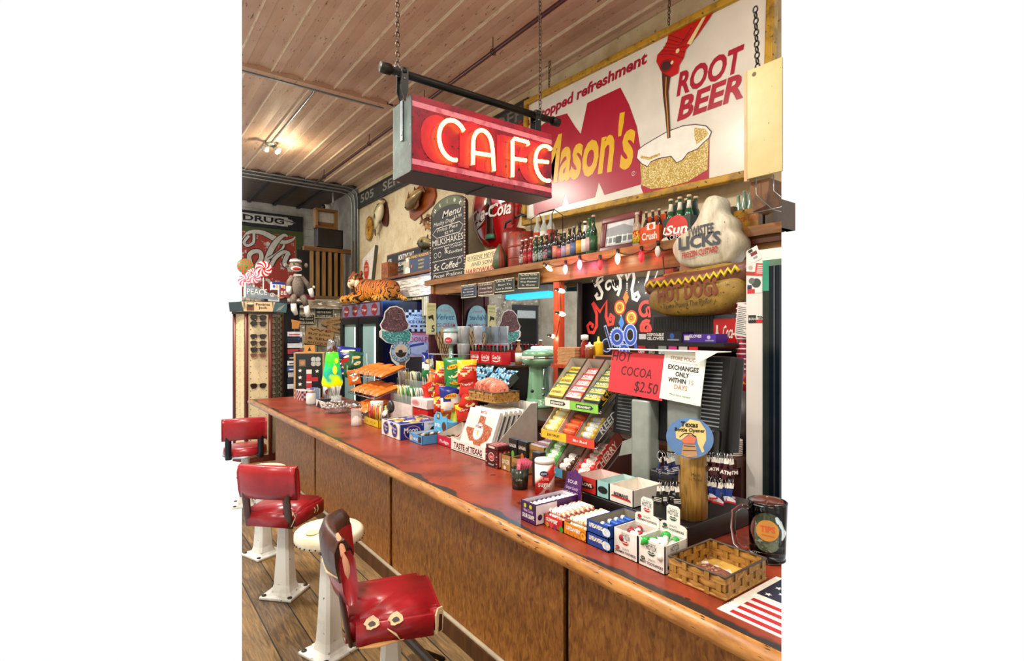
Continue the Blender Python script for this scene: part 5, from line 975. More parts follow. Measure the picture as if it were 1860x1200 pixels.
# ================================================================ drinks cooler, ice cream cutout, tiger
cx0,cx1,cy0,cy1,cz=2.6,3.36,6.14,7.5,2.0
co=thing('drinks_cooler','black glass door drinks cooler with lit header under the tiger','cooler',(0,0,0)); NAVY=m('0b1030',.18,0,.05,2,coat=.6); CBK=m('0e1016',.35)
b=B(); b.bx(cx0+.03,cx1,cy0,cy1,.0,cz,NAVY); b.build('body',co); b=B(); b.bx(cx0-.0,cx0+.03,cy0,cy1,1.80,cz,m('3a1a2c',.3)); b.T=Matrix.Translation((cx0,(cy0+cy1)/2,1.80))@Matrix.Rotation(FX,4,'Z'); b.rect(-.66,.66,.02,.18,-.002,m('6d6a88',.3)); 
for i in range(4): b.disc(-.5+.33*i,.1,.1,-.003,m('7a1a24',.3),.075); b.text('Dr Pepper',-.5+.33*i,.085,.03,WHITE,y=-.004,w=.15,shear=.2)
b.build('header',co)
for k in (0,1):
    y0=cy0+.02+k*.68; b=B(); q=(y0,y0+.66)
    for z0_,z1_ in ((.12,.2),(1.72,1.8)): b.bx(cx0-.02,cx0+.03,q[0],q[1],z0_,z1_,CBK)
    b.bx(cx0-.02,cx0+.03,q[0],q[0]+.08,.2,1.72,CBK); b.bx(cx0-.02,cx0+.03,q[1]-.08,q[1],.2,1.72,CBK); d=b.build('door',co); B().bx(cx0-.045,cx0-.03,q[0]+.03,q[0]+.045,.8,1.2,STEEL).build('handle',d)
    b=B(); b.bx(cx0+.012,cx0+.02,q[0]+.08,q[1]-.08,.2,1.72,m('8fb0b0',.05,0,.1,2)); b.bx(cx0+.008,cx0+.012,q[0]+.12,q[0]+.2,.3,1.68,glow('e8f6f0',1.1)); b.build('glass',d)
    for s in range(4):
        for i in range(4): b=None
area('cooler_blue_light',(2.95,5.55,2.1),.5,5,(.15,.4,1),tgt=(2.98,6.14,1.95),sy=.1)
def poster(px0,px1,py0,py1,lab,deco,Y=cy0-.012,nm='ice_cream_poster'):
    a=at(px0,py0,Y=Y); c=at(px1,py1,Y=Y); t=thing(nm,lab,'poster',((a.x+c.x)/2,Y,c.z)); b=B(); deco(b,c.x-a.x,a.z-c.z); b.build('sheet',t)
def dj(b,w,h):
    b.bx(-w/2,w/2,0,.01,0,h,m('d4e2ec',.4))
    for i in range(9):
        for j in range(8):
            if (i+j)%2 and (j<1 or j>6 or i<1 or i>7 or (i in (1,7) and j in (1,6))): b.rect(-w/2+w*i/9,-w/2+w*(i+1)/9,h*j/8,h*(j+1)/8,-.001,m('1c1e24'))
    b.disc(0,h/2,w*.44,-.002,m('c4dcec',.4),h*.40); T=m('15181c'); b.text('DIAMOND JIM',0,h*.70,h*.10,T,y=-.003,w=w*.66,bold=.02); b.text('Premium',0,h*.55,h*.09,T,y=-.003,w=w*.4,shear=.3); b.text('ICE CREAM',0,h*.38,h*.13,T,y=-.003,w=w*.78,bold=.03); b.rect(-w*.3,-w*.05,h*.2,h*.29,-.003,T); b.rect(.05*w,w*.3,h*.2,h*.29,-.003,T); b.text('MILK',-w*.175,h*.215,h*.05,WHITE,y=-.004); b.text('FIRM',w*.175,h*.215,h*.05,WHITE,y=-.004)
poster(737,783,562,602,'checkered Diamond Jim ice cream poster on the cooler side',dj)
def mpst(b,w,h):
    b.bx(-w/2,w/2,0,.01,0,h,m('c9b4d4',.4)); b.rect(-w/2,w/2,h*.9,h,-.001,m('d0708c')); b.disc(.0,h*.38,w*.38,-.001,m('8fb2e0'),h*.34); b.disc(0,h*.38,w*.33,-.0015,m('b8cdf0'),h*.28); b.text('MOON-PIE',0,h*.62,h*.2,m('c04a70'),y=-.003,w=w*.95,bold=.02); b.poly([(-w*.3,h*.4),(w*.2,h*.5),(w*.2,h*.6),(-w*.3,h*.5)],-.002,m('3a4a9a')); b.text('5c',w*.36,h*.05,h*.2,m('3a3a9a'),y=-.003,bold=.02)
poster(734,785,604,647,'pink and blue moon pie poster below the checkered one',mpst,nm='snack_poster')
p0=at(735,655,Y=cy0-.02)
fz=thing('ice_cream_freezer','low dark ice cream freezer chest in front of the cooler side','freezer',(2.72,5.55,0)); B().cbx(-.42,.3,-.4,.45,0,.86,m('14151c',.3),.02).build('body',fz); B().cbx(-.42,.3,-.4,.45,.865,.9,m('5a1a28',.3),.008).build('lid',fz)
YC=5.12; cc=at(722,610,Y=YC); cn=thing('cone_cutout','double scoop ice cream cone cutout with round Blue Bell label','cutout',(cc.x,YC,.9))
Q=lambda px,py:(lambda p:(p.x-cc.x,p.z-.9))(at(px,py,Y=YC))
pk=[(693,598),(690,590),(697,578),(699,566),(708,557),(720,555),(731,560),(737,570),(738,580),(744,590),(741,598)]; gr=[(743,597),(748,606),(747,618),(738,624),(720,626),(702,622),(692,612),(692,600)]
ol=pk+gr[1:4]+[(745,640),(744,652),(737,660),(737,728),(729,728),(722,665),(712,655),(708,640),(712,626)]+gr[4:6]+[(690,612),(689,602)]
b=B(); b.prism([Q(*p) for p in ol],0,.006,m('e6e6e4',.5)); 
PKM=patchy('6a4a52','3c2a30','a07078',22,.4,.6,60,.58,r=.7,bump=.4); GRM=patchy('3f9c98','2a6a70','8ad0c8',30,.4,.6,70,.55,r=.6,bump=.4)
sh_=lambda pts,k,cx,cy:[(cx+(x-cx)*k,cy+(y-cy)*k) for x,y in pts]
b.poly([Q(*p) for p in sh_(pk+[(730,604),(712,606)],.93,717,582)],-.002,PKM); b.poly([Q(*p) for p in sh_([(693,600),(712,602),(730,602)]+gr,.93,719,611)],-.003,GRM); b.poly([Q(*p) for p in ((724,645),(736,645),(735,725),(731,725))],-.002,m('8a5f40')); c=Q(728,638); b.disc(c[0],c[1],.113,-.004,m('dfe6ea',.5)); b.ring(c[0],c[1],.07,.112,-.005,m('a9c4d8')); b.ring(c[0],c[1],.106,.112,-.006,m('3a5a80')); b.disc(c[0],c[1],.066,-.0055,m('d9c2a8')); b.poly([(c[0]-.066,c[1]-.01),(c[0]+.066,c[1]-.01),(c[0]+.045,c[1]-.048),(c[0],c[1]-.066),(c[0]-.045,c[1]-.048)],-.006,m('2a2220')); b.poly([(c[0]-.03,c[1]-.01),(c[0]-.028,c[1]+.015),(c[0]+.01,c[1]+.018),(c[0]+.02,c[1]+.0),(c[0]+.012,c[1]-.01)],-.007,m('2a1a14'))
for i,ch in enumerate('BLUE BELL'): t=R(160-17.5*i); b.text(ch,c[0]+.083*math.cos(t),c[1]+.083*math.sin(t)-.002,.022,m('27466a'),y=-.0065,rot=t-PI/2,bold=.03)
for i,ch in enumerate('ICE CREAM'): t=R(205+16.5*i); b.text(ch,c[0]+.10*math.cos(t),c[1]+.10*math.sin(t),.022,m('27466a'),y=-.0065,rot=t+PI/2,bold=.03)
b.build('board',cn)
# tiger
tg=thing('plush_tiger','orange striped tiger plush lying on top of the black cooler','plush toy',(2.80,6.75,cz)); tg.rotation_euler=(0,0,R(20))
def tiger_mat():
    mat,nt,bb=newm('tiger_fur'); co_=coord(nt,(1,1,1)); w_=nd(nt,'ShaderNodeTexWave'); w_.bands_direction='Y'; w_.inputs['Scale'].default_value=7; w_.inputs['Distortion'].default_value=7; w_.inputs['Detail'].default_value=2; w_.inputs['Detail Scale'].default_value=2.5; nt.links.new(co_,w_.inputs[0])
    st=ramp(nt,[(.16,(0,0,0,1)),(.24,(1,1,1,1))],w_.outputs[0]); sp_=nd(nt,'ShaderNodeSeparateXYZ'); nt.links.new(co_,sp_.inputs[0]); base=ramp(nt,[(.02,'e8a53c'),(.10,'d8821e'),(.25,'b8601a'),(.36,'8a4416')],sp_.outputs[2])
    mx=nd(nt,'ShaderNodeMixRGB'); nt.links.new(st.outputs[0],mx.inputs[0]); mx.inputs[1].default_value=rgb('23140c'); nt.links.new(base.outputs[0],mx.inputs[2]); nt.links.new(mx.outputs[0],bb.inputs['Base Color']); bb.inputs['Roughness'].default_value=.8; return mat
TF=tiger_mat(); CRM=m('ead8b0',.9)
# local: body runs along y, head at +y end turned towards -x
b=B(); b.tube([(.0,-.38,.11),(0,-.30,.15),(0,-.15,.165),(0,.05,.16),(0,.2,.19),(-.02,.3,.24)],[.06,.135,.15,.145,.15,.10],TF,n=18); b.ell((-.09,-.25,.12),(.09,.13,.12),TF); o=b.build('body',tg); rm=o.modifiers.new('r','REMESH'); rm.mode='VOXEL'; rm.voxel_size=.014; rm.use_smooth_shade=True
b=B(); b.ell((-.06,.33,.31),(.105,.105,.105),TF,16,10); b.build('head',tg)
b=B(); b.ell((-.145,.31,.275),(.05,.062,.045),CRM,12,8); b.ell((-.10,.26,.26),(.05,.05,.06),CRM,10,7); b.ell((-.09,.39,.26),(.05,.05,.06),CRM,10,7); b.build('muzzle',tg); B().ell((-.192,.31,.292),(.014,.022,.014),m('c86a5a'),8,6).build('nose',tg)
for y in (.25,.40): B().ell((-.04,y,.405),(.02,.035,.038),TF,10,7).build('ear',tg)
for y in (.275,.355): B().ell((-.145,y,.335),(.014,.016,.018),m('e8d860',.1),8,6).ell((-.156,y,.335),(.006,.009,.010),BLACK,8,6).build('eye',tg)
for y in (.17,.36): b=B(); b.tube([(-.06,y,.10),(-.14,y+.01,.055),(-.24,y+.02,.045),(-.27,y+.02,.045)],[.07,.06,.05,.03],TF,n=12); b.build('front_leg',tg)
b=B(); b.tube([(-.06,-.3,.06),(-.15,-.24,.05),(-.19,-.14,.045)],[.06,.055,.035],TF,n=12); b.build('hind_leg',tg); b=B(); b.tube([(0,-.42,.08),(.02,-.52,.03),(-.06,-.6,.022),(-.12,-.62,.022)],[.03,.026,.02,.015],TF,n=9); b.build('tail',tg)
# ================================================================ goods on the bar counter (every box faces the stools)
def open_box(b,w,d,h,mo,mi_=None,front=None,t=.003,back=None,left=None,right=None):
    """carton without lid: front at y=0, back at y=d"""
    mi_=mi_ or m('cfc6b6',.7); fh=front or h; bh=back or h
    b.bx(-w/2,w/2,0,d,0,t,mo); b.bx(-w/2,w/2,0,t,0,fh,mo); b.bx(-w/2,w/2,d-t,d,0,bh,mo)
    for s in (-1,1):
        x=s*(w/2-t/2); b.add([(x-t/2,0,0),(x-t/2,d,0),(x-t/2,d,bh),(x-t/2,0,fh),(x+t/2,0,0),(x+t/2,d,0),(x+t/2,d,bh),(x+t/2,0,fh)],[(0,1,2,3),(7,6,5,4),(0,4,5,1),(3,2,6,7),(0,3,7,4),(1,5,6,2)],mo)
    # pale inside faces
    e=t+.0006; b.add([(-w/2+e,e,e),(w/2-e,e,e),(w/2-e,d-e,e),(-w/2+e,d-e,e),(-w/2+e,e,fh-.001),(w/2-e,e,fh-.001),(w/2-e,d-e,bh-.001),(-w/2+e,d-e,bh-.001)],[(0,1,2,3),(0,4,5,1),(3,2,6,7),(0,3,7,4),(1,5,6,2)],mi_)
    return b
def put(name,label,cat,xf,yl,yr,z=CT,group=None):
    t=thing(name,label,cat,(xf,(yl+yr)/2,z),FX,group); return t,yl-yr
def roll(t_loc,rz,label,group,body,ends,L=.075,r=.011,tilt=0,name='candy_roll',cat='candy',twist=True,word=None):
    t=thing(name,label,cat,t_loc,rz,group); t.rotation_euler=Euler((0,tilt,rz),'XYZ'); b=B(); M_=Matrix.Rotation(PI/2,4,'Y')
    pr=[(0,-L/2),(r*.55,-L/2),(r*.9,-L/2+.004),(r,-L/2+.007),(r,-L*.28),(r,L*.28),(r,L/2-.007),(r*.9,L/2-.004),(r*.55,L/2),(0,L/2)]
    e,bo=ends,body; b.lathe(pr,[e,e,e,e,bo,e,e,e,e],M=M_,n=12); b.build('wrapper',t); return t
def rolls_in(box_xf,yc,z0,w,d,n,layers,label,group,body,ends,r=.011,along='x',name='candy_roll',jit=.15):
    """fills an open carton with separate rolls; along x = across the front"""
    p=None; k=0
    for L_ in range(layers):
        for i in range(n):
            if along=='x': lx=0; ly=.012+(d-.024)*(i+.5)/n; rz=FX; LL=min(.09,w-.014)
            else: lx=-w/2+.012+(w-.024)*(i+.5)/n; ly=d*.5; rz=FX+PI/2; LL=d-.02
            loc=(box_xf+ly,yc-lx,z0+r+.004+L_*2*r*.92+rnd.uniform(0,.003)); rzz=rz+rnd.uniform(-jit,jit)*.4
            if p is None: p=roll(loc,rzz,label,group,body,ends,LL,r,name=name)
            else: dup(p,loc,rzz)
LSW=m('f2eee6',.3)
# 1 purple sour grape carton with raised back card
t,w=put('candy_carton','purple sour grape candy carton left of the fruit candy cartons','carton',1.336,1.725,1.63); d=.226;h=.083; PU=m('4b1a5e',.4); PW=m('e9e2ea',.5)
b=B(); open_box(b,w,d,h,PU,PW); b.text('SOUR GRAPE',0,.018,.016,WHITE,y=-.001,w=.075,bold=.03); b.text('Alien Candy',0,.042,.012,m('e8c8f0'),y=-.001,w=.06); b.rect(-.04,.04,.055,.078,-.0008,m('2c1238')); b.disc(-.02,.066,.009,-.0015,m('c8b840'),n=12); b.disc(.015,.066,.009,-.0015,m('c8b840'),n=12)
b.at_side(w/2); b.rect(.0,.11,.004,h-.004,-.0008,PW); b.disc(.02,.03,.012,-.0012,m('3a1a3a'),n=12); b.text('Sour Grape',.12,.045,.014,m('c8d04a'),y=-.002,w=.09,shear=.3); b.disc(.19,.05,.014,-.0012,WHITE,.010,n=16); b.text('LIFE',.19,.047,.006,m('222222'),y=-.002); b.reset()
b.build('carton',t); b=B(); b.T=Matrix.Translation((-.01,d+.002,0))@Matrix.Rotation(R(-12),4,'X'); b.prism([(-.055,.02),(.06,.02),(.05,.155),(.02,.165),(.005,.178),(-.01,.165),(-.04,.16)],0,.003,PU); b.text('SOUR',0,.115,.014,PW,y=-.001,w=.06); b.text('Grape Candy',0,.09,.013,m('d8c8e0'),y=-.001,w=.075,shear=.2); b.text('ICE SCRAPE',0,.065,.014,WHITE,y=-.001,w=.08,bold=.03); b.build('back_card',t)
rolls_in(1.336,(1.725+1.63)/2,CT,w,d,8,3,'white and purple grape candy roll lying in the purple carton','grape rolls in the purple carton',patchy('efece4','6a4a7e',None,40,.52,.58,r=.35,bump=0),m('4b2a5e',.4),r=.0118)
# 2/3 fruit roll cartons, 4 blue mint cartons
def ls(name,lab,yl,yr,z,col,word,deco,rl,rcol,rend,layers,h=.045,d=.2,xf=1.372,n=7,inside='a9947a'):
    t,w=put('candy_carton',lab,'carton',xf,yl,yr,z); b=B(); open_box(b,w,d,h,m(col,.4),m(inside,.7),front=h); b.text(word,-.008,h*.5,h*.3,WHITE,y=-.001,w=w*.62,bold=.04); deco(b,w,h); b.build('carton',t)
    if rl: rolls_in(xf,(yl+yr)/2,z,w,d,n,layers,rl,rl.split(' lying')[0]+'s',rcol,rend)
    return t
FRU=patchy('c83a34','f0e6dc','d89a28',60,.48,.54,50,.6,r=.4,bump=0); ORA=patchy('e8952a','f4ead8','d87a1c',60,.48,.54,50,.6,r=.4,bump=0)
ls('a','red fruit candy roll carton with apple and cherry pictures',1.624,1.512,CT,'cf3a3c','GUMMIES',lambda b,w,h:(b.disc(w*.33,h*.55,.014,-.0012,m('c8202a')),b.disc(w*.42,h*.25,.012,-.0014,m('4a8a2a')),b.disc(-w*.3,h*.2,.010,-.0012,m('e8a040')),b.disc(-w*.1,h*.2,.009,-.0012,m('d84a3a')),b.disc(w*.1,h*.18,.009,-.0014,m('8a2a5a'))),'multicoloured fruit candy roll lying in the red carton',patchy('f2ece4','d8463c',None,45,.56,.6,r=.35,bump=0),FRU,3)
ls('a','orange candy roll carton with a fruit ring picture beside the red one',1.508,1.386,CT,'e08a1e','LIFESAVERS',lambda b,w,h:(b.ring(w*.36,h*.45,.006,.016,-.0012,m('f0a838')),b.ring(w*.36,h*.45,.014,.017,-.0014,m('a85a10')),[b.rect(-w*.4+i*.02,-w*.37+i*.02,.004,h*.3,-.0009,m('b86a14')) for i in range(4)]),'orange and white candy roll lying in the orange carton',patchy('f2ece4','e8a03c',None,45,.56,.6,r=.35,bump=0),ORA,3)
BLU=m('1d4fa8',.3); 
def mint(b,w,h): b.ring(w*.36,h*.5,.005,.014,-.0012,WHITE); b.ring(w*.45,h*.5,.005,.014,-.0014,m('c8dcf0'))
ls('a','closed blue mint carton at the bottom of a stack of two',1.384,1.278,CT,'1a4596','LIFESAVERS',mint,None,None,None,0,inside='1a4596')
ls('a','open blue mint carton on top of the closed blue one',1.384,1.278,CT+.046,'1a4596','LIFESAVERS',mint,'blue mint candy roll lying in the top blue carton',m('1d56b8',.3),m('d8e2ee',.3),1,n=5,inside='8f8776')
# 5/6 toothpick cartons
def hot(lab,yl,yr,acc,cap,flav,tl,lay):
    t,w=put('toothpick_carton',lab,'carton',1.388,yl,yr); d=.112;h=.09; WB=m('eceae4',.45); A=m(acc,.4); T=m('2a2a2c')
    b=B(); open_box(b,w,d,h,WB,m('dcd6cc',.6)); 
    def face(x,z,s):
        b.text('The Original',x,z+.030*s,.004*s,T,y=-.0012); b.text('HOTLIX',x,z+.014*s,.014*s,T,y=-.0012,w=.036*s,bold=.0); b.poly([(x-.014*s,z+.006*s),(x-.006*s,z+.011*s),(x,z+.008*s),(x+.006*s,z+.011*s),(x+.014*s,z+.006*s),(x+.006*s,z-.001*s),(x-.006*s,z-.001*s)],-.0012,A); b.line([(x-.012*s,z+.006*s),(x,z+.005*s),(x+.012*s,z+.006*s)],.002*s,-.0016,WB)
    face(0,.045,1.15); b.disc(-.034,.028,.009,-.0012,A,.006,n=16); b.text('HOT',-.034,.0265,.004,WHITE,y=-.002); b.text('QUALITY',.002,.026,.007,m('6a6a6a'),y=-.0012,w=.03); b.text(flav+' TOOTHPICKS',0,.013,.008,T,y=-.0012,w=w*.86,bold=.02); b.text('50 CT',.034,.004,.004,T,y=-.0012)
    b.at_side(w/2); face(.05,.05,1.2); b.disc(.02,.02,.009,-.0012,T,.006,n=16); b.reset(); b.build('carton',t)
    b=B(); b.T=Matrix.Translation((0,d+.0005,0)); b.prism([(-w/2,.0),(w/2,.0),(w/2,.115),(w/2-.006,.122),(.026,.126),(.026,.175),(.018,.183),(-.018,.183),(-.026,.175),(-.026,.126),(-w/2+.006,.122),(-w/2,.115)],0,.003,WB); face(0,.135,1.15); b.disc(-.032,.112,.009,-.0012,A,.006,n=16); b.text('QUALITY',.0,.112,.006,m('6a6a6a'),y=-.0012,w=.03); b.text(flav+' TOOTHPICKS',0,.099,.007,T,y=-.0012,w=w*.8,bold=.02); b.build('header_card',t)
    p=None; yc=(yl+yr)/2
    for i,(lx,ly,lz,az,ti) in enumerate(lay):
        if p is None:
            p=thing('toothpick_tube',tl,'tube',(0,0,0),0,'tubes in the '+lab.split(' carton')[0]+' carton'); M2=Matrix.Rotation(PI/2,4,'Y'); B().lathe([(0,-.034),(.0105,-.034),(.0105,.022),(0,.022)],m('e6e2da',.25),M=M2,n=14).lathe([(.0108,-.02),(.0108,.012)],patchy('f4f2ee','c8d0cc',acc,60,.55,.6,50,.62,r=.4,bump=0),M=M2,n=14).build('tube',p); B().lathe([(.0125,.018),(.0125,.036),(0,.036)],m(cap,.3),M=M2,n=14).build('cap',p); q=p
        else: q=dup(p)
        q.location=(1.388+ly,yc-lx,CT+lz); q.rotation_euler=Euler((0,ti,az),'XYZ')
hot('white cinnamon toothpick carton with red lips printed',1.270,1.164,'c4202c','a3283a','CINNAMON','cinnamon toothpick tube with dark red cap in the white carton',[(-.03,.03,.062,R(-150),-.1),(.0,.045,.066,R(60),-.15),(.028,.03,.063,R(-60),-.1),(-.01,.075,.068,R(30),.0),(.03,.08,.064,R(120),-.1),(-.032,.075,.064,R(80),-.1),(0,.06,.04,R(0),0),(-.02,.05,.04,R(90),0),(.025,.055,.04,R(95),0)])
hot('white mint toothpick carton with dark green lips printed',1.161,1.055,'1f4a3a','1fae3c','MINT','mint toothpick tube with bright green cap in the white carton',[(-.022,.03,.075,R(150),-.15),(-.004,.022,.082,R(130),-.1),(.022,.04,.088,R(25),-.35),(.028,.065,.072,R(10),-.2),(-.02,.075,.07,R(160),-.1),(.0,.08,.072,R(50),-.2),(.01,.05,.045,R(90),0),(-.025,.05,.045,R(100),0),(.03,.03,.05,R(10),0)])
# black stand and the gum boxes on it
b=B(); b.cbx(1.617,2.09,1.132,1.664,CT+.001,.918,m('121112',.35),.004); o=b.build('black_stand'); tag(o,'low black cash drawer box on the counter under the register','cash drawer')
gz=.9185
def gum(lab,px0,px1,col,ins,word,wcol,h,d,wb=None,roll=None):
    yl=at(px0,880,X=1.622).y; yr=at(px1,880,X=1.622).y; t,w=put('gum_box',lab,'carton',1.622,yl,yr,gz); b=B(); open_box(b,w,d,h,m(col,.45),m(ins,.6)); b.disc(0,h*.5,w*.4,-.0012,m(wb or '1a1414'),h*.22,n=20) if wb!='0' else b.poly([(-w*.42,h*.35),(w*.42,h*.28),(w*.36,h*.42),(-w*.38,h*.45)],-.0012,m('b8242c')); b.text(word,0,h*.44,h*.2,m(wcol),y=-.002,w=w*.6,bold=.03); b.build('carton',t)
    for i in range(3):
        q=thing('gum_pack',word.lower()+' gum pack lying low in the '+lab.split(' gum')[0]+' gum box','gum',(1.622+.05+.04*i,(yl+yr)/2,gz+.004),FX,'packs in the '+word.lower()+' gum box'); B().bx(-w*.4,w*.4,-.016,.016,0,.014,m(roll or col,.4)).build('pack',q)
gum('red clove gum box at left end of the black stand',1045,1083,'b3221c','e4d4cc','CLOVE','e8d8c8',.066,.16,'3a0c0c'); gum('pale teal gum box in the middle of the three on the black stand',1084,1106,'8fc4c4','c8dcd8','BLACK JACK','1a1a1a',.068,.165,'0f1a1c'); gum('white gum box with red banner at right of the black stand',1107,1150,'e8e4dc','ece4d8','BEEMANS','2a2a2a',.068,.175,'0')
# ---------------- wooden log key chain stand
LX_,LY_=1.72,1.185; lg=thing('log_stand','wooden log stand with round bottle opener sign on black drawer','display stand',(LX_,LY_,.919),R(-56)); LOG=wood('6b4a1a','9a7430','b58c45',axis='Z',sc_=14,stretch=7,r=.45,bump=.3)
b=B(); n=40; vs=[]; 
for z in (0,.08,.16,.26):
    for j in range(n): a=2*PI*j/n; rr_=.050*(1+.05*math.sin(3*a+1)+.035*math.sin(7*a)+.02*math.sin(13*a)); vs.append((rr_*math.cos(a),rr_*math.sin(a),z+(.012*math.cos(a) if z>.2 else 0)))
b.add(vs,[(i*n+j,i*n+(j+1)%n,(i+1)*n+(j+1)%n,(i+1)*n+j) for i in range(3) for j in range(n)]+[tuple(range(n))[::-1],tuple(3*n+j for j in range(n))],LOG,True)
b.text('Made',.012,.165,.011,m('3a240c'),y=-.0525,w=.03); b.text('in Texas',.012,.148,.011,m('3a240c'),y=-.0525,w=.045); b.build('log',lg)
b=B(); b.T=Matrix.Translation((-.008,-.062,.305))@Matrix.Rotation(R(-12),4,'X')@Matrix.Rotation(R(10),4,'Z'); SB=m('5f86bc',.4); SK=m('ecd08a',.5); b.prism([(.082*math.cos(2*PI*i/32),.072*math.sin(2*PI*i/32)) for i in range(32)],0,.005,SB); b.ring(0,0,.0,.0,-.001,SB)
b.poly([(-.05,.02),(-.02,.045),(.0,.066),(.035,.06),(.055,.03),(.056,-.005),(.045,-.03),(.05,-.045),(.042,-.05),(.028,-.02),(.022,.008),(-.005,.012),(-.03,-.01),(-.048,-.005)],-.001,SK); b.poly([(-.03,-.012),(.0,.012),(.022,.0),(.016,-.02),(-.02,-.022)],-.0016,m('dc7a5c')); b.poly([(-.024,-.024),(.02,-.024),(.026,-.064),(-.01,-.07),(-.03,-.062)],-.0016,m('c0946a')); b.line([(-.036,.0),(-.02,.014),(.004,.016),(.02,.004)],.003,-.002,BLACK); b.line([(-.022,-.03),(.018,-.03)],.003,-.002,m('5a3a24')); b.line([(-.024,-.046),(.022,-.044)],.003,-.002,m('5a3a24'))
b.text('Texas',-.002,.038,.018,BLACK,y=-.002,w=.06,bold=.03); b.text('Bottle Opener',0,.021,.0125,BLACK,y=-.002,w=.105,bold=.03); b.build('round_sign',lg)
for s,z in ((-1,.235),(-1,.125),(1,.235),(1,.145)): b=B(); b.tube([(s*.04,-.01 if s<0 else .0,z),(s*(.14 if s>0 else .12),-.035 if s<0 else -.0,z+.01)],.0025,DARKM,n=6); b.build('hook_rod',lg)
def keychain(lx,ly,z,kind,lab,grp,az):
    t=thing('keychain',lab,'key chain',(LX_+lx*math.cos(R(-56))-ly*math.sin(R(-56)),LY_+lx*math.sin(R(-56))+ly*math.cos(R(-56)),.919+z),0,grp); t.rotation_euler=Euler((rnd.uniform(-.25,.1),rnd.uniform(-.3,.3),R(-56)+az+rnd.uniform(-.5,.5)),'XYZ'); t.scale=(rnd.uniform(1.0,1.3),)*3; b=B(); b.tube([(0,.009*math.cos(2*PI*i/10),-.006+.011*math.sin(2*PI*i/10)) for i in range(10)],.0012,CHROME,n=5,closed=True); b.tube([(0,0,-.017),(0,0,-.028)],.0022,CHROME,n=5); b.build('ring',t)
    b=B(); T={'tx':[(-.006,-.028),(.004,-.028),(.004,-.04),(.019,-.043),(.02,-.055),(.008,-.062),(.004,-.074),(-.004,-.068),(-.01,-.056),(-.02,-.052),(-.018,-.045),(-.006,-.044)],'boot':[(-.008,-.028),(.006,-.028),(.007,-.055),(.022,-.062),(.023,-.07),(-.009,-.07),(-.006,-.05)]}['boot' if kind=='boot' else 'tx']
    c={'navy':'1c2560','black':'17171b','mar':'4a1420','boot':'223a8a'}[kind]
    b.prism(T,-.0015,.0015,m(c,.3))
    if kind=='boot': b.poly([(-.007,-.052),(.007,-.054),(.021,-.062),(.02,-.068),(-.008,-.066)],-.002,m('e8e8ee',.3)); b.poly([(-.009,-.066),(.022,-.066),(.022,-.071),(-.009,-.071)],-.0024,m('d8202c',.3))
    elif kind=='mar': b.text('ATM',.002,-.056,.01,WHITE,y=-.002,bold=.04)
    else: [b.line([(-.012,-.048-.005*k),(.012,-.049-.005*k)],.002,-.002,WHITE) for k in range(3)]
    b.build('fob',t); b=B(); b.poly([(-.007,-.012),(.006,-.010),(.007,-.026),(-.006,-.028)],-.004,WHITE); b.build('price_tag',t)
for i in range(5): keychain(-.062-.013*i,-.018-.004*i,.235,'navy','navy state shaped key chain on the upper left rod','key chains on the upper left rod',R(20+8*i))
for i in range(6): keychain(-.055-.012*i,-.018-.004*i,.127,'black','black state shaped key chain on the lower left rod','key chains on the lower left rod',R(20-8*i))
for i in range(7): keychain(.06+.012*i,-.0,.240,'mar','maroon state shaped key chain on the upper right rod','key chains on the upper right rod',R(-15+6*i))
for i in range(8): keychain(.056+.0115*i,-.0,.150,'boot','blue white and red boot key chain on the lower right rod','key chains on the lower right rod',R(-15+6*i))
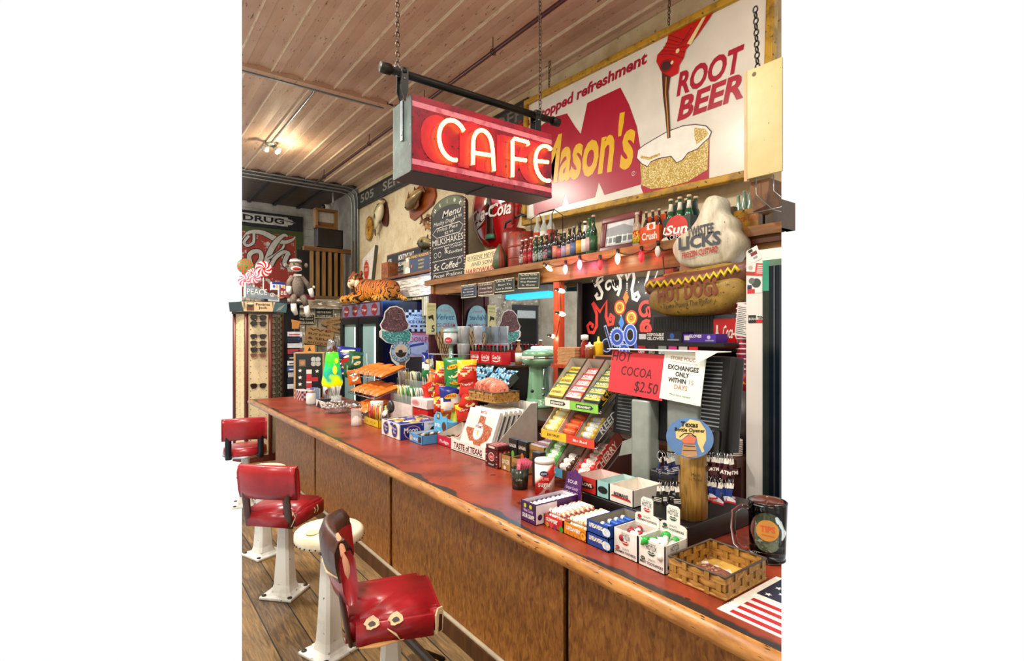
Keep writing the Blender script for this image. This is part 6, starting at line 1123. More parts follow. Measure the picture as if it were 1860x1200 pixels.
# ---------------- woven baskets
WK=wood('7a5220','a87a38','bd9450',axis='X',sc_=20,r=.5); WK2=wood('8a6228','b88a44',axis='Z',sc_=20,r=.5); RIM=m('4a3a28',.5)
def basket(t,w,d,h,nx,ny,rows=3):
    b=B(); b.bx(-w/2,w/2,-d/2,d/2,0,.004,WK); b.build('base',t)
    b=B(); sides=[((-w/2,-d/2),(w/2,-d/2),nx),((w/2,-d/2),(w/2,d/2),ny),((w/2,d/2),(-w/2,d/2),nx),((-w/2,d/2),(-w/2,-d/2),ny)]
    for (x0,y0),(x1,y1),n in sides:
        dx,dy=x1-x0,y1-y0; L=math.hypot(dx,dy); nx_,ny_=dy/L,-dx/L
        for r_ in range(rows):
            z0=h*(r_+.02)/rows; z1=h*(r_+.98)/rows; N=n*8; prev=None
            for i in range(N+1):
                t_=i/N; off=.0028*math.sin(t_*n*PI*1.0+PI*r_); p=(x0+dx*t_+nx_*off,y0+dy*t_+ny_*off)
                if prev: b.add([(prev[0],prev[1],z0),(p[0],p[1],z0),(p[0],p[1],z1),(prev[0],prev[1],z1)],[(0,1,2,3)],WK,True)
                prev=p
    b.build('weaving',t)
    b=B()
    for (x0,y0),(x1,y1),n in sides:
        dx,dy=x1-x0,y1-y0; L=math.hypot(dx,dy); ax=Vector((dx/L,dy/L,0)); nn=Vector((dy/L,-dx/L,0))
        for i in range(n):
            c=Vector((x0,y0,0))+Vector((dx,dy,0))*((i+.5)/n); 
            for r_ in range(rows):
                s=1 if (i+r_)%2 else -1; z0=h*r_/rows; z1=h*(r_+1)/rows; o=nn*(.0034*s); q=ax*.008; vs=[c-q+o,c+q+o,c+q+o,c-q+o]; b.add([(v.x,v.y,z) for v,z in zip(vs,(z0,z0,z1,z1))],[(0,1,2,3)],WK2)
    b.build('stake',t)['kind']='stuff'
    b=B(); k=.006; b.tube([(-w/2,-d/2,h),(w/2,-d/2,h),(w/2,d/2,h),(-w/2,d/2,h)],.0045,RIM,n=7,closed=True); b.tube([(-w/2,-d/2,.003),(w/2,-d/2,.003),(w/2,d/2,.003),(-w/2,d/2,.003)],.005,WK,n=7,closed=True); b.build('rim',t)
bk=thing('woven_basket','square woven splint basket at the near end of the counter','basket',(1.50,.945,CT+.002),FX); basket(bk,.19,.222,.064,5,6)
o=B().bx(-.08,.07,-.03,.125,.0,.002,m('c9a24a',.6)).build('cardboard',loc=(1.485,.945,CT+.0075),rz=FX); tag(o,'yellow cardboard sheet lying in the near woven basket','card')
b=B(); bm=bmesh.new(); bmesh.ops.create_grid(bm,x_segments=14,y_segments=14,size=.5); 
for v in bm.verts: e_=(1-abs(2*v.co.x)**4)*(1-abs(2*v.co.y)**4); v.co=(v.co.x*.13+.01,v.co.y*.095-.045,.01+.026*e_+rnd.uniform(0,.004))
PB=patchy('6b3a28','8a5440','b08a74',60,.42,.6,90,.6,r=.3,bump=.5); b.bm(bm,PB,True)
for f in (0,): b.tube([(.01-.065+.013*i,.004+.004*(i%2),.018+.006*math.sin(i*2.1)) for i in range(11)],.007,glass('f0f0f0',.1,alpha=.35),n=6)
o=b.build('candy_bag',loc=(1.50,.945,CT+.01),rz=FX); tag(o,'clear bag of brown candy lying in the near woven basket','bag')
# flag sheet
b=B(); fx0,fx1,fy1=1.335,1.66,.842; 
b.bx(fx0,fx1,.30,fy1,CT,CT+.0012,m('e8e4dc',.35)); e=.0016
for i in range(4): x=fx0+.012+i*.036; b.add([(x,.30,CT+e),(x+.018,.30,CT+e),(x+.018,fy1-.03,CT+e),(x,fy1-.03,CT+e)],[(0,1,2,3)],m('b0222c',.35))
x=fx0+.17; b.add([(x,.3,CT+e),(fx1-.01,.3,CT+e),(fx1-.01,fy1-.02,CT+e),(x,fy1-.02,CT+e)],[(0,1,2,3)],m('16203c',.35))
for i in range(5):
    for j in range(8):
        cx_,cy_=x+.02+.03*i,fy1-.045-.05*j-(.025 if i%2 else 0); pts=[]
        for k in range(10): r_=.011 if k%2==0 else .0045; pts.append((cx_+r_*math.cos(PI*k/5),cy_+r_*math.sin(PI*k/5),CT+.002))
        b.add(pts,[tuple(range(10))],WHITE)
b.T=Matrix.Translation((fx0+.06,fy1-.004,CT+.0018))@Matrix.Rotation(FX,4,'Z')@Matrix.Rotation(-PI/2,4,'X'); b.text('TEXAS',0,-.002,.011,BLACK,al='CENTER',rot=PI/2); b.reset()
o=b.build('flag_sheet'); clip(o,False,True); tag(o,'stars and stripes sheet stuck to the near end of the counter','flag sheet')
# tip mug
mg=thing('tip_mug','big clear glass beer mug with an orange TIPS disc','mug',(1.765,.925,CT+.001),R(-66)); GL=glass('f4f8f6',.0,1.3); 
b=B(); b.lathe([(0,0),(.05,0),(.054,.006),(.056,.03),(.058,.10),(.061,.19),(.061,.195),(.057,.195),(.054,.10),(.05,.025),(0,.02)],GL,n=28); b.build('glass',mg)
GE=glass('f4f8f6',.0,1.4); b=B(); b.lathe([(.0605,.190),(.0625,.195),(.0575,.198),(.0565,.193)],GE,n=28); b.build('rim',mg); b=B(); b.lathe([(.05,.0),(.056,.004),(.055,.009)],GE,n=28); b.build('foot_ring',mg)
b=B(); b.tube([(-.056,-.01,.165),(-.08,-.015,.17),(-.103,-.018,.15),(-.106,-.018,.09),(-.098,-.018,.04),(-.075,-.012,.022),(-.054,-.008,.03)],.0085,glass('f4f8f6',.0,1.4),n=10); b.build('handle',mg)
b=B(); b.T=Matrix.Translation((.004,-.0615,.115))@Matrix.Rotation(R(-4),4,'X'); b.disc(0,0,.034,0,m('c98a3a',.6),n=28); b.text('TIPS',0,-.004,.018,m('d8542a'),y=-.001,w=.045,bold=.03); b.line([(-.018,-.014),(.02,-.017)],.002,-.001,m('d8542a')); b.build('tips_label',mg)
BILL=patchy('a8b094','6d7a5c','d8d8c4',30,.45,.55,60,.6,r=.7,bump=0)
for i,(az,r_) in enumerate(((0,.044),(1.3,.04),(2.6,.042),(4.0,.036))):
    b=B(); P=[]; 
    for k in range(9): a=az+PI*(k/8)*1.1; P+= [(r_*math.cos(a),r_*math.sin(a),.024+.004*i),(r_*math.cos(a+.15),r_*math.sin(a+.15),.10+.012*((i*7)%3))]
    b.add(P,[(2*k,2*k+2,2*k+3,2*k+1) for k in range(8)],BILL,True); o=b.build('dollar_bill',loc=(1.765,.925,CT+.001),rz=FX); tag(o,'crumpled dollar bill curled inside the glass tip mug','bill','bills inside the tip mug')
# sugar canister and black cup of pink packets
su_=thing('sugar_canister','tall red and white sugar canister standing behind the grape carton','canister',(1.64,1.935,CT+.001),-.7); b=B()
def sug():
    mat,nt,bb=newm('sugar_print'); tc=nd(nt,'ShaderNodeTexCoord'); sp_=nd(nt,'ShaderNodeSeparateXYZ'); nt.links.new(tc.outputs['Object'],sp_.inputs[0]); ad=nd(nt,'ShaderNodeMath',operation='MULTIPLY_ADD'); ad.inputs[1].default_value=-1.1; nt.links.new(sp_.outputs[0],ad.inputs[0]); nt.links.new(sp_.outputs[2],ad.inputs[2]); mr=nd(nt,'ShaderNodeMapRange'); mr.inputs[1].default_value=.0; mr.inputs[2].default_value=.17; nt.links.new(ad.outputs[0],mr.inputs[0]); nt.links.new(ramp(nt,[(.0,'efe9e4'),(.2,'efe9e4'),(.24,'c8241c'),(.56,'cc2a20'),(.66,'f1ece6')],mr.outputs[0]).outputs[0],bb.inputs['Base Color']); bb.inputs['Roughness'].default_value=.35; return mat
b.lathe([(0,0),(.047,0),(.047,.148),(0,.148)],sug(),n=32); b.disc(-.004,.105,.02,-.0475,m('22306a',.4),.013); b.text('N\'JOY',-.004,.1,.009,WHITE,y=-.0482,w=.03,bold=.03); b.text('PURE',0,.074,.012,m('f0d8d0'),y=-.0478,w=.04); b.text('sugar',0,.045,.024,WHITE,y=-.0478,w=.062,bold=.02); b.disc(.012,.018,.012,-.0478,m('8a1a14'),.014); b.build('can',su_); B().lathe([(.048,.146),(.0485,.16),(.046,.165),(0,.165)],m('f0ece4',.4),n=32).build('lid',su_)
cu=thing('sweetener_cup','dark cup holding pink sweetener packets left of sugar canister','cup',(1.60,2.075,CT+.001),-.66); B().lathe([(0,0),(.038,0),(.044,.10),(.041,.10),(.036,.01),(0,.01)],patchy('1c241c','2e3a2c','6a7a68',30,.45,.6,40,.66,r=.2,bump=0),n=24).text('Coffee',-.005,.045,.012,m('c8d0c4'),y=-.0425,w=.03,shear=.3).build('cup',cu)
for i in range(5):
    o=B().bx(-.022,.022,-.001,.001,0,.075,m('d8607c',.6)).text('SWEET',0,.045,.008,WHITE,y=-.0015,w=.03).build('sweetener_packet',loc=(1.588+.011*i,2.08+.004*i,CT+.065)); o.rotation_euler=(R(-6),R(8+4*i),FX+.2*i-.3); tag(o,'pink sweetener packet standing in the dark cup','packet','pink packets in the dark cup')
o=B().cbx(-.03,.03,-.02,.02,0,.17,m('141214',.4),.004).build('black_carton',loc=(1.70,2.05,CT),rz=FX); tag(o,'tall plain black carton behind the sweetener cup','carton')
# ---------------- peanut brittle display
bx=thing('brittle_display','white Taste of Texas cardboard display of flat brittle boxes','display box',(1.775,2.84,CT),FX); w=.41; CB=m('ebe7e0',.5); GRY=m('b8b0a8',.7)
b=B(); b.bx(-w/2,w/2,0,.004,0,.075,CB); b.text('TASTE of TEXAS',0,.022,.034,m('6a1c24'),y=-.001,w=.33,bold=.03); b.line([(-.17,.014),(.17,.014)],.003,-.001,m('3a3a3a')); b.bx(-w/2,w/2,0,.40,0,.004,CB); b.bx(-w/2,w/2,.396,.40,0,.315,CB)
for s in (-1,1):
    x=s*(w/2-.002); b.add([(x+k,y,z) for k in (-.002,.002) for y,z in ((0,0),(.40,0),(.40,.315),(.345,.315),(.06,.075),(0,.075))],[tuple(range(6)),tuple(range(11,5,-1))]+[(i,6+i,6+(i+1)%6,(i+1)%6) for i in range(6)],GRY if s>0 else CB)
b.build('tray',bx)
BT=m('efece6',.35); BRI=patchy('8a3c22','b5653a','d8a884',60,.42,.58,80,.62,r=.4,bump=.3)
txo=[(-.02,.29),(.03,.285),(.032,.235),(.075,.225),(.105,.215),(.11,.165),(.095,.12),(.06,.09),(.035,.03),(.0,.045),(-.02,.09),(-.05,.085),(-.08,.12),(-.11,.165),(-.105,.185),(-.025,.185)]
for i in range(6):
    t=thing('brittle_box','white brittle gift box '+('at the front of the display with round label' if i==0 else 'standing edge on behind the front one'),'box',(1.775+.03+.036*i,2.84,CT+.006),FX,None if i==0 else 'brittle boxes behind the front one'); t.rotation_euler=Euler((R(-21),0,FX),'XYZ'); b=B(); hx=.285 if i==0 else .29; b.bx(-.17,.17,0,.022,0,hx,BT)
    if i==0:
        b.rect(-.15,.15,.0,.245,-.0008,m('dcd4cc',.4)); b.poly([(x*1.3,z*.84) for x,z in txo],-.0015,BRI); b.disc(0,.14,.055,-.0022,PAPER); b.text('GOURMET',0,.163,.016,m('8a2040'),y=-.003,w=.075,bold=.03); b.ring(0,.14,.05,.053,-.003,m('8a2040')); b.disc(.0,.133,.008,-.003,m('d8b020'),.02,n=12); b.text('BRITTLE',0,.258,.016,m('8a2a2a'),y=-.001,w=.07,bold=.02)
        for k in (-1,1): b.text('Peanut',k*.03,.14,.008,m('5a7a4a'),y=-.003,w=.025)
    else: b.bx(.1705,.1715,.004,.018,.05,.26,m('55505a'))
    b.build('box',t)
p=at(897,732,X=2.0); k2=thing('woven_basket','shallow woven basket of pink candy on the brittle display','basket',(2.03,2.92,CT+.317),FX); basket(k2,.30,.20,.062,6,4)
PK=patchy('dc7a62','e8a088','b8483a',26,.42,.6,40,.6,r=.35,bump=.3)
for i in range(9):
    s_=1-.045*abs(i-3.5); o=B().ell((0,0,0),(.082*s_,.013,.072*s_),PK,16,8).build('pink_candy_bag',loc=(2.03+rnd.uniform(-.02,.02),3.02-i*.024,CT+.317+.01+.072*s_),rz=0); o.rotation_euler=(R(rnd.uniform(-4,22)),R(rnd.uniform(-10,10)),FX+R(rnd.uniform(35,75))); tag(o,'pink round candy pack upright in the shallow woven basket','candy pack','pink packs in the woven basket')
# ---------------- three tier gum rack
gr_=thing('gum_rack','chrome wire rack of three sloping gum trays beside register','display rack',(0,0,0)); GY0,GY1=1.735,2.115; GXF=(1.81,1.785,1.76); GZ=(1.245,1.085,.915); SL=R(38); 
b=B()
for y in (GY0-.012,GY1+.012):
    b.tube([(1.74,y,CT+.006),(2.05,y,CT+.006),(2.10,y,CT+.12),(2.06,y,1.44),(2.03,y,1.46)],.004,STEEL,n=6)
    for xf,z in zip(GXF,GZ): b.tube([(xf-.005,y,z-.02),(xf-.012,y,z-.004),(xf,y,z-.012),(xf+.25,y,z+.18),(2.07,y,z+.19)],.0035,STEEL,n=6)
    b.tube([(GXF[2],y,GZ[2]-.01),(1.745,y,CT+.02)],.0035,STEEL,n=6)
for xf,z in zip(GXF,GZ): b.tube([(xf-.01,GY0-.012,z-.015),(xf-.01,GY1+.012,z-.015)],.0035,STEEL,n=6); b.tube([(xf+.24,GY0-.012,z+.172),(xf+.24,GY1+.012,z+.172)],.0035,STEEL,n=6)
b.build('wire_frame',gr_)
tags=[[('ece6cc','SPEARMINT','2a2a2a'),('86c84a','SPEARMINT','1a3a1a')],[('e8b828','JUICY FRUIT','3a2a10'),('d8442e','Big Red','f4e8e0')],[('5aa8c8','Freedent','f0f4f6'),('5a3a2a','COFFEE','e8d8c0')]]
for k,(xf,z) in enumerate(zip(GXF,GZ)):
    for j,(c,wd_,tc) in enumerate(tags[k]):
        b=B(); W_=(GY1-GY0)/2; b.bx(-W_/2+.001,W_/2-.001,-.001,.001,-.018,.024,m(c,.4)); b.poly([(-W_*.28,-.006),(W_*.26,-.006),(W_*.34,.004),(W_*.26,.014),(-W_*.28,.014)],-.0015,m(tc if k==0 else c)); b.text(wd_,0,-.002,.011,m('f0f0e0' if k==0 else tc),y=-.002,w=W_*.5,bold=.03); o=b.build('shelf_label',gr_); o.location=(xf-.016,GY1-W_*(j+.5),z); o.rotation_euler=(0,0,FX)
def slope(k,lx,ly,lz,col,ncol=3):
    """point on tray k: ly up the slope, lz off its floor"""
    return (GXF[k]+ly*math.cos(SL)-lz*math.sin(SL),(GY1+GY0)/2-lx,GZ[k]+ly*math.sin(SL)+lz*math.cos(SL))
cw=(GY1-GY0)/3
trays=[[('254a22','green and yellow gum tray at left of top tier','HONEES','e8d44a'),('7a1c20','dark red gum tray in middle of the top tier','HONEES','e8c8c8'),('14201a','dark green honey gum tray at right of the top tier','HONEES','e0c030')],[('e0c8a0','cream candy roll tray at left of the middle tier','ROOTBEER','8a6a2a'),('c8562a','orange candy roll tray in the centre of the middle tier','CINNAMON','f0e0d0'),('4a4e56','grey candy roll tray at right of the middle tier',"REED'S",'e8e8e8')],[('4a8a4a','green candy roll tray at left of the bottom tier','MINT','e8f0e0'),('6b4434','brown candy roll tray in middle of the bottom tier','ROOT','e8d8c8'),('a8241e','red cherry candy tray at right of the bottom tier','CHERRY','f0d8d0')]]
for k in range(3):
    for c in range(3):
        col,lab,wd_,wc=trays[k][c]; lx=(c-1)*cw; t=thing('candy_tray',lab,'tray',slope(k,lx,0,0,c),FX); t.rotation_euler=Euler((SL,0,FX),'XYZ'); b=B(); w=cw-.006; d=.27; h=.05; open_box(b,w,d,h,m(col,.45),m('c9c0b4',.7),front=.028,back=.075)
        b.text(wd_,0,.006,.013,m(wc),y=-.001,w=w*.7,bold=.02)
        if c==2: b.at_side(w/2); b.text(wd_,.14,.012,.036,m(wc),y=-.0012,w=.17,bold=.02); b.rect(.02,.25,.004,.008,-.0012,m(wc)); (b.disc(.05,.03,.014,-.0012,m('e0902a')) if k==0 else None); b.reset()
        b.build('carton',t)
        proto=None; n=(5,5,6)[c] if k==0 else (5,4,4)[c] if k==1 else (5,3,6)[c]
        for i in range(n):
            if k==0:
                cols={0:('d8b82a','2a4a24'),1:('b02a2c','b02a2c'),2:('24442a','24442a')}[c]; key=(c,i%2 if c==0 else 0)
                t=thing('gum_pack',{0:('yellow gum pack','green gum pack')[i%2],1:'red gum pack',2:'dark green honey gum pack'}[c]+' lying in the '+lab.split(' tray')[0]+' tray','gum',slope(k,lx,.03+.043*i,.012+.004*0,c),FX,'packs in the '+lab); t.rotation_euler=Euler((SL+R(14),0,FX),'XYZ'); b=B(); cc_=cols[i%2]; b.bx(-w*.44,w*.44,-.002,.04,0,.018,m(cc_,.4)); b.at_top(.0185); b.rect(-w*.42,w*.42,.0,.012,0,m({0:('f0d84a','d8c040')[i%2],1:'d8d0cc',2:'c8b82c'}[c])); b.text('HONEES',-.01,.014,.014,m({0:('6a5010','f0e060')[i%2],1:'f4ece8',2:'f0e0a0'}[c]),y=-.0006,w=w*.6,bold=.03,shear=.2); b.disc(w*.3,.02,.012,-.0004,m('e0a030'),.008,n=12); b.reset(); b.build('pack',t)
            else:
                rc={(1,0):('ece4b8','d8c050'),(1,1):('d8642a','c8401c'),(1,2):('c8ccd0','b8963a'),(2,0):('e4ecdc','5aae4a'),(2,1):('e8e0d8','4a2a1e'),(2,2):('e8dcd4','c82a24')}[(k,c)]
                lb=('%s candy roll lying in the '%{(1,0):'cream',(1,1):'orange',(1,2):'silver grey',(2,0):'green and white',(2,1):'brown and white',(2,2):'red and white'}[(k,c)])+lab.split(' tray')[0].replace(' candy roll','')+' tray'
                loc=slope(k,lx+rnd.uniform(-.006,.006),.025+.034*i,.021,c)
                if proto is None: proto=roll(loc,FX+rnd.uniform(-.12,.12),lb,'rolls in the '+lab,patchy(rc[0],rc[1],None,50,.55,.6,r=.35,bump=0),m(rc[1],.35),.095,.0175)
                else: dup(proto,loc,FX+rnd.uniform(-.15,.15))
# ---------------- ginger and citrus cartons between brittle and gum
KR=m('a07844',.6,0,.1,30)
def kraft(lab,xf,yl,yr,h,d,word,wc='e8dcc4',col=KR,z=CT,open_=True,nm='kraft_carton',h2=None):
    t,w=put(nm,lab,'carton',xf,yl,yr,z); b=B()
    if open_: open_box(b,w,d,h,col,m('6a4c2a',.7),front=h)
    else: b.bx(-w/2,w/2,0,d,0,h,col)
    b.text(word,0,h*.45,h*.28,m(wc),y=-.0012,w=w*.8,bold=.02); b.disc(-w*.1,h*.2,h*.13,-.0012,m(wc),n=14); b.at_side(w/2); b.text(word,d*.5,h*.35,h*.25,m('c8a878'),y=-.0012,w=d*.7); b.reset(); b.build('carton',t); return t
def redbox(z,lab,h=.052):
    t,w=put('candy_bar_box',lab,'carton',1.72,2.556,2.435,z); b=B(); b.bx(-w/2,w/2,0,.10,0,h,m('4a1418',.4)); 
    for s in (-1,1): [b.rect(s*w*.42-.007,s*w*.42+.007,.004+h*.2*i,h*.2*i+.010,-.0012,m('d8a0a0' if i%2 else 'a83038')) for i in range(5)]
    b.disc(0,h*.6,w*.24,-.0012,m('d8d0cc'),h*.25); b.disc(0,h*.6,w*.21,-.0016,m('b8202c'),h*.2); b.text('Long',0,h*.54,h*.17,WHITE,y=-.002,w=w*.25,shear=.2); b.rect(-w*.3,w*.3,h*.08,h*.28,-.0012,m('1c1214')); b.text('PEANUT',0,h*.12,h*.1,WHITE,y=-.002,w=w*.45); b.at_side(w/2)
    for i in range(3): b.rect(.008+.03*i,.026+.03*i,.006,h-.006,-.0012,m('b83a44')); b.rect(.012+.03*i,.022+.03*i,.012,h-.012,-.0016,m('d8a8a8'))
    b.reset(); b.build('box',t)
redbox(CT+.0005,'dark red candy bar box beside the Taste of Texas tray',.10)
for i in range(4):
    q=thing('candy_bar','dark red wrapped candy bar lying on the dark red box','candy bar',(1.735+.024*i,2.5,CT+.113),FX,'bars on the dark red box'); b=B(); b.cbx(-.058,.058,-.011,.011,-.012,.012,m('5a2024',.3),.004); b.rect(-.03,.03,-.006,.006,-.0115,m('d8c8c4')); b.at_top(.0125); b.rect(-.04,.04,-.008,.008,0,m('b83a40')); b.text('Long Boy',0,-.004,.008,WHITE,y=-.001,w=.05); b.reset(); b.build('wrapper',q)
kraft('open kraft ginger candy carton right of the dark red box',1.74,2.43,2.34,.085,.13,'GINGER'); kraft('second open kraft ginger carton beside the first',1.74,2.335,2.25,.085,.13,'GINGER','8a6a3a')
for i,(yy,acc,n_) in enumerate(((2.40,'7ab04a','left'),(2.315,'d8682a','right'))):
    t=thing('ginger_box',n_+' black ginger candy box standing above the kraft cartons','box',(1.80,yy,CT+.006),FX); b=B(); b.bx(-.038,.038,0,.03,0,.16,m('1c1b1c',.4)); b.text('GINGER',0,.115,.018,m('d8d0c8'),y=-.001,w=.064,bold=.02); b.disc(0,.075,.014,-.001,m(acc),.022,n=12); b.line([(-.03,.13),(.03,.13)],.003,-.0012,m('8a7a5a')); b.rect(-.02,.02,.03,.04,-.001,m('9a9088')); b.build('box',t)
t=kraft('kraft carton of purple candy tins left of the gum rack',1.82,2.31,2.15,.085,.19,'DIGEST','6a4a22',z=CT+.07)
kraft('closed kraft base carton under the purple tins',1.83,2.31,2.15,.068,.18,'TEA','6a4a22',open_=False)
for i in range(5): o=B().cbx(-.065,.065,-.016,.016,0,.012,m('7a2a3a' if i%2 else 'a8a0a4',.4),.003).build('candy_tin',loc=(1.845+.034*i,2.23,CT+.142+.003*i),rz=FX); tag(o,('purple' if i%2 else 'silver')+' flat candy tin in the kraft carton by the gum rack','tin','tins in the kraft carton')
kraft('kraft citrus candy carton behind the purple tins',2.0,2.36,2.22,.12,.09,'CITRUS',z=CT+.09,open_=False); kraft('plain kraft support carton under the citrus carton',2.0,2.37,2.21,.088,.11,'CHEWS',open_=False)
# ---------------- fudge, blue trays, moon pies
def tray(nm,lab,xf,yl,yr,h,d,col,word,wc,back=None,ins='d8d0c4',extra=None):
    t,w=put(nm,lab,'carton',xf,yl,yr); b=B(); open_box(b,w,d,h,m(col,.4),m(ins,.6),back=back); b.text(word,0,h*.3,h*.3,m(wc),y=-.0012,w=w*.62,bold=.02); 
    if extra: extra(b,w,h,d)
    b.build('carton',t); return t
tray('fudge_tray','crimson fudge tray at left of the Taste of Texas display',1.79,3.255,3.06,.065,.2,'c41c3c','Fudge','f4e4e4',.13)
for i in range(6): o=B().ell((0,0,0),(.022,.022,.014),m('3a1c14' if i<3 else 'd8a888',.3),12,7).build('fudge_piece',loc=(1.815+.035*(i%3),3.21-.06*(i//3),CT+.045)); tag(o,('dark chocolate' if i<3 else 'pale peanut')+' fudge piece in the crimson tray','fudge','fudge pieces '+('dark' if i<3 else 'pale'))
tray('snack_tray','light blue chocolate snack tray before the moon pie carton',1.68,3.464,3.262,.06,.22,'4a9ad8','CHOCO','f0f4f8',.06,'c8dcec',lambda b,w,h,d:(b.disc(-w*.35,h*.5,.02,-.0014,m('d8c8a8')),b.rect(w*.2,w*.42,h*.2,h*.85,-.0014,m('3a2a24'))))
for i in range(10): o=B().cbx(-.018,.018,-.035,.035,-.008,.008,m(('6a4a34','c8c4c0','3a2a24')[i%3],.3),.004).build('chocolate_bar',loc=(1.71+.02*i,3.40-.012*(i%3)-.01*i*.3,CT+.045)); o.rotation_euler=(R(15),0,FX+R(-60+9*i)); tag(o,('brown','silver','dark')[i%3]+' wrapped chocolate in the light blue tray','chocolate',('brown','silver','dark')[i%3]+' chocolates in the light blue tray')
t,w=put('snack_display','sky blue upright snack display behind the light blue tray','display box',1.87,3.45,3.26); b=B(); b.bx(-w/2,w/2,0,.1,0,.13,m('58b0e0',.4)); b.prism([(-w/2,.13),(w/2,.13),(w/2,.17),(.02,.17),(.0,.195),(-.06,.195),(-.08,.17),(-w/2,.17)],0,.004,m('58b0e0',.4)); b.disc(w*.28,.10,.03,-.0012,m('5a3024'),.035); b.text('BITES',-w*.2,.09,.022,WHITE,y=-.0014,w=w*.42,bold=.03); b.rect(-.05,-.01,.145,.19,-.0014,m('4a5058')); b.disc(-.03,.168,.014,-.0018,m('d8b890')); b.build('box',t)
t=thing('banana_bag','yellow and green snack bag standing behind the sky blue display','bag',(1.99,3.33,CT),FX); b=B(); b.ell((0,0,.13),(.075,.03,.12),patchy('c8c030','5a7a2a','e8e060',9,.45,.55,r=.25,bump=0),14,10); b.build('bag',t); B().bx(-.06,.06,-.03,.03,0,.04,m('3a3a34')).build('base',t)
t,w=put('moon_pie_carton','big white and blue Moon Pie carton on the counter','carton',1.625,3.82,3.50); d=.34;h=.115; MB=m('1c2c86',.35); b=B(); open_box(b,w,d,h,m('e6e6ea',.4),m('8a7f74',.7))
for s in (-1,1): b.disc(s*.075,h*.5,.05,-.0012,MB,.045); b.ring(s*.075,h*.5,.046,.052,-.0014,m('e0b840')); b.text('Moon',s*.075,h*.55,.02,WHITE,y=-.002,w=.06); b.text('Pie',s*.075,h*.33,.02,WHITE,y=-.002,w=.04)
b.at_side(w/2); b.rect(.005,.19,.004,h-.004,-.0008,MB); b.ring(.10,h*.42,.058,.066,-.0014,m('d88aa8'),e=.75); b.text('Moon',.085,h*.42,.036,WHITE,y=-.002,w=.11,bold=.02,shear=.1); b.text('Pie',.10,h*.16,.026,WHITE,y=-.002,w=.05); b.line([(.17,h*.85),(.18,h*.85)],.004,-.002,WHITE); b.line([(.175,h*.78),(.175,h*.92)],.004,-.002,WHITE); b.disc(.29,h*.45,.05,-.0012,m('2a2420'),.03); b.text('Chocolate',.255,h*.8,.012,m('4a4a4a'),y=-.002,w=.07); b.reset(); b.build('carton',t)
for i in range(10):
    q=thing('moon_pie',('purple','gold','blue')[i%3]+' wrapped moon pie lying in the Moon Pie carton','snack',(1.665+.055*(i%5),3.75-.15*(i//5),CT+.098+.004*(i%2)),FX+R(20*(i%3)-20),('purple','gold','blue')[i%3]+' pies in the Moon Pie carton'); b=B(); b.cbx(-.055,.055,-.035,.035,-.012,.012,m(('5a4a9a','d8a838','2a3a9a')[i%3],.25),.009); b.at_top(.0125); b.rect(-.04,.0,-.02,.02,0,m('d8d8e4')); b.disc(.02,0,.016,-.0004,m('2a2a6a')); b.reset(); b.bx(-.065,-.055,-.03,.03,-.002,.002,m('c8ccd4',.3,.4)); b.bx(.055,.065,-.03,.03,-.002,.002,m('c8ccd4',.3,.4)); b.build('wrapper',q)
# red carton with drawn lid behind
t,w=put('pastry_carton','red carton with pale printed lid behind the Moon Pie carton','carton',1.97,3.99,3.74); b=B(); b.bx(-w/2,w/2,0,.12,0,.16,m('c01c24',.4)); b.bx(-w/2-.02,w/2+.01,-.01,.11,.165,.235,m('e6dcdc',.5)); b.disc(-.06,.2,.07,-.0112,m('d8a0a0'),.025); b.disc(-.06,.2,.05,-.0118,m('c87c80'),.015); [b.line([(.04+.03*i,.18),(.055+.03*i,.22)],.003,-.0114,m('b89098')) for i in range(4)]; b.build('box',t)
# shaker, straws etc
sk=thing('sugar_shaker','glass sugar shaker with chrome lid by the straws','shaker',(1.61,4.30,CT+.001),FX); b=B(); b.lathe([(0,0),(.043,0),(.045,.01),(.042,.13),(.038,.15),(0,.15)],glass('e8eceA'.lower(),.05,alpha=.35),n=12,smooth=False); b.build('jar',sk); B().lathe([(0,.004),(.04,.004),(.038,.045),(.015,.075),(0,.08)],m('e8d4cc',.8),n=16).build('sugar',sk); B().lathe([(.041,.145),(.043,.165),(.036,.18),(.01,.185),(0,.186)],CHROME,n=16).build('lid',sk)
t,w=put('straw_carton','yellow carton of coloured honey straws beside the shaker','carton',1.70,4.36,4.06); b=B(); open_box(b,w,.12,.06,m('d8b428',.4),m('8a7a4a',.7)); [b.disc(x,.03,.006,-.0012,m('5a4a10'),n=8) for x in (-.08,0,.08)]; b.build('carton',t)
sc_col=['d8202c','e0c030','f0ece4','3a8a3a','e87a28','f4f0e8','c83a5a','e8d860']
for i in range(34):
    o=B().cyl((0,0,0),(rnd.uniform(-.03,.03),rnd.uniform(-.02,.02),.16),.004,m(sc_col[i%8],.3),n=6).build('honey_straw',loc=(1.725+.07*rnd.random(),4.34-.25*(i/34),CT+.005)); tag(o,'coloured honey straw standing in the yellow carton','straw','straws in the yellow carton')
t=thing('straw_cup','white and orange drink cup behind the honey straws','cup',(1.82,4.38,CT),FX); B().lathe([(0,0),(.04,0),(.055,.17),(.052,.17),(.0,.01)],m('d8542a',.4),n=20).lathe([(.0525,.10),(.0565,.172),(.053,.176)],m('efeae4',.4),n=20).build('cup',t)
t=thing('jerky_bag','dark brown snack bag leaning on the Moon Pie carton','bag',(1.70,3.90,CT),FX); b=B(); b.ell((0,0,.08),(.06,.03,.085),m('3a241c',.3),12,8); b.ell((0,-.005,.135),(.035,.03,.03),m('e4e2de',.3),10,7); b.ell((.01,.03,.19),(.05,.025,.05),m('2a2624',.4),10,7); b.build('bag',t)
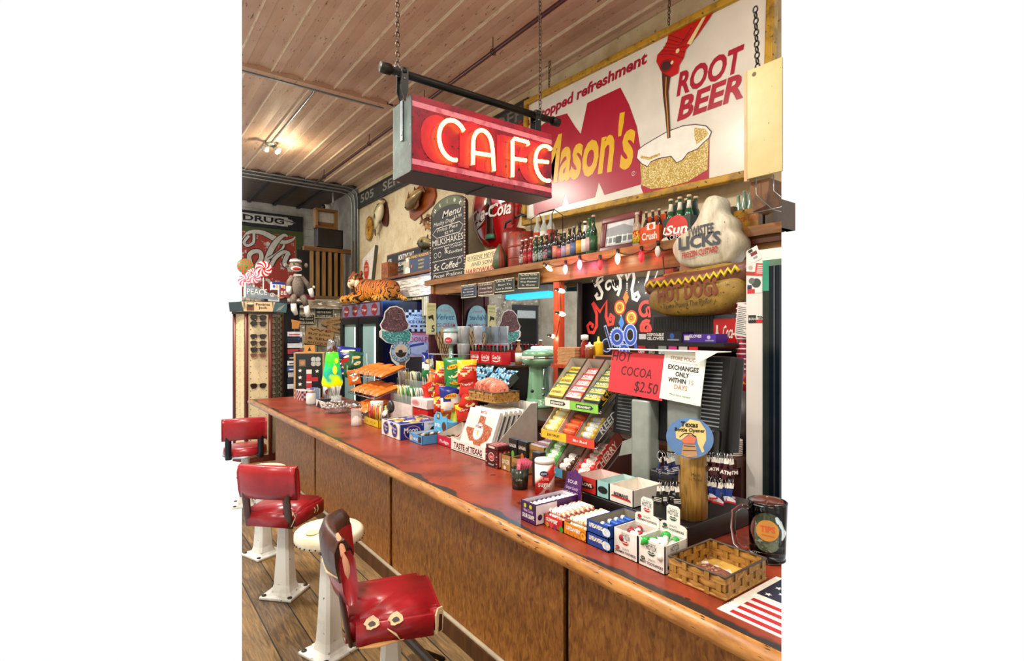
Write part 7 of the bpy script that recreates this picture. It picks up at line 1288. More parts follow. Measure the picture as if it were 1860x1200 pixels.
def straw_tray(lab,xf,yl,yr,z,cols,n,grp):
    t,w=put('straw_tray',lab,'tray',xf,yl,yr,z); GLT=glass('c8d4d4',.05,alpha=.14); b=B(); open_box(b,w,.14,.1,GLT,GLT,front=.07,back=.12); b.build('tray',t)
    for i in range(n):
        o=B().cyl((0,0,0),(rnd.uniform(-.03,.0),rnd.uniform(-.02,.02),.13),.0045,m(cols[(i*len(cols))//n],.3),n=6).build('honey_straw',loc=(xf+.015+.11*rnd.random(),yl-.01-(yl-yr-.02)*(i+.5)/n,z+.005)); tag(o,'honey straw standing in the '+lab.split(' holding')[0],'straw',grp)
pA=at(690,722,X=2.0); pB=at(765,712,X=2.0)
straw_tray('lower clear tray holding white yellow and green straws',2.0,4.50,4.07,CT+.16,['f0eee4','e4dc8a','f0eee4','3a8a3a','2f7a34','eceadf'],66,'straws in the lower clear tray'); B().bx(2.0,2.14,3.98,4.45,CT,CT+.158,m('d8ccc8',.5)).build('x') if 0 else None
o=B().bx(-.215,.215,0,.14,0,.158,m('e2d6d2',.5)).build('white_carton',loc=(2.0,4.285,CT),rz=FX); tag(o,'plain pale carton under the lower clear straw tray','carton')
straw_tray('upper clear tray holding yellow and dark straws',2.16,4.72,4.10,CT+.27,['f0eee4','e8d86a','e8e4d0','2a3a2a','2f5a34','e8e8de'],66,'straws in the upper clear tray'); o=B().bx(-.30,.30,0,.14,0,.268,m('b08a5c',.6)).build('brown_carton',loc=(2.16,4.41,CT),rz=FX); tag(o,'plain brown carton under the upper clear straw tray','carton')
# ---------------- orange snack rack
def bagmesh(w,h,bulge,zones,crimp=.012,nx=8,nz=12,mt_c=None):
    b=B(); vs=[];fs=[];mm=[]
    for s in (-1,1):
        for j in range(nz+1):
            for i in range(nx+1):
                u=i/nx*2-1; v=j/nz*2-1; e_=max(0,(1-abs(u)**2.6))**.6*max(0,(1-abs(v)**3.2))**.7; vs.append((u*w/2*(1-.06*(1-v*v)),s*bulge*e_+rnd.uniform(-.002,.002)*(e_>0)+(.0008*s),(v+1)/2*h))
    N=(nx+1)*(nz+1)
    for s in (0,1):
        for j in range(nz):
            for i in range(nx):
                a=s*N+j*(nx+1)+i; f=(a,a+1,a+nx+2,a+nx+1); fs.append(f if s==0 else f[::-1]); t_=(j+.5)/nz+ (.14*math.sin(i*.8) if len(zones)>1 else 0); mm.append(next((q for lim,q in zones if t_<=lim),zones[-1][1]))
    b.add(vs,fs,mm,True); return b
ORG=patchy('d8641c','e88a34','b84a10',14,.42,.6,40,.62,r=.3,bump=.1); 
orr=thing('snack_rack','wire rack holding three tiers of orange snack packs','display rack',(0,0,0)); tiers=[(1.88,1.25,665,722),(1.80,1.10,645,700),(1.74,.93,632,668)]
b=B()
ys=[(at(638,690,X=1.9).y,at(692,690,X=1.9).y),(at(634,715,X=1.82).y,at(682,715,X=1.82).y),(at(632,733,X=1.76).y,at(662,733,X=1.76).y)]
for k,(y0,y1) in enumerate(ys):
    xf=(1.90,1.83,1.77)[k]; z=(1.19,1.03,.885)[k]; n=(6,5,3)[k]
    for y in (y0,y1): b.tube([(xf-.02,y,z+.03),(xf-.02,y,z),(xf+.26,y,z+.09),(xf+.26,y,CT)],.004,STEEL,n=6)
    for x_ in (0,.25): b.tube([(xf-.02+x_*1.08,y0,z+x_*.34),(xf-.02+x_*1.08,y1,z+x_*.34)],.004,STEEL,n=6)
    for i in range(1,n): yy=y0+(y1-y0)*i/n; b.tube([(xf-.02,yy,z),(xf-.015,yy,z+.06),(xf+.0,yy,z+.06)],.003,STEEL,n=5)
    pr=None
    for i in range(n):
        yy=y0+(y1-y0)*(i+.5)/n; loc=(xf+.0,yy,z+.02)
        if pr is None:
            pr=thing('orange_snack_pack','orange crackle snack pack lying on the %s tier of the wire rack'%('top','middle','bottom')[k],'snack pack',loc,FX,'orange packs on the %s tier'%('top','middle','bottom')[k]); W_=abs(y1-y0)/n*.94; bagmesh(W_,.26,.022,[(1,ORG)]).build('pack',pr); pr.rotation_euler=Euler((R(-72),0,FX),'XYZ')
        else: dup(pr,loc,rot=Euler((R(-72+3*(i%2)),R(2*(i%3)-2),FX),'XYZ'))
b.tube([(1.76,ys[2][0],CT+.003),(1.76,ys[2][1],CT+.003)],.004,STEEL,n=6); b.build('wire_frame',orr)
# ---------------- chip racks
YLc=m('e8c428',.25); RDc=m('cc2a1e',.25); GNc=m('1f7a3c',.25); WTc=m('efeae2',.25); BLc=m('1e2c86',.25); ORc=m('e8701e',.25); CRc=m('f0dca8',.25)
def chips(px,py,wpx,hpx,X,kind,lab,az=0,tilt=-8):
    p=at(px,py+hpx/2,X=X); q=at(px,py-hpx/2,X=X); dep=SN*p.x+CS*p.y; w=wpx/FPX*dep*1.3; h=(q.z-p.z)*1.12; t=thing('chip_bag',lab,'chip bag',(p.x,p.y,p.z)); t.rotation_euler=Euler((R(tilt+rnd.uniform(-8,6)),R(rnd.uniform(-14,20)),-.75+az+rnd.uniform(-.3,.3)),'XYZ'); t['group']='chip bags on the clip rack'
    Z={'corn':[(.42,RDc),(.55,CRc),(.62,RDc),(1,YLc)],'jal':[(1,GNc)],'red':[(.8,RDc),(1,RDc)],'cool':[(.2,ORc),(.55,WTc),(.7,BLc),(1,BLc)],'orange':[(1,ORc)],'ranch':[(.35,GNc),(.6,WTc),(1,BLc)],'blue':[(.25,BLc),(.5,BLc),(1,BLc)],'redy':[(.75,RDc),(1,YLc)],'green':[(1,m('2a5a3a',.25))]}[kind]
    b=bagmesh(w,h,.028,Z); 
    wd_={'corn':'Fritos','jal':"Lay's",'red':'HOT','cool':'RITAS','orange':'BBQ','ranch':'RANCH','blue':'CHIPS','redy':"Lay's",'green':'CHIVE'}[kind]
    b.disc(0,h*.62,w*.3,-.0305,YLc if kind not in('corn','redy') else RDc,h*.09,rot=.2); b.text(wd_,0,h*.585,h*.09,RDc if kind in('jal','cool') else WTc,y=-.032,w=w*.5,bold=.03,shear=.2)
    if kind in('jal','red','blue','orange','green'): b.disc(.1*w,h*.3,w*.26,-.027,CRc,h*.1,rot=.5)
    b.build('bag',t); return t
cr=thing('clip_rack','white clip rack tower hung with chip bags','display rack',(2.12,3.62,CT)); b=B(); b.cyl((0,0,0),(0,0,.01),.10,DARKM,n=20); b.cyl((0,0,0),(0,0,.62),.008,STEEL,n=8); 
for k in range(4): b.tube([(-.13,.14,.16+.145*k),(.13,-.17,.16+.145*k)],.004,STEEL,n=6)
b.build('stand',cr)
rows_=[(805,678,26,36,2.0,'corn','yellow topped red corn chip bag, upper left of the clip rack'),(826,674,30,40,1.99,'jal','green chip bag hanging at the top centre of the clip rack'),(849,676,28,38,1.98,'corn','yellow topped red corn chip bag, upper right of the clip rack'),(803,708,24,30,2.0,'redy','red chip bag with yellow top, second row left'),(822,700,26,26,1.97,'jal','lower green chip bag below the top centre one'),(848,705,26,30,1.98,'redy','red chip bag with yellow top, second row right'),(803,732,24,34,2.0,'corn','red corn chip bag, third row left'),(820,727,30,42,1.95,'cool','blue white and orange tortilla chip bag in the middle'),(848,728,26,30,1.98,'red','red chip bag, third row right'),(846,750,24,28,1.98,'redy','red chip bag, lowest row right beside brittle display'),(805,752,22,24,2.02,'orange','orange chip bag half hidden at the lowest row left')]
for r_ in rows_: chips(*r_,az=rnd.uniform(-.12,.12))
cr2=thing('clip_rack','second clip rack with side hung chip bags left of the first','display rack',(2.16,4.02,CT)) if 0 else None
rows2=[(777,664,18,42,2.2,'ranch','blue white and green chip bag, topmost of the left strip'),(783,690,18,32,2.14,'orange','orange chip bag on the left strip below the ranch one'),(785,712,20,28,2.1,'red','upper red chip bag on the left strip'),(784,732,22,28,2.08,'red','middle red chip bag on the left strip'),(783,752,24,26,2.06,'red','lowest red chip bag on the left strip')]
for r_ in rows2: t=chips(*r_,az=.75,tilt=-14); t['group']='chip bags on the left strip'
o=B().tube([at(778,640,X=2.22)[:],at(783,690,X=2.18)[:],at(785,765,X=2.1)[:]],.004,STEEL,n=6).build('hanging_strip'); tag(o,'thin metal strip carrying chip bags beside the clip rack','display strip')
rows3=[(630,642,34,22,2.20,'blue','blue chip bag at the top of the far rack'),(622,655,28,20,2.18,'blue','second blue chip bag on the far rack'),(645,655,20,30,2.20,'green','dark green chip bag on the far rack'),(637,672,20,26,2.16,'green','lower green chip bag on the far rack'),(645,685,18,26,2.14,'orange','orange chip bag low on the far rack'),(625,672,26,24,2.14,'blue','lowest blue chip bag on the far rack'),(641,668,14,34,2.22,'red','narrow red chip bag at right of the far rack')]
for i,r_ in enumerate(rows3): t=chips(*r_,az=(.2,-.1,.6,.5,.4,.0,.7)[i],tilt=-20); t['group']='chip bags on the far rack'
fr_=at(634,690,X=2.1); o=B().cyl((0,0,0),(0,0,.55),.006,STEEL,n=8).cyl((0,0,0),(0,0,.006),.1,DARKM,n=18).build('clip_stand',loc=(2.12,5.35,CT)); tag(o,'slim steel clip stand behind the far blue and green chip bags','display stand')
# ---------------- lava lamp and the far end of the counter
LL=at(598,722,Z=CT); lv=thing('lava_lamp','green and yellow lava lamp with silver cap at the far end','lava lamp',(1.93,5.88,CT)); s_=.84
b=B(); b.lathe([(0,0),(.075,0),(.07,.03),(.045,.15),(.05,.17),(0,.17)],m('b9bcc0',.15,.9),n=28); b.build('base',lv)
def lava():
    mat,nt,bb=newm('lava_liquid'); tc=nd(nt,'ShaderNodeTexCoord'); nz=nd(nt,'ShaderNodeTexNoise'); nz.inputs['Scale'].default_value=9; nz.inputs['Detail'].default_value=0; nt.links.new(tc.outputs['Object'],nz.inputs[0]); sp_=nd(nt,'ShaderNodeSeparateXYZ'); nt.links.new(tc.outputs['Generated'],sp_.inputs[0]); ad=nd(nt,'ShaderNodeMath',operation='MULTIPLY_ADD'); ad.inputs[1].default_value=.5; nt.links.new(nz.outputs[0],ad.inputs[0]); nt.links.new(sp_.outputs[2],ad.inputs[2]); r=ramp(nt,[(.40,'e8d800'),(.48,'a8e020'),(.56,'1f8f7a'),(.78,'18a878'),(.95,'35d820'),(1,'4ae830')],ad.outputs[0]); nt.links.new(r.outputs[0],bb.inputs['Base Color']); nt.links.new(r.outputs[0],bb.inputs['Emission Color']); bb.inputs['Emission Strength'].default_value=.75; bb.inputs['Roughness'].default_value=.05; return mat
b=B(); b.lathe([(.05,.17),(.105,.185),(.112,.22),(.10,.30),(.07,.50),(.06,.56),(0,.56)],lava(),n=28); b.build('globe',lv)
BL=glow('d4ee20',.9); b=B(); b.ell((-.0,-.085,.36),(.026,.03,.05),BL,12,8); b.ell((.02,-.075,.46),(.02,.022,.03),BL,10,7); b.build('wax',lv); B().lathe([(.062,.555),(.05,.68),(.044,.69),(0,.69)],m('c4c7ca',.12,.9),n=28).build('cap',lv)
def farbox(px0,px1,py0,py1,X,lab,deco,cat='box',nm='small_box',dep=.08):
    z0=CT; a=at(px0,py1,X=X); c=at(px1,py1,X=X); w=a.y-c.y; h=at(px0,py0,X=X).z-a.z; t=thing(nm,lab,cat,(X,(a.y+c.y)/2,CT),FX); b=B(); deco(b,w,h,dep); b.build('box',t); return t
def chk(b,w,h,d):
    b.bx(-w/2,w/2,0,d,0,h,m('d8c4c4',.5)); 
    for i in range(6):
        for j in range(4):
            if (i+j)%2: b.rect(-w/2+w*i/6,-w/2+w*(i+1)/6,h*j/4,h*(j+1)/4,-.001,m('8a2a3c'))
    b.at_side(w/2); [b.rect(d*i/4,d*(i+1)/4,h*j/4,h*(j+1)/4,-.001,m('8a2a3c')) for i in range(4) for j in range(4) if (i+j)%2]; b.reset()
t,w=put('checkered_box','pink and white checkered box at the far end of counter','box',1.70,6.52,6.24); b=B(); chk(b,w,.105,.1); b.build('box',t)
t,w=put('toothpick_box','blue boxed packets standing beside the checkered box','box',1.78,6.18,6.0); b=B(); [b.bx(-w/2+w*i/4,-w/2+w*(i+.9)/4,0,.05,0,.15,m(('3a5a9a','5a7ab8','2a4a8a','8aa0c8')[i],.4)) for i in range(4)]; b.build('box',t)
t=thing('jar','small white lidded jar at the far end of the counter','jar',(1.70,5.87,CT)); B().lathe([(0,0),(.05,0),(.052,.02),(.05,.11),(.03,.125),(0,.125)],m('e2e2de',.2),n=18).build('body',t); B().lathe([(.036,.12),(.038,.15),(0,.155)],m('c8a8a8',.3),n=18).build('lid',t)
t,w=put('black_white_carton','white and black open carton before the lava lamp','carton',1.69,5.66,5.36); b=B(); open_box(b,w,.18,.075,m('e4e2de',.45),m('3a3836',.7)); b.poly([(-w*.45,.0),(-w*.2,.07),(w*.1,.0)],-.001,m('1c1a1a')); b.rect(w*.15,w*.45,.015,.045,-.001,m('2a2828')); b.text('Snack',w*.3,.022,.014,WHITE,y=-.002,w=w*.24); b.build('carton',t)
t=thing('spoon_cup','clear cup of plastic spoons by the black and white carton','cup',(1.83,5.45,CT)); B().lathe([(0,0),(.04,0),(.055,.12),(.052,.12),(.038,.005),(0,.005)],glass('e8ecec',.05,alpha=.3),n=18).build('cup',t)
for i in range(7): o=B().tube([(0,0,.01),(.03*math.cos(i),.03*math.sin(i),.15),(.045*math.cos(i),.045*math.sin(i),.22)],[.003,.003,.009],glass('f0f2f2',.1,alpha=.5),n=6).build('plastic_spoon',loc=(1.83,5.45,CT)); tag(o,'clear plastic spoon standing in the clear cup','spoon','spoons in the clear cup')
t=thing('wipes_tub','white and blue tub with red oval label behind the jar','tub',(1.98,6.12,CT)); B().lathe([(0,0),(.07,0),(.072,.19),(0,.19)],m('cfd4e0',.3),n=22).lathe([(.074,.17),(.076,.22),(0,.225)],m('2a4a9a',.3),n=22).build('tub',t); b=B(); b.T=Matrix.Rotation(R(-18),4,'Z'); b.disc(0,.10,.05,-.0735,m('b8242c'),.035); b.text('WIPES',0,.09,.018,WHITE,y=-.075,w=.07); b.build('label',t)
ck=thing('candy_dish','round clear dish heaped with wrapped brown candy','dish',(1.72,5.12,CT)); B().lathe([(0,0),(.08,0),(.135,.06),(.14,.07),(.13,.066),(.076,.006),(0,.006)],glass('e8e8ea',.05,alpha=.3),n=26).build('dish',ck)
pr=None
for i in range(44):
    a=rnd.uniform(0,2*PI); r_=.11*rnd.random()**.5; loc=(1.72+r_*math.cos(a),5.12+r_*math.sin(a),CT+.03+.075*(1-(r_/.12)**2)*rnd.uniform(.6,1))
    if pr is None: pr=thing('wrapped_candy','brown wrapped candy with twisted clear ends in the clear dish','candy',loc,0,'wrapped candies in the clear dish'); B().ell((0,0,0),(.018,.012,.012),m('6b4434',.25),10,6).build('sweet',pr); B().lathe([(.003,.016),(.012,.034)],m('c8c0bc',.2),M=Matrix.Rotation(PI/2,4,'Y'),n=8).build('wrapper_end',pr); B().lathe([(.012,-.034),(.003,-.016)],m('c8c0bc',.2),M=Matrix.Rotation(PI/2,4,'Y'),n=8).build('wrapper_end',pr)
    else: dup(pr,loc,rot=(rnd.uniform(-.6,.6),rnd.uniform(-.6,.6),rnd.uniform(0,6)))
# wooden counter display with stickers
wd_=thing('sticker_stand','light wooden counter stand with black sticker covered front','display stand',(1.86,6.5,CT)); wd_.rotation_euler=(0,0,R(-22)); LW=wood('b98d52','d4ac70',axis='Z',r=.4); b=B(); W_,D_,H_=.30,.22,.52
b.cbx(-W_/2,W_/2,0,.02,0,H_,m('17171c',.4),.004); b.build('front_board',wd_); b=B(); b.bx(-W_/2-.02,-W_/2,0,D_,0,H_+.01,LW); b.bx(W_/2,W_/2+.015,0,D_,0,H_+.01,LW); b.bx(-W_/2,W_/2,.02,D_,H_-.02,H_+.01,LW); [b.bx(-W_/2,W_/2,.02,D_,.15*i,.15*i+.012,LW) for i in range(4)]; b.build('case',wd_)
b=B(); RS=m('c83038',.4)
for i in range(5): b.rect(-.03,.03,.06+.055*i,.06+.055*(i+1)-.004,-.001,RS if i%2 else WHITE)
b.rect(-.03,.10,.19,.24,-.0012,RS); 
for x,z in ((-.1,.08),(-.1,.16),(-.1,.24),(-.1,.32),(.09,.31),(.09,.1)):
    b.poly([((.026 if k%2==0 else .011)*math.cos(PI*k/5+PI/2)+x,(.026 if k%2==0 else .011)*math.sin(PI*k/5+PI/2)+z) for k in range(10)],-.0012,WHITE)
b.rect(-.11,-.04,.37,.45,-.0012,m('8a7a6a')); b.disc(-.075,.41,.025,-.0016,m('c88a5a')); [b.disc(.05+.05*(i%2),.40+.05*(i//2),.03,-.0012,m('c8c8c4')) for i in range(4)]; b.build('sticker_sheet',wd_)['kind']='stuff'; o=B().bx(-.06,.06,0,.02,0,.09,m('d89a4a',.5)).poly([(-.02,.02),(.02,.02),(.0,.07)],-.001,BLACK).build('topper',wd_); o.location=(.0,.05,H_+.01)
for i in range(8): o=B().bx(-.02,.02,0,.006,0,.12,m(('3a5ab0','e0c040','c83a3a','f0f0f0')[i%4],.4)).build('card_packet',loc=(1.83+.02*(i%4)+.015,6.32-.03*(i//4),CT),rz=R(-22)); tag(o,('blue','yellow','red','white')[i%4]+' small packet before the sticker stand','packet','small packets before the sticker stand')
p=at(1050,640,X=2.0)
fg=thing('figurine','small painted cowboy figurine by the cooler door','figurine',(2.3,6.0,1.0)) if 0 else None
# ================================================================ on the back bar
rs=thing('riser_shelf','dark riser shelf on the back bar below the mirror','shelf',(0,0,0)); B().bx(2.78,3.055,3.72,4.98,1.30,1.318,DKW).build('top_board',rs); B().bx(2.80,3.05,3.74,4.96,BB,1.30,m('1c100c',.5)).build('body',rs)
RZ=1.319
# milkshake mixer
mx_=thing('milkshake_mixer','jade green milkshake mixer standing left of the gum rack','mixer',(2.86,3.452,BB)); mx_.rotation_euler=(0,0,-.62); JG=m('7fb08c',.18,0,.08,4,coat=.5); JG2=m('6f9f7c',.2,0,.08,4,coat=.5)
b=B(); b.lathe([(0,0),(.132,0),(.137,.012),(.132,.03),(.105,.05),(.10,.07)],JG,n=32,ex=1.0,ey=.85); b.build('base',mx_)
b=B(); n=36; vs=[]; Z_=[(.05,.098),(.15,.09),(.28,.08),(.35,.082)]
for z,r in Z_:
    for j in range(n): a=2*PI*j/n; k=1-.10*abs(math.sin(3*a))**6; vs.append((r*k*math.cos(a),.03+r*.85*k*math.sin(a),z))
b.add(vs,[(i*n+j,i*n+(j+1)%n,(i+1)*n+(j+1)%n,(i+1)*n+j) for i in range(3) for j in range(n)],JG,True); b.build('column',mx_)
b=B(); b.lathe([(.0,.335),(.09,.338),(.13,.36),(.142,.39),(.142,.405)],JG,n=32,ey=.9); b.lathe([(.142,.42),(.142,.445),(.13,.465),(.09,.48),(0,.484)],JG2,n=32,ey=.9); b.build('head',mx_); B().lathe([(.1435,.404),(.146,.412),(.1435,.421)],CHROME,n=32,ey=.9).bx(-.15,-.05,-.135,-.125,.408,.43,m('d8dcd8',.3)).build('trim_band',mx_)
B().cyl((.035,-.085,.34),(.035,-.085,.16),.005,CHROME,n=8).cyl((.035,-.085,.165),(.035,-.085,.15),.02,CHROME,n=10).build('spindle',mx_); B().cyl((-.06,-.085,.14),(-.06,-.1,.14),.014,m('2a2a2a'),n=10).cyl((.03,-.085,.11),(.03,-.098,.11),.012,STEEL,n=10).build('switch',mx_)
# white bag and cartons by the mirror behind the mixer
o=B().cbx(-.08,.08,-.02,.02,0,.36,m('8fa0c4',.5,0,.1,6),.006).build('blue_carton',loc=(3.03,3.33,BB),rz=FX); tag(o,'tall pale blue carton behind the green mixer by the post','carton')
o=B().cbx(-.13,.13,-.03,.03,0,.50,m('e4e2e0',.5),.02).rect(-.12,-.05,.28,.44,-.0305,m('e0641c')).rect(-.04,.02,.42,.47,-.0305,m('26305c')).disc(.07,.43,.022,-.0305,m('d8a0a0')).build('paper_bag',loc=(3.02,3.60,BB),rz=FX); tag(o,'white printed bag with orange patch behind the green mixer','bag')
t=thing('sauce_bottle','brown sauce bottle with white label left of the mixer','bottle',(2.93,3.82,RZ)); bottle_mesh('b',t,m('7a4a1c',.1,coat=.5),.032,.22,m('e0dcc8',.5),m('e8e4dc'))
# cola carriers
for k,(y,lab) in enumerate(((4.33,'left'),(4.15,'middle'),(3.97,'right'))):
    t=thing('cola_carrier',lab+' red carrier of little cola bottles on the riser shelf','bottle carrier',(2.84,y,RZ),FX); b=B(); RC=m('c41420',.35); b.bx(-.083,.083,-.05,-.047,0,.11,RC); b.bx(-.083,.083,.047,.05,0,.11,RC); b.bx(-.083,-.08,-.047,.047,0,.11,RC); b.bx(.08,.083,-.047,.047,0,.11,RC); b.bx(-.08,.08,-.047,.047,0,.003,RC); b.prism([(-.03,.0),(.03,.0),(.02,.17),(-.02,.17)],-.002,.002,RC); b.text('Coca-Cola',0,.045,.035,WHITE,y=-.0515,w=.13,shear=.35,bold=.02); b.line([(-.06,.03),(0,.022),(.06,.036)],.008,-.0515,WHITE); b.build('carton',t)
    pr=None
    for i in range(3):
        for dy in (-.023,.023):
            loc=(2.84+dy,y-(i-1)*.052,RZ+.004)
            if pr is None: pr=thing('cola_bottle','little dark cola bottle with red cap in the '+lab+' red carrier','bottle',loc,0,'bottles in the %s red carrier'%lab); bottle_mesh('b',pr,m('1c0c08',.08,coat=.5),.02,.17,None,m('b8242c',.3),None,shape=1)
            else: dup(pr,loc)
# steel tumblers
ST=m('e2e6e8',.25,.45)
def tumbler(x,y,z,lab,grp): t=thing('steel_tumbler',lab,'tumbler',(x,y,z),0,grp); B().lathe([(0,0),(.036,0),(.048,.17),(.05,.175),(.046,.175),(.034,.006),(0,.006)],ST,n=24).build('cup',t)
for i,(x,y) in enumerate(((2.88,4.72),(2.85,4.60),(2.95,4.52),(2.90,4.44))): tumbler(x,y,RZ,'shiny steel tumbler at the bottom of a stack on the riser shelf','lower steel tumblers'); tumbler(x,y,RZ+.176,'shiny steel tumbler inverted at the top of a stack under the mirror','upper steel tumblers')
cn_=thing('malt_dispenser','pale green malt dispenser with lidded jar beside the pier','dispenser',(2.80,4.80,RZ)); B().lathe([(0,0),(.07,0),(.06,.02),(.025,.03),(.022,.15),(.06,.17),(0,.17)],m('9fc4b0',.25),n=22).build('post',cn_); B().lathe([(0,.17),(.075,.17),(.078,.29),(0,.29)],m('dfe6e2',.15),n=24).build('jar',cn_); B().lathe([(.084,.29),(.084,.305),(.07,.325),(.02,.335),(0,.336)],m('a8c4c4',.25),n=24).build('lid',cn_); b=B(); b.T=Matrix.Rotation(R(-50),4,'Z'); b.disc(0,.21,.04,-.0795,m('c8242c'),.03); b.text('MALT',0,.2,.016,WHITE,y=-.081,w=.05); b.build('emblem',cn_)
# blue candy trays
BLB=[m('6fb2d8',.2),m('2a3038',.25),m('cfe4ee',.2)]
for k,y in enumerate((4.38,4.04,3.74)):
    lab=('left','middle','right')[k]; t=thing('steel_tray','%s sloping grey tray of blue candy bags on the back bar'%lab,'tray',(2.50,y,BB+.03),FX); t.rotation_euler=Euler((R(38),0,FX),'XYZ'); w=.31; b=B(); open_box(b,w,.33,.06,m('5f6668',.35,.4),m('33383a',.5),front=.05,back=.07); b.rect(.03,.09,.015,.035,-.001,WHITE); b.build('tray',t)
    B().bx(-.1,.1,.10,.18,-.17,-.0,m('1a1a1a')).build('leg',t) if 0 else None
    pr=None
    for i in range(4):
        for j in range(5):
            lx=-w/2+.045+.073*i; ly=.045+.06*j; c_,s_=math.cos(R(38)),math.sin(R(38)); lz=.055; loc=(2.50+ly*c_-lz*s_,y-lx,BB+.03+ly*s_+lz*c_)
            if pr is None: pr=thing('candy_bag','small shiny blue candy bag in the %s grey tray'%lab,'candy bag',loc,0,'blue candy bags in the %s grey tray'%lab); bagmesh(.075,.085,.014,[(.2,BLB[1]),(.75,BLB[0]),(.88,BLB[2]),(1,BLB[1])],nx=5,nz=7).build('bag',pr); pr.rotation_euler=Euler((R(-40),R(25),FX),'XYZ')
            else: dup(pr,loc,rot=Euler((R(-40+rnd.uniform(-20,20)),R(rnd.uniform(-50,50)),FX+rnd.uniform(-.3,.3)),'XYZ'))
# shelf right of the post with condiments
ws=thing('condiment_shelf','orange lit wooden shelf before the painted board holding condiments','shelf',(0,0,0)); B().bx(2.74,3.14,2.16,3.16,1.335,1.36,REDLITW).build('board',ws); B().bx(2.78,3.14,2.2,3.12,BB,1.335,m('1a0f0a',.6)).build('body',ws)
p=at(1032,650,X=2.85); t=thing('napkin_stack','stack of folded kraft napkins beside the orange post','napkins',(2.86,3.03,1.361),FX); b=B(); KN_=m('b98a5c',.8,0,.1,40)
for i in range(12): b.bx(-.10+.004*(i%3),.10-.003*(i%2),-.08,.08,.011*i,.011*i+.0095,KN_)
b.build('napkins',t)['kind']='stuff'
def cond(px,lab,col,capc,kind,h,r,X=2.86):
    y=at(px,640,X=X).y; t=thing('condiment_bottle',lab,'bottle',(X,y,1.361)); b=B()
    if kind=='mustard': b.lathe([(0,0),(r,0),(r,h*.72),(r*.95,h*.76),(r*.95,h*.8),(r*.3,h*.84),(.006,h),(0,h)],m(col,.3),n=18); b.build('bottle',t)
    elif kind=='ketchup': b.lathe([(0,0),(r,0),(r*.95,h*.4),(r,h*.55),(r*.6,h*.78),(r*.6,h*.82),(0,h*.82)],m(col,.15,coat=.5),n=18,ey=.75); b.build('bottle',t); B().lathe([(r*.75,h*.82),(r*.75,h*.98),(0,h)],m(capc,.35),n=18).build('cap',t)
    else: b.lathe([(0,0),(r,0),(r,h*.7),(r*.8,h*.78),(0,h*.78)],m(col,.15,coat=.5),n=18); b.build('bottle',t); B().lathe([(r*.85,h*.76),(r*.85,h*.86),(r*.3,h*.9),(.005,h),(0,h)],m(capc,.35),n=18).build('cap',t)
cond(1062,'red ketchup bottle with white cap, left of the condiments','8a1a14','ece6dc','ketchup',.23,.038); cond(1071,'amber sauce bottle with white nozzle between ketchup and mustard','7a3a14','e4ded4','sauce',.175,.036,2.8); cond(1087,'yellow mustard squeeze bottle, right of the condiments','e0b81e','e0b81e','mustard',.215,.036)
o=B().bx(-.12,.12,-.06,.06,0,.08,wood('7a4a22','a06a34',axis='Y')).bx(-.10,.10,-.0605,-.06,.02,.075,m('3a1a10')).build('wooden_box',loc=(2.82,2.60,1.361),rz=FX); tag(o,'small wooden box to the right of the mustard bottle','box')
# ================================================================ soda fountain, register, fridge at the right
sf=thing('soda_fountain','black soda fountain with red cola panel and row of valve labels','soda fountain',(0,0,0)); SX=2.62
B().bx(SX,2.85,1.46,2.09,1.50,1.57,m('141314',.4)).bx(SX+.1,2.85,1.46,2.09,BB,1.5,m('120d0c',.5)).build('body',sf)
l,wd,h=span(SX-.005,1296,579,1357,632); t=B(); t.bx(-wd/2,wd/2,0,.2,0,h,m('b8141c',.3)); t.text('Coca-Cola',.02,h*.35,h*.42,WHITE,y=-.001,w=wd*.62,shear=.35,bold=.01); t.lathe([(.012,.02),(.014,.05),(.012,.07),(.006,.10),(.006,.125)],m('e0c8c0',.3),c=(-wd*.38,-.002,0),n=10,ey=.2); o=t.build('front_panel',sf); o.location=l; o.rotation_euler=(0,0,FX)
vlab=[('b0142c','e8e0e0'),('2a2624','c8b8a8'),('8a9490','f0f0f0'),('c83a8a','f4e4ec'),('c4bcc0','c8242c'),('d8242c','f4e8e8')]
ld=SX-.18; zl=at(1220,628,X=ld).z
B().bx(ld,SX+.02,1.50,2.0,zl,zl+.02,m('1a1a1c',.4)).build('ledge',sf)
for i,(c,tc) in enumerate(vlab):
    y=at(1166+18.8*i,632,X=ld).y; b=B(); b.bx(-.026,.026,-.004,.0,-.065,-.002,m(c,.35)); b.text(('Cherry','BARQS','LEMON','Fanta','Coke','Coca')[i],0,-.045,.02,m(tc),y=-.0045,w=.042,shear=.3,bold=.02); o=b.build('valve_label',sf); o.location=(ld,y,zl); o.rotation_euler=(0,0,FX)
def glove(px0,px1,h,lab,cols,txt,X,z):
    a=at(px0,620,X=X).y; c=at(px1,620,X=X).y; w=a-c; t=thing('glove_box',lab,'box',(X,(a+c)/2,z),FX); b=B(); b.bx(-w/2,w/2,0,.11,0,h,m(cols[0],.35)); b.rect(-w*.45,-w*.28,h*.25,h*.8,-.001,m('d8d8dc')); 
    for i,s in enumerate(txt): b.text(s,-.02,h*(.58-.4*i),h*.3,WHITE,y=-.0012,w=w*.38,bold=.03)
    b.disc(w*.3,h*.6,w*.05,-.001,m(cols[1])); b.rect(w*.2,w*.45,h*.15,h*.3,-.001,m('8a90a0')); b.build('box',t)
glove(1157,1238,.055,'black disposable gloves box on the soda fountain ledge','171a24 2a5ab0'.split(),['DISPOSABLE','GLOVES'],ld+.01,zl+.021)
glove(1240,1300,.045,'purple glove box right of the black gloves box','4a2a9a c8b8f0'.split(),['GLOVES'],ld+.02,zl+.021)
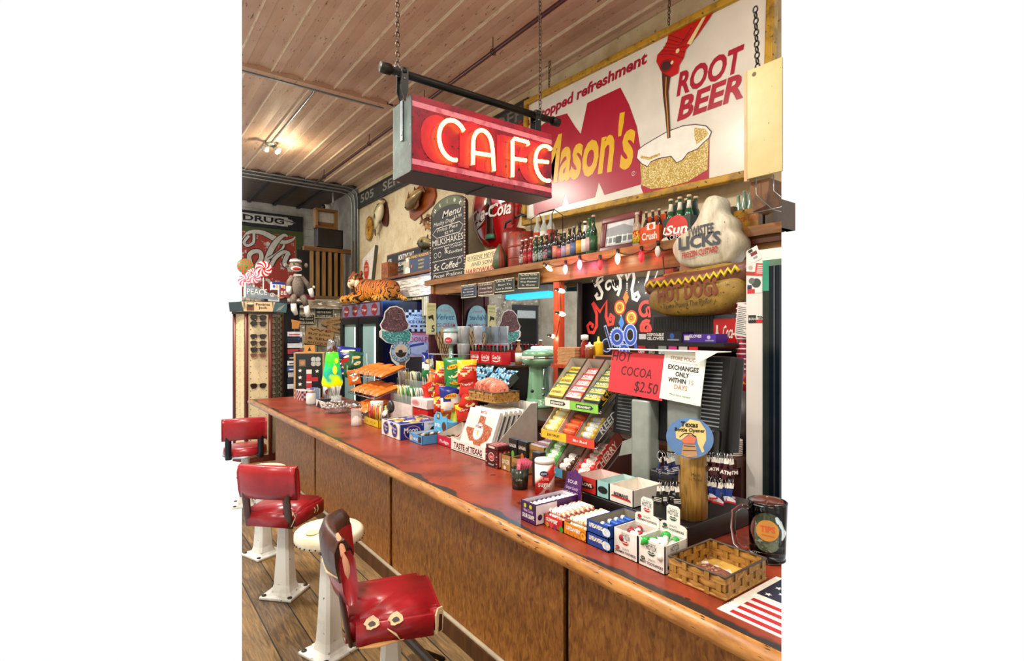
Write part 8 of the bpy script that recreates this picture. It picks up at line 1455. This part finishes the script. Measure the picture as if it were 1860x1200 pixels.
vg=thing('vent_box','black mesh fronted box below the carved hot dog sign','speaker',(SX+.03,(2.10+1.70)/2,1.572),FX); b=B(); b.cbx(-.21,.21,0,.28,0,.135,m('26272a',.5),.005); b.rect(-.19,.19,.012,.125,-.001,m('3c3e40',.4,.3)); 
for i in range(34): b.bx(-.19+.0113*i,-.1885+.0113*i,-.003,-.001,.012,.125,m('1c1d1f'))
for i in range(11): b.bx(-.19,.19,-.003,-.001,.014+.0105*i,.0155+.0105*i,m('1c1d1f'))
b.rect(.07,.19,.012,.125,-.0008,m('6a6e70',.3,.5)); b.build('box',vg)
# cash register seen from behind
RXp=1.88; pg=thing('cash_register','black and grey till monitor seen from behind with taped signs','register',(0,0,0)); RB_=m('08090b',.6); RG=m('8f9791',.35)
y0,y1=1.143,1.715
b=B(); M_=Matrix.Translation((RXp,(y0+y1)/2,1.137))@Matrix.Rotation(FX,4,'Z')@Matrix.Rotation(R(-6),4,'X'); b.T=M_; W_=(y1-y0)/2; b.cbx(-W_,W_,.02,.09,0,.376,RB_,.012); b.prism([(W_-.17,.0),(W_-.02,-.02),(W_,.37),(W_-.19,.37)],-.015,.03,RB_); b.prism([(-W_,.0),(-W_+.12,.0),(-W_+.14,.37),(-W_,.37)],-.01,.03,RB_); b.build('monitor',pg)
b=B(); b.T=M_
for i in range(22): z=.02+.0155*i; b.bx(W_-.155,W_-.03,-.0175,-.015,z,z+.005,m('7d838a',.4)); b.bx(-W_+.02,-W_+.10,-.0125,-.010,z,z+.005,m('5d6368',.4))
b.build('louvre_slots',pg)['kind']='stuff'
b=B(); b.T=M_; b.cbx(W_-.11,W_-.02,-.06,-.016,-.02,.09,m('0e0e10',.3),.008); b.build('card_reader',pg)
b=B(); b.T=Matrix.Translation((RXp-.02,0,0))@Matrix.Rotation(FX,4,'Z'); b.cbx(-1.58,-1.48,-.02,.05,.94,1.31,RG,.012); b.cbx(-1.405,-1.255,.0,.06,1.02,1.34,m('7d8480',.35),.01); b.prism([(-1.66,1.04),(-1.57,1.07),(-1.57,1.14),(-1.64,1.11)],-.01,.02,RG); b.build('neck',pg); B().cbx(1.82,2.02,1.25,1.62,.919,.945,m('777d78',.4),.006).build('foot',pg); B().cbx(1.84,1.98,1.36,1.48,.92,1.02,m('1a1b1e',.4),.01).build('cable_cover',pg)
# its paper signs
hs_=thing('cocoa_sign','red hand lettered hot cocoa price sign on the register','paper sign',(1.835,1.562,1.325),FX); hs_.rotation_euler=Euler((R(-6),R(3),FX),'XYZ'); b=B(); W_=.152; H_=.19; RP=m('d9303c',.55,0,.04,8); b.bx(-W_,W_,0,.002,0,H_,RP); IK=m('2a1418',.6)
b.text('HOT',-.09,.145,.042,IK,y=-.001,w=.115,shear=.15); b.text('COCOA',.0,.085,.04,IK,y=-.001,w=.17,shear=.12); b.text('$2.50',.062,.022,.045,IK,y=-.001,w=.125,shear=.12); b.build('sheet',hs_)
es=thing('policy_sign','white exchange policy sheet taped right of the hot cocoa sign','paper sign',(1.833,1.325,1.322),FX); es.rotation_euler=Euler((R(-6),R(4),FX),'XYZ'); b=B(); W_=.098; H_=.205; b.bx(-W_,W_,0,.002,0,H_,m('e9ebe0',.6,0,.04,8)); TC=m('242424'); TP=m('b88a74')
b.text('STORE POLICY',0,.168,.014,TP,y=-.001,w=.13,bold=.02); b.line([(-.065,.160),(.065,.158)],.002,-.001,m('c8b8a8')); b.text('EXCHANGES',0,.128,.018,TC,y=-.001,w=.145,bold=.03); b.text('ONLY',0,.102,.018,TC,y=-.001,w=.065,bold=.03); b.text('WITHIN',-.022,.076,.018,TC,y=-.001,w=.085,bold=.03); b.text('15',.046,.076,.018,TP,y=-.001,w=.02); b.text('DAYS',0,.05,.018,TP,y=-.001,w=.062,bold=.02); b.text('Must have receipt',0,.022,.008,m('5a8a6a'),y=-.001,w=.1,shear=.2); b.build('sheet',es)
o=B().bx(-.285,.28,-.002,.09,-.001,.002,m('efece4',.6)).prism([(.185,-.05),(.28,.0),(.185,.0)],-.004,-.002,m('efece4',.6)).build('paper_strip',loc=(1.832,1.43,1.5275),rz=FX); tag(o,'white paper strip folded over the top of the register','paper')
# cups, straws, lids
B().lathe([(0,0),(.085,0),(.085,.1),(.08,.1),(.08,.5),(0,.5)],patchy('7a3a20','5a2412','a0603a',8,.4,.6,r=.25,metal=.8,bump=0),n=24).build('copper_urn',loc=(2.64,1.66,BB)); tag(bpy.data.objects['copper_urn'],'tall copper column between the register and cup stack','urn')
pr=None; cup_m=[patchy('b81c2c','7a1440','e8a03a',30,.42,.58,60,.6,r=.35,bump=0),m('efe6e2',.4)]
for i in range(14):
    loc=(2.62,1.49,1.30+.026*i)
    if pr is None: pr=thing('paper_cup','red patterned paper cup nested in the tall stack beside fridge','paper cup',loc,0,'paper cups in the tall stack'); B().lathe([(.032,0),(.044,.115)],cup_m[0],n=20).lathe([(.044,.112),(.0465,.116),(.044,.12)],cup_m[1],n=20).build('cup',pr)
    else: dup(pr,loc)
B().cyl((0,0,0),(0,0,.32),.04,m('3a3230',.4),n=18).build('cup_holder',loc=(2.62,1.49,BB)); tag(bpy.data.objects['cup_holder'],'dark round holder under the tall paper cup stack','holder')
tb=thing('tin_bucket','galvanised tin bucket of wrapped straws on the back bar','bucket',(2.56,1.62,BB),FX); B().lathe([(0,0),(.05,0),(.065,.13),(.068,.135),(.062,.135),(.047,.006),(0,.006)],patchy('7d8488','5f6669','a8aeb0',14,.4,.6,30,.62,r=.35,metal=.7,bump=0),n=26).build('bucket',tb)
for i in range(16):
    o=B().bx(-.006,.006,-.001,.001,0,.23,m('ece0d4',.7)).build('wrapped_straw',loc=(2.545+.03*rnd.random(),1.60+.05*rnd.random(),BB+.01)); o.rotation_euler=(R(rnd.uniform(-14,10)),R(rnd.uniform(-10,8)),rnd.uniform(-.6,.6)); tag(o,'white paper wrapped straw standing in the tin bucket','straw','wrapped straws in the tin bucket')
pr=None
for k,(x,y,n_) in enumerate(((2.52,1.50,9),(2.60,1.40,12))):
    for i in range(n_):
        loc=(x,y,BB+.001+.009*i)
        if pr is None: pr=thing('cup_cover','pale plastic cup lid in the stack beside the tin bucket','lid',loc,0,'cup lids in stacks'); B().lathe([(0,.006),(.04,.006),(.046,.003),(.048,0),(.048,.0025),(.046,.006)],m('d8c8c0',.3),n=22).build('lid',pr)
        else: dup(pr,loc)
# fridge
fz2=thing('display_fridge','white display fridge with glass door at right end of back bar','fridge',(0,0,0)); FXx=2.5; fy=1.41; FW=m('e2dcd6',.4,0,.08,3); ftop=2.0
b=B(); b.bx(FXx,3.1,.95,fy,0,ftop,FW); b.bx(FXx-.012,FXx,1.318,fy,0.0,ftop,FW); b.bx(FXx-.012,FXx,.95,1.318,1.945,ftop,FW); clip(b.build('cabinet',fz2),False,True)
b=B(); b.bx(FXx-.03,FXx-.01,1.285,1.318,0,1.80,m('2c3632',.15,.3)); b.bx(FXx-.03,FXx-.01,1.285,1.318,1.80,1.945,m('3f9a80',.15,.2)); b.bx(FXx-.03,FXx-.01,.95,1.285,1.915,1.945,m('6a8a7a',.15,.3)); b.bx(FXx-.035,FXx-.012,1.235,1.285,0,1.915,m('1a2430',.15,.5)); b.bx(FXx-.038,FXx-.034,1.255,1.262,.0,1.915,m('6a7480',.2,.8)); d=b.build('door',fz2); clip(d,False,True); o=B().bx(FXx-.02,FXx-.014,.9,1.236,0,1.915,m('3a4648',.05,0,.1,2)).build('glass',d); clip(o,False,True)
def magnet(px,py,w,h,rot,lab,deco):
    p=at(px,py,X=FXx-.014); t=thing('fridge_magnet',lab,'magnet',p,FX); t.rotation_euler=Euler((0,rot,FX),'XYZ'); b=B(); b.bx(-w/2,w/2,-.0,.0012,-h/2,h/2,m('dcdad6',.5)); deco(b,w,h); b.build('sheet',t)
magnet(1370,462,.055,.07,R(-22),'white picture magnet, topmost on the fridge side',lambda b,w,h:(b.rect(-w*.3,w*.3,-h*.05,h*.2,-.001,m('7a2a2a')),b.rect(-w*.4,0,h*.25,h*.45,-.001,m('2a2a2a')),b.rect(-w*.2,w*.2,-h*.3,-h*.15,-.001,m('9a8a8a'))))
magnet(1372,489,.09,.06,R(8),'red and grey cartoon magnet below the topmost one',lambda b,w,h:(b.rect(0,w*.5,-h*.5,h*.5,-.001,m('c83a34')),b.disc(-w*.28,h*.1,w*.12,-.0012,m('b8a89c')),b.rect(-w*.5,0,-h*.5,-h*.2,-.001,m('9a3a30')),[b.rect(w*.1,w*.42,h*(.3-.15*i),h*(.36-.15*i),-.0014,WHITE) for i in range(5)]))
magnet(1371,517,.075,.08,R(0),'black white and red illustrated magnet, third on the fridge',lambda b,w,h:(b.rect(-w*.5,-.0,-h*.5,-h*.25,-.001,m('c02a2c')),b.disc(w*.1,h*.1,w*.3,-.001,m('3a4a40')),b.disc(-w*.2,h*.25,w*.2,-.0012,m('6a6a6a')),b.rect(-w*.5,-w*.2,-h*.25,0,-.001,m('26304a'))))
magnet(1374,579,.082,.038,0,'black white and red TXN sticker lowest on the fridge side',lambda b,w,h:(b.rect(-w*.5,-w*.02,-h*.5,h*.5,-.001,m('1a1a20')),b.rect(-w*.02,w*.5,-h*.5,-h*.1,-.001,m('c0242c')),b.text('BORN',-w*.25,-h*.15,h*.32,WHITE,y=-.002,w=w*.4),b.text('TXN',w*.24,-h*.05,h*.4,BLACK,y=-.002,w=w*.36,bold=.03)))
p=at(1345,585,X=2.52); rc=thing('receipt_list','long white printed list hanging beside the fridge','paper',(2.54,1.468,1.585),FX); rc.rotation_euler=Euler((R(6),R(10),FX),'XYZ'); b=B(); b.bx(-.035,.04,0,.001,0,.165,m('e2e0dc',.7)); [b.rect(-.03,.03-.01*(i%3),.012+.0095*i,.0155+.0095*i,-.0008,m('6a6a6a')) for i in range(15)]; b.build('sheet',rc)
# ================================================================ stools
IRON=patchy('dcdcd6','b6b6ae','5a4a3c',5,.5,.72,26,.68,r=.45,bump=.1)
def pedestal(t,top):
    b=B(); b.cbx(-.105,.105,-.105,.105,0,.018,IRON,.006)
    def sec(z,a,c): return [(a,-a+c,z),(a,a-c,z),(a-c,a,z),(-a+c,a,z),(-a,a-c,z),(-a,-a+c,z),(-a+c,-a,z),(a-c,-a,z)]
    S_=[(.016,.078,.02),(.03,.062,.016),(.07,.052,.014),(.2,.045,.014),(top-.08,.036,.013),(top,.034,.013)]; vs=[]; 
    for q in S_: vs+=sec(*q)
    b.add(vs,[(i*8+j,i*8+(j+1)%8,(i+1)*8+(j+1)%8,(i+1)*8+j) for i in range(len(S_)-1) for j in range(8)]+[tuple(range((len(S_)-1)*8,len(S_)*8))],IRON,False); b.build('pedestal',t)
    b=B(); [b.lathe([(.014,.018),(.013,.024),(0,.026)],m('3a322c',.5,.4),c=(sx_*.085,sy_*.085,0),n=8) for sx_ in (-1,1) for sy_ in (-1,1)]; b.build('bolts',t)['kind']='stuff'
    B().lathe([(.034,top-.005),(.034,top+.02),(.11,top+.03),(.11,top+.036)],m('2a2522',.5,.5),n=16).build('seat_plate',t)
REDL=patchy('a01c26','7d1018','c4525a',5,.46,.68,60,.74,r=.28,bump=.1); BRW=wood('2e160d','4e2a1a',axis='Z',sc_=8,r=.4); CANV=m('d9bf98',.9,0,.15,60); CRL=patchy('e6dcc2','c9b690','8a6a3c',5,.5,.7,24,.7,r=.45,bump=.2)
def red_stool(x,y,rz,lab,torn,chrome=False):
    t=thing('bar_stool',lab,'stool',(x,y,0),rz); pedestal(t,.44)
    if not chrome:
        b=B(); bm=bmesh.new(); bmesh.ops.create_cube(bm,size=1)
        for v in bm.verts: v.co=(v.co.x*(.36 if v.co.y>0 else .33),v.co.y*.35,.515+v.co.z*.092)
        bmesh.ops.bevel(bm,geom=[e for e in bm.edges if abs(e.verts[0].co.z-e.verts[1].co.z)>.01],offset=.035,segments=4,affect='EDGES'); bmesh.ops.bevel(bm,geom=[e for e in bm.edges if e.verts[0].co.z>.55 and e.verts[1].co.z>.55 and len(e.link_faces)==2 and abs(e.link_faces[0].normal.z-e.link_faces[1].normal.z)>.5],offset=.014,segments=3,affect='EDGES')
        b.bm(bm,REDL,True); b.build('seat',t); B().lathe([(.0,.455),(.165,.455),(.17,.468)],m('20120c',.6),n=4,smooth=False,M=Matrix.Rotation(PI/4,4,'Z')).build('seat_base',t)
    else:
        B().lathe([(0,.475),(.17,.475),(.185,.50),(.18,.545),(.15,.562),(0,.565)],REDL,n=28).build('seat',t); B().lathe([(.186,.47),(.192,.48),(.186,.49)],CHROME,n=28).build('chrome_ring',t)
    # curved back on two flat supports, at the local -y side
    bz0,bz1=(.645,.835); b=B(); n=12; vs=[]; hw=.185; 
    prof=[(-.018,bz0),(-.03,bz0+.05),(-.034,bz1-.04),(-.02,bz1),(.006,bz1+.008),(.02,bz1-.03),(.022,bz0+.04),(.008,bz0)]
    for i in range(n+1):
        u=i/n*2-1; 
        for (yy,zz) in prof: vs.append((u*hw,-.205+yy+.055*u*u-.05*(zz-bz0)*1.6,zz-.012*u*u))
    k=len(prof); b.add(vs,[(i*k+j,i*k+(j+1)%k,(i+1)*k+(j+1)%k,(i+1)*k+j) for i in range(n) for j in range(k)]+[tuple(range(k)),tuple(n*k+j for j in range(k-1,-1,-1))],REDL,True); b.build('backrest',t)
    for s in (-1,1):
        b=B(); b.tube([(s*.13,-.155,.465),(s*.132,-.17,.53),(s*.13,-.19,.65),(s*.12,-.20,.73)],.026,BRW if not chrome else m('222226',.3,.5),n=8,ey=.4); b.build('back_support',t)
    return t
t=red_stool(.85,3.47,R(-47),'red leather stool with curved back in front of the round cream stool',False); b=B(); b.tube([(.185,.02,.53),(.186,.03,.515),(.185,.02,.50)],.003,CANV,n=5); b.tube([(.185,.05,.54),(.186,.06,.515),(.185,.05,.495)],.003,CANV,n=5); b.tube([(.16,-.17,.56),(.17,-.16,.53),(.155,-.178,.48)],.003,CANV,n=5); b.build('loose_thread',t)
t=red_stool(.885,1.99,R(-108),'nearest red leather stool with torn seat and backrest',True)
# torn places of the nearest stool
def tear(o_pts,y,mt): pass
b=B(); b.T=Matrix()
# pale canvas patches round two holes on the near edge of the seat, which is the local +x side
for cy_,cz_ in ((.0,.557),(-.085,.556)):
    b=B(); M_=Matrix.Translation((.172,cy_,cz_-.004))@Matrix.Rotation(PI/2,4,'Z')@Matrix.Rotation(R(-40),4,'X'); 
    o_=[(.026*math.cos(2*PI*i/14)*(1+.15*math.sin(3*i)),.022*math.sin(2*PI*i/14)*(1+.15*math.cos(2*i))) for i in range(14)]; b.T=M_; b.prism(o_,-.002,.002,CANV); b.prism([(x*.5,z*.4-.004) for x,z in o_],-.003,.001,m('2a160e')); b.build('torn_patch',t)
b=B(); b.tube([(.179,.02,.47),(.181,.0,.50),(.181,-.03,.525)],[.004,.012,.004],CANV,n=6,ey=.3); b.tube([(.178,.03,.475),(.176,-.06,.47),(.172,-.13,.468)],[.003,.016,.004],m('c9985c',.8),n=6,ey=.4); b.build('torn_strip',t)
b=B(); M_=Matrix.Translation((.158,.163,.52))@Matrix.Rotation(R(135),4,'Z'); b.T=M_; b.prism([(-.022,-.05),(.018,-.055),(.026,.0),(.02,.036),(-.01,.042),(-.024,.02)],-.004,.002,CANV); b.prism([(-.010,-.045),(.012,-.048),(.014,.01),(-.004,.018)],-.006,.001,m('3a1a12')); b.T=Matrix(); b.build('torn_corner',t)
b=B(); 
for u in (-.9,-.5,0,.5,.9): pass
n=10; vs=[]
for i in range(n+1):
    u=i/n*2-1; 
    for yy,zz in ((-.032,.735),(-.040,.79),(-.040,.84),(-.022,.88),(.0,.888),(.024,.85),(.026,.77),(.024,.735)): vs.append((u*.18,-.21+yy+.055*u*u-.05*(zz-.6)*1.6,zz-.02*u*u))
b.add(vs,[(i*8+j,i*8+(j+1)%8,(i+1)*8+(j+1)%8,(i+1)*8+j) for i in range(n) for j in range(8)]+[tuple(range(8)),tuple(n*8+j for j in range(7,-1,-1))],BRW,True); b.build('bare_wood',t)
b=B(); b.tube([(.172,-.165,.70),(.178,-.172,.77),(.170,-.19,.85),(.155,-.205,.885)],[.009,.014,.013,.005],m('d89a78',.9,0,.12,50),n=8); b.tube([(-.176,-.203,.735),(-.1,-.238,.73),(0,-.254,.735),(.1,-.238,.728),(.178,-.2,.735)],.0055,CANV,n=6); b.build('torn_padding',t)
red_stool(.99,5.48,R(-12),'far red stool with chrome ring and black framed back at photo left edge',False,True)
def cream_stool(x,y,lab,hole=True):
    t=thing('bar_stool',lab,'stool',(x,y,0),R(20)); pedestal(t,.53); zt=.625; B().lathe([(0,zt-.06),(.158,zt-.06),(.168,zt-.045),(.166,zt-.014),(.15,zt),(.1,zt+.008),(0,zt+.01)],CRL,n=36).build('seat',t)
    b=B(); [b.lathe([(.0045,0),(.003,.003),(0,.004)],m('1c1a18',.3,.5),c=(.168*math.cos(a),.168*math.sin(a),zt-.05),M=Matrix.Rotation(a,4,'Z')@Matrix.Rotation(PI/2,4,'Y'),n=7) for a in [2*PI*i/36 for i in range(36)]]; b.build('stud',t)['kind']='stuff'
    if hole: b=B(); b.T=Matrix.Translation((-.105,-.01,zt+.0055)); b.lathe([(.03,0),(.034,.003),(.028,.004)],CANV,n=14); b.lathe([(.027,.0015),(0,.0015)],patchy('a8763c','6a4420',None,40,.4,.6,r=.8),n=14); b.T=Matrix(); b.build('torn_hole',t)
    B().cyl((0,0,.5),(0,0,.57),.05,BLACK,n=14).build('swivel',t); return t
cream_stool(.872,2.70,'round cream leather stool with studs beside nearest red stool'); cream_stool(.872,1.14,'round cream stool at the bottom edge of the photo',False); cream_stool(.872,4.18,'cream stool just behind the second red stool',False)
# ================================================================ pieces of parts
def base(o): return o.name.split('.')[0]
def nest(kind,kids,part):
    for r in [o for o in COL.objects if o.parent is None and base(o)==kind]:
        p=next((c for c in r.children if base(c)==part),None)
        if p is None: continue
        for c in list(r.children):
            if base(c) in kids: c.parent=p
nest('sock_monkey',('hat','hat_band','muzzle','lips','eye','ear'),'head'); nest('plush_tiger',('muzzle','nose','ear','eye'),'head'); nest('milkshake_mixer',('trim_band',),'head')
nest('soda_bottle',('label','neck_label'),'glass'); nest('sauce_bottle',('label',),'glass'); nest('bar_stool',('bolts',),'pedestal'); nest('bar_stool',('stud','torn_hole','torn_patch','torn_strip','torn_corner','loose_thread'),'seat'); nest('bar_stool',('bare_wood','torn_padding'),'backrest')
nest('neon_sign',('painted_letter',),'face_panel'); nest('cash_register',('louvre_slots','card_reader'),'monitor'); nest('tip_mug',('rim','foot_ring','tips_label'),'glass'); nest('menu_board',('bead_edging',),'chalk_panel'); nest('sticker_stand',('sticker_sheet',),'front_board'); nest('woven_basket',('stake',),'weaving'); nest('cola_bottle',('label',),'glass')
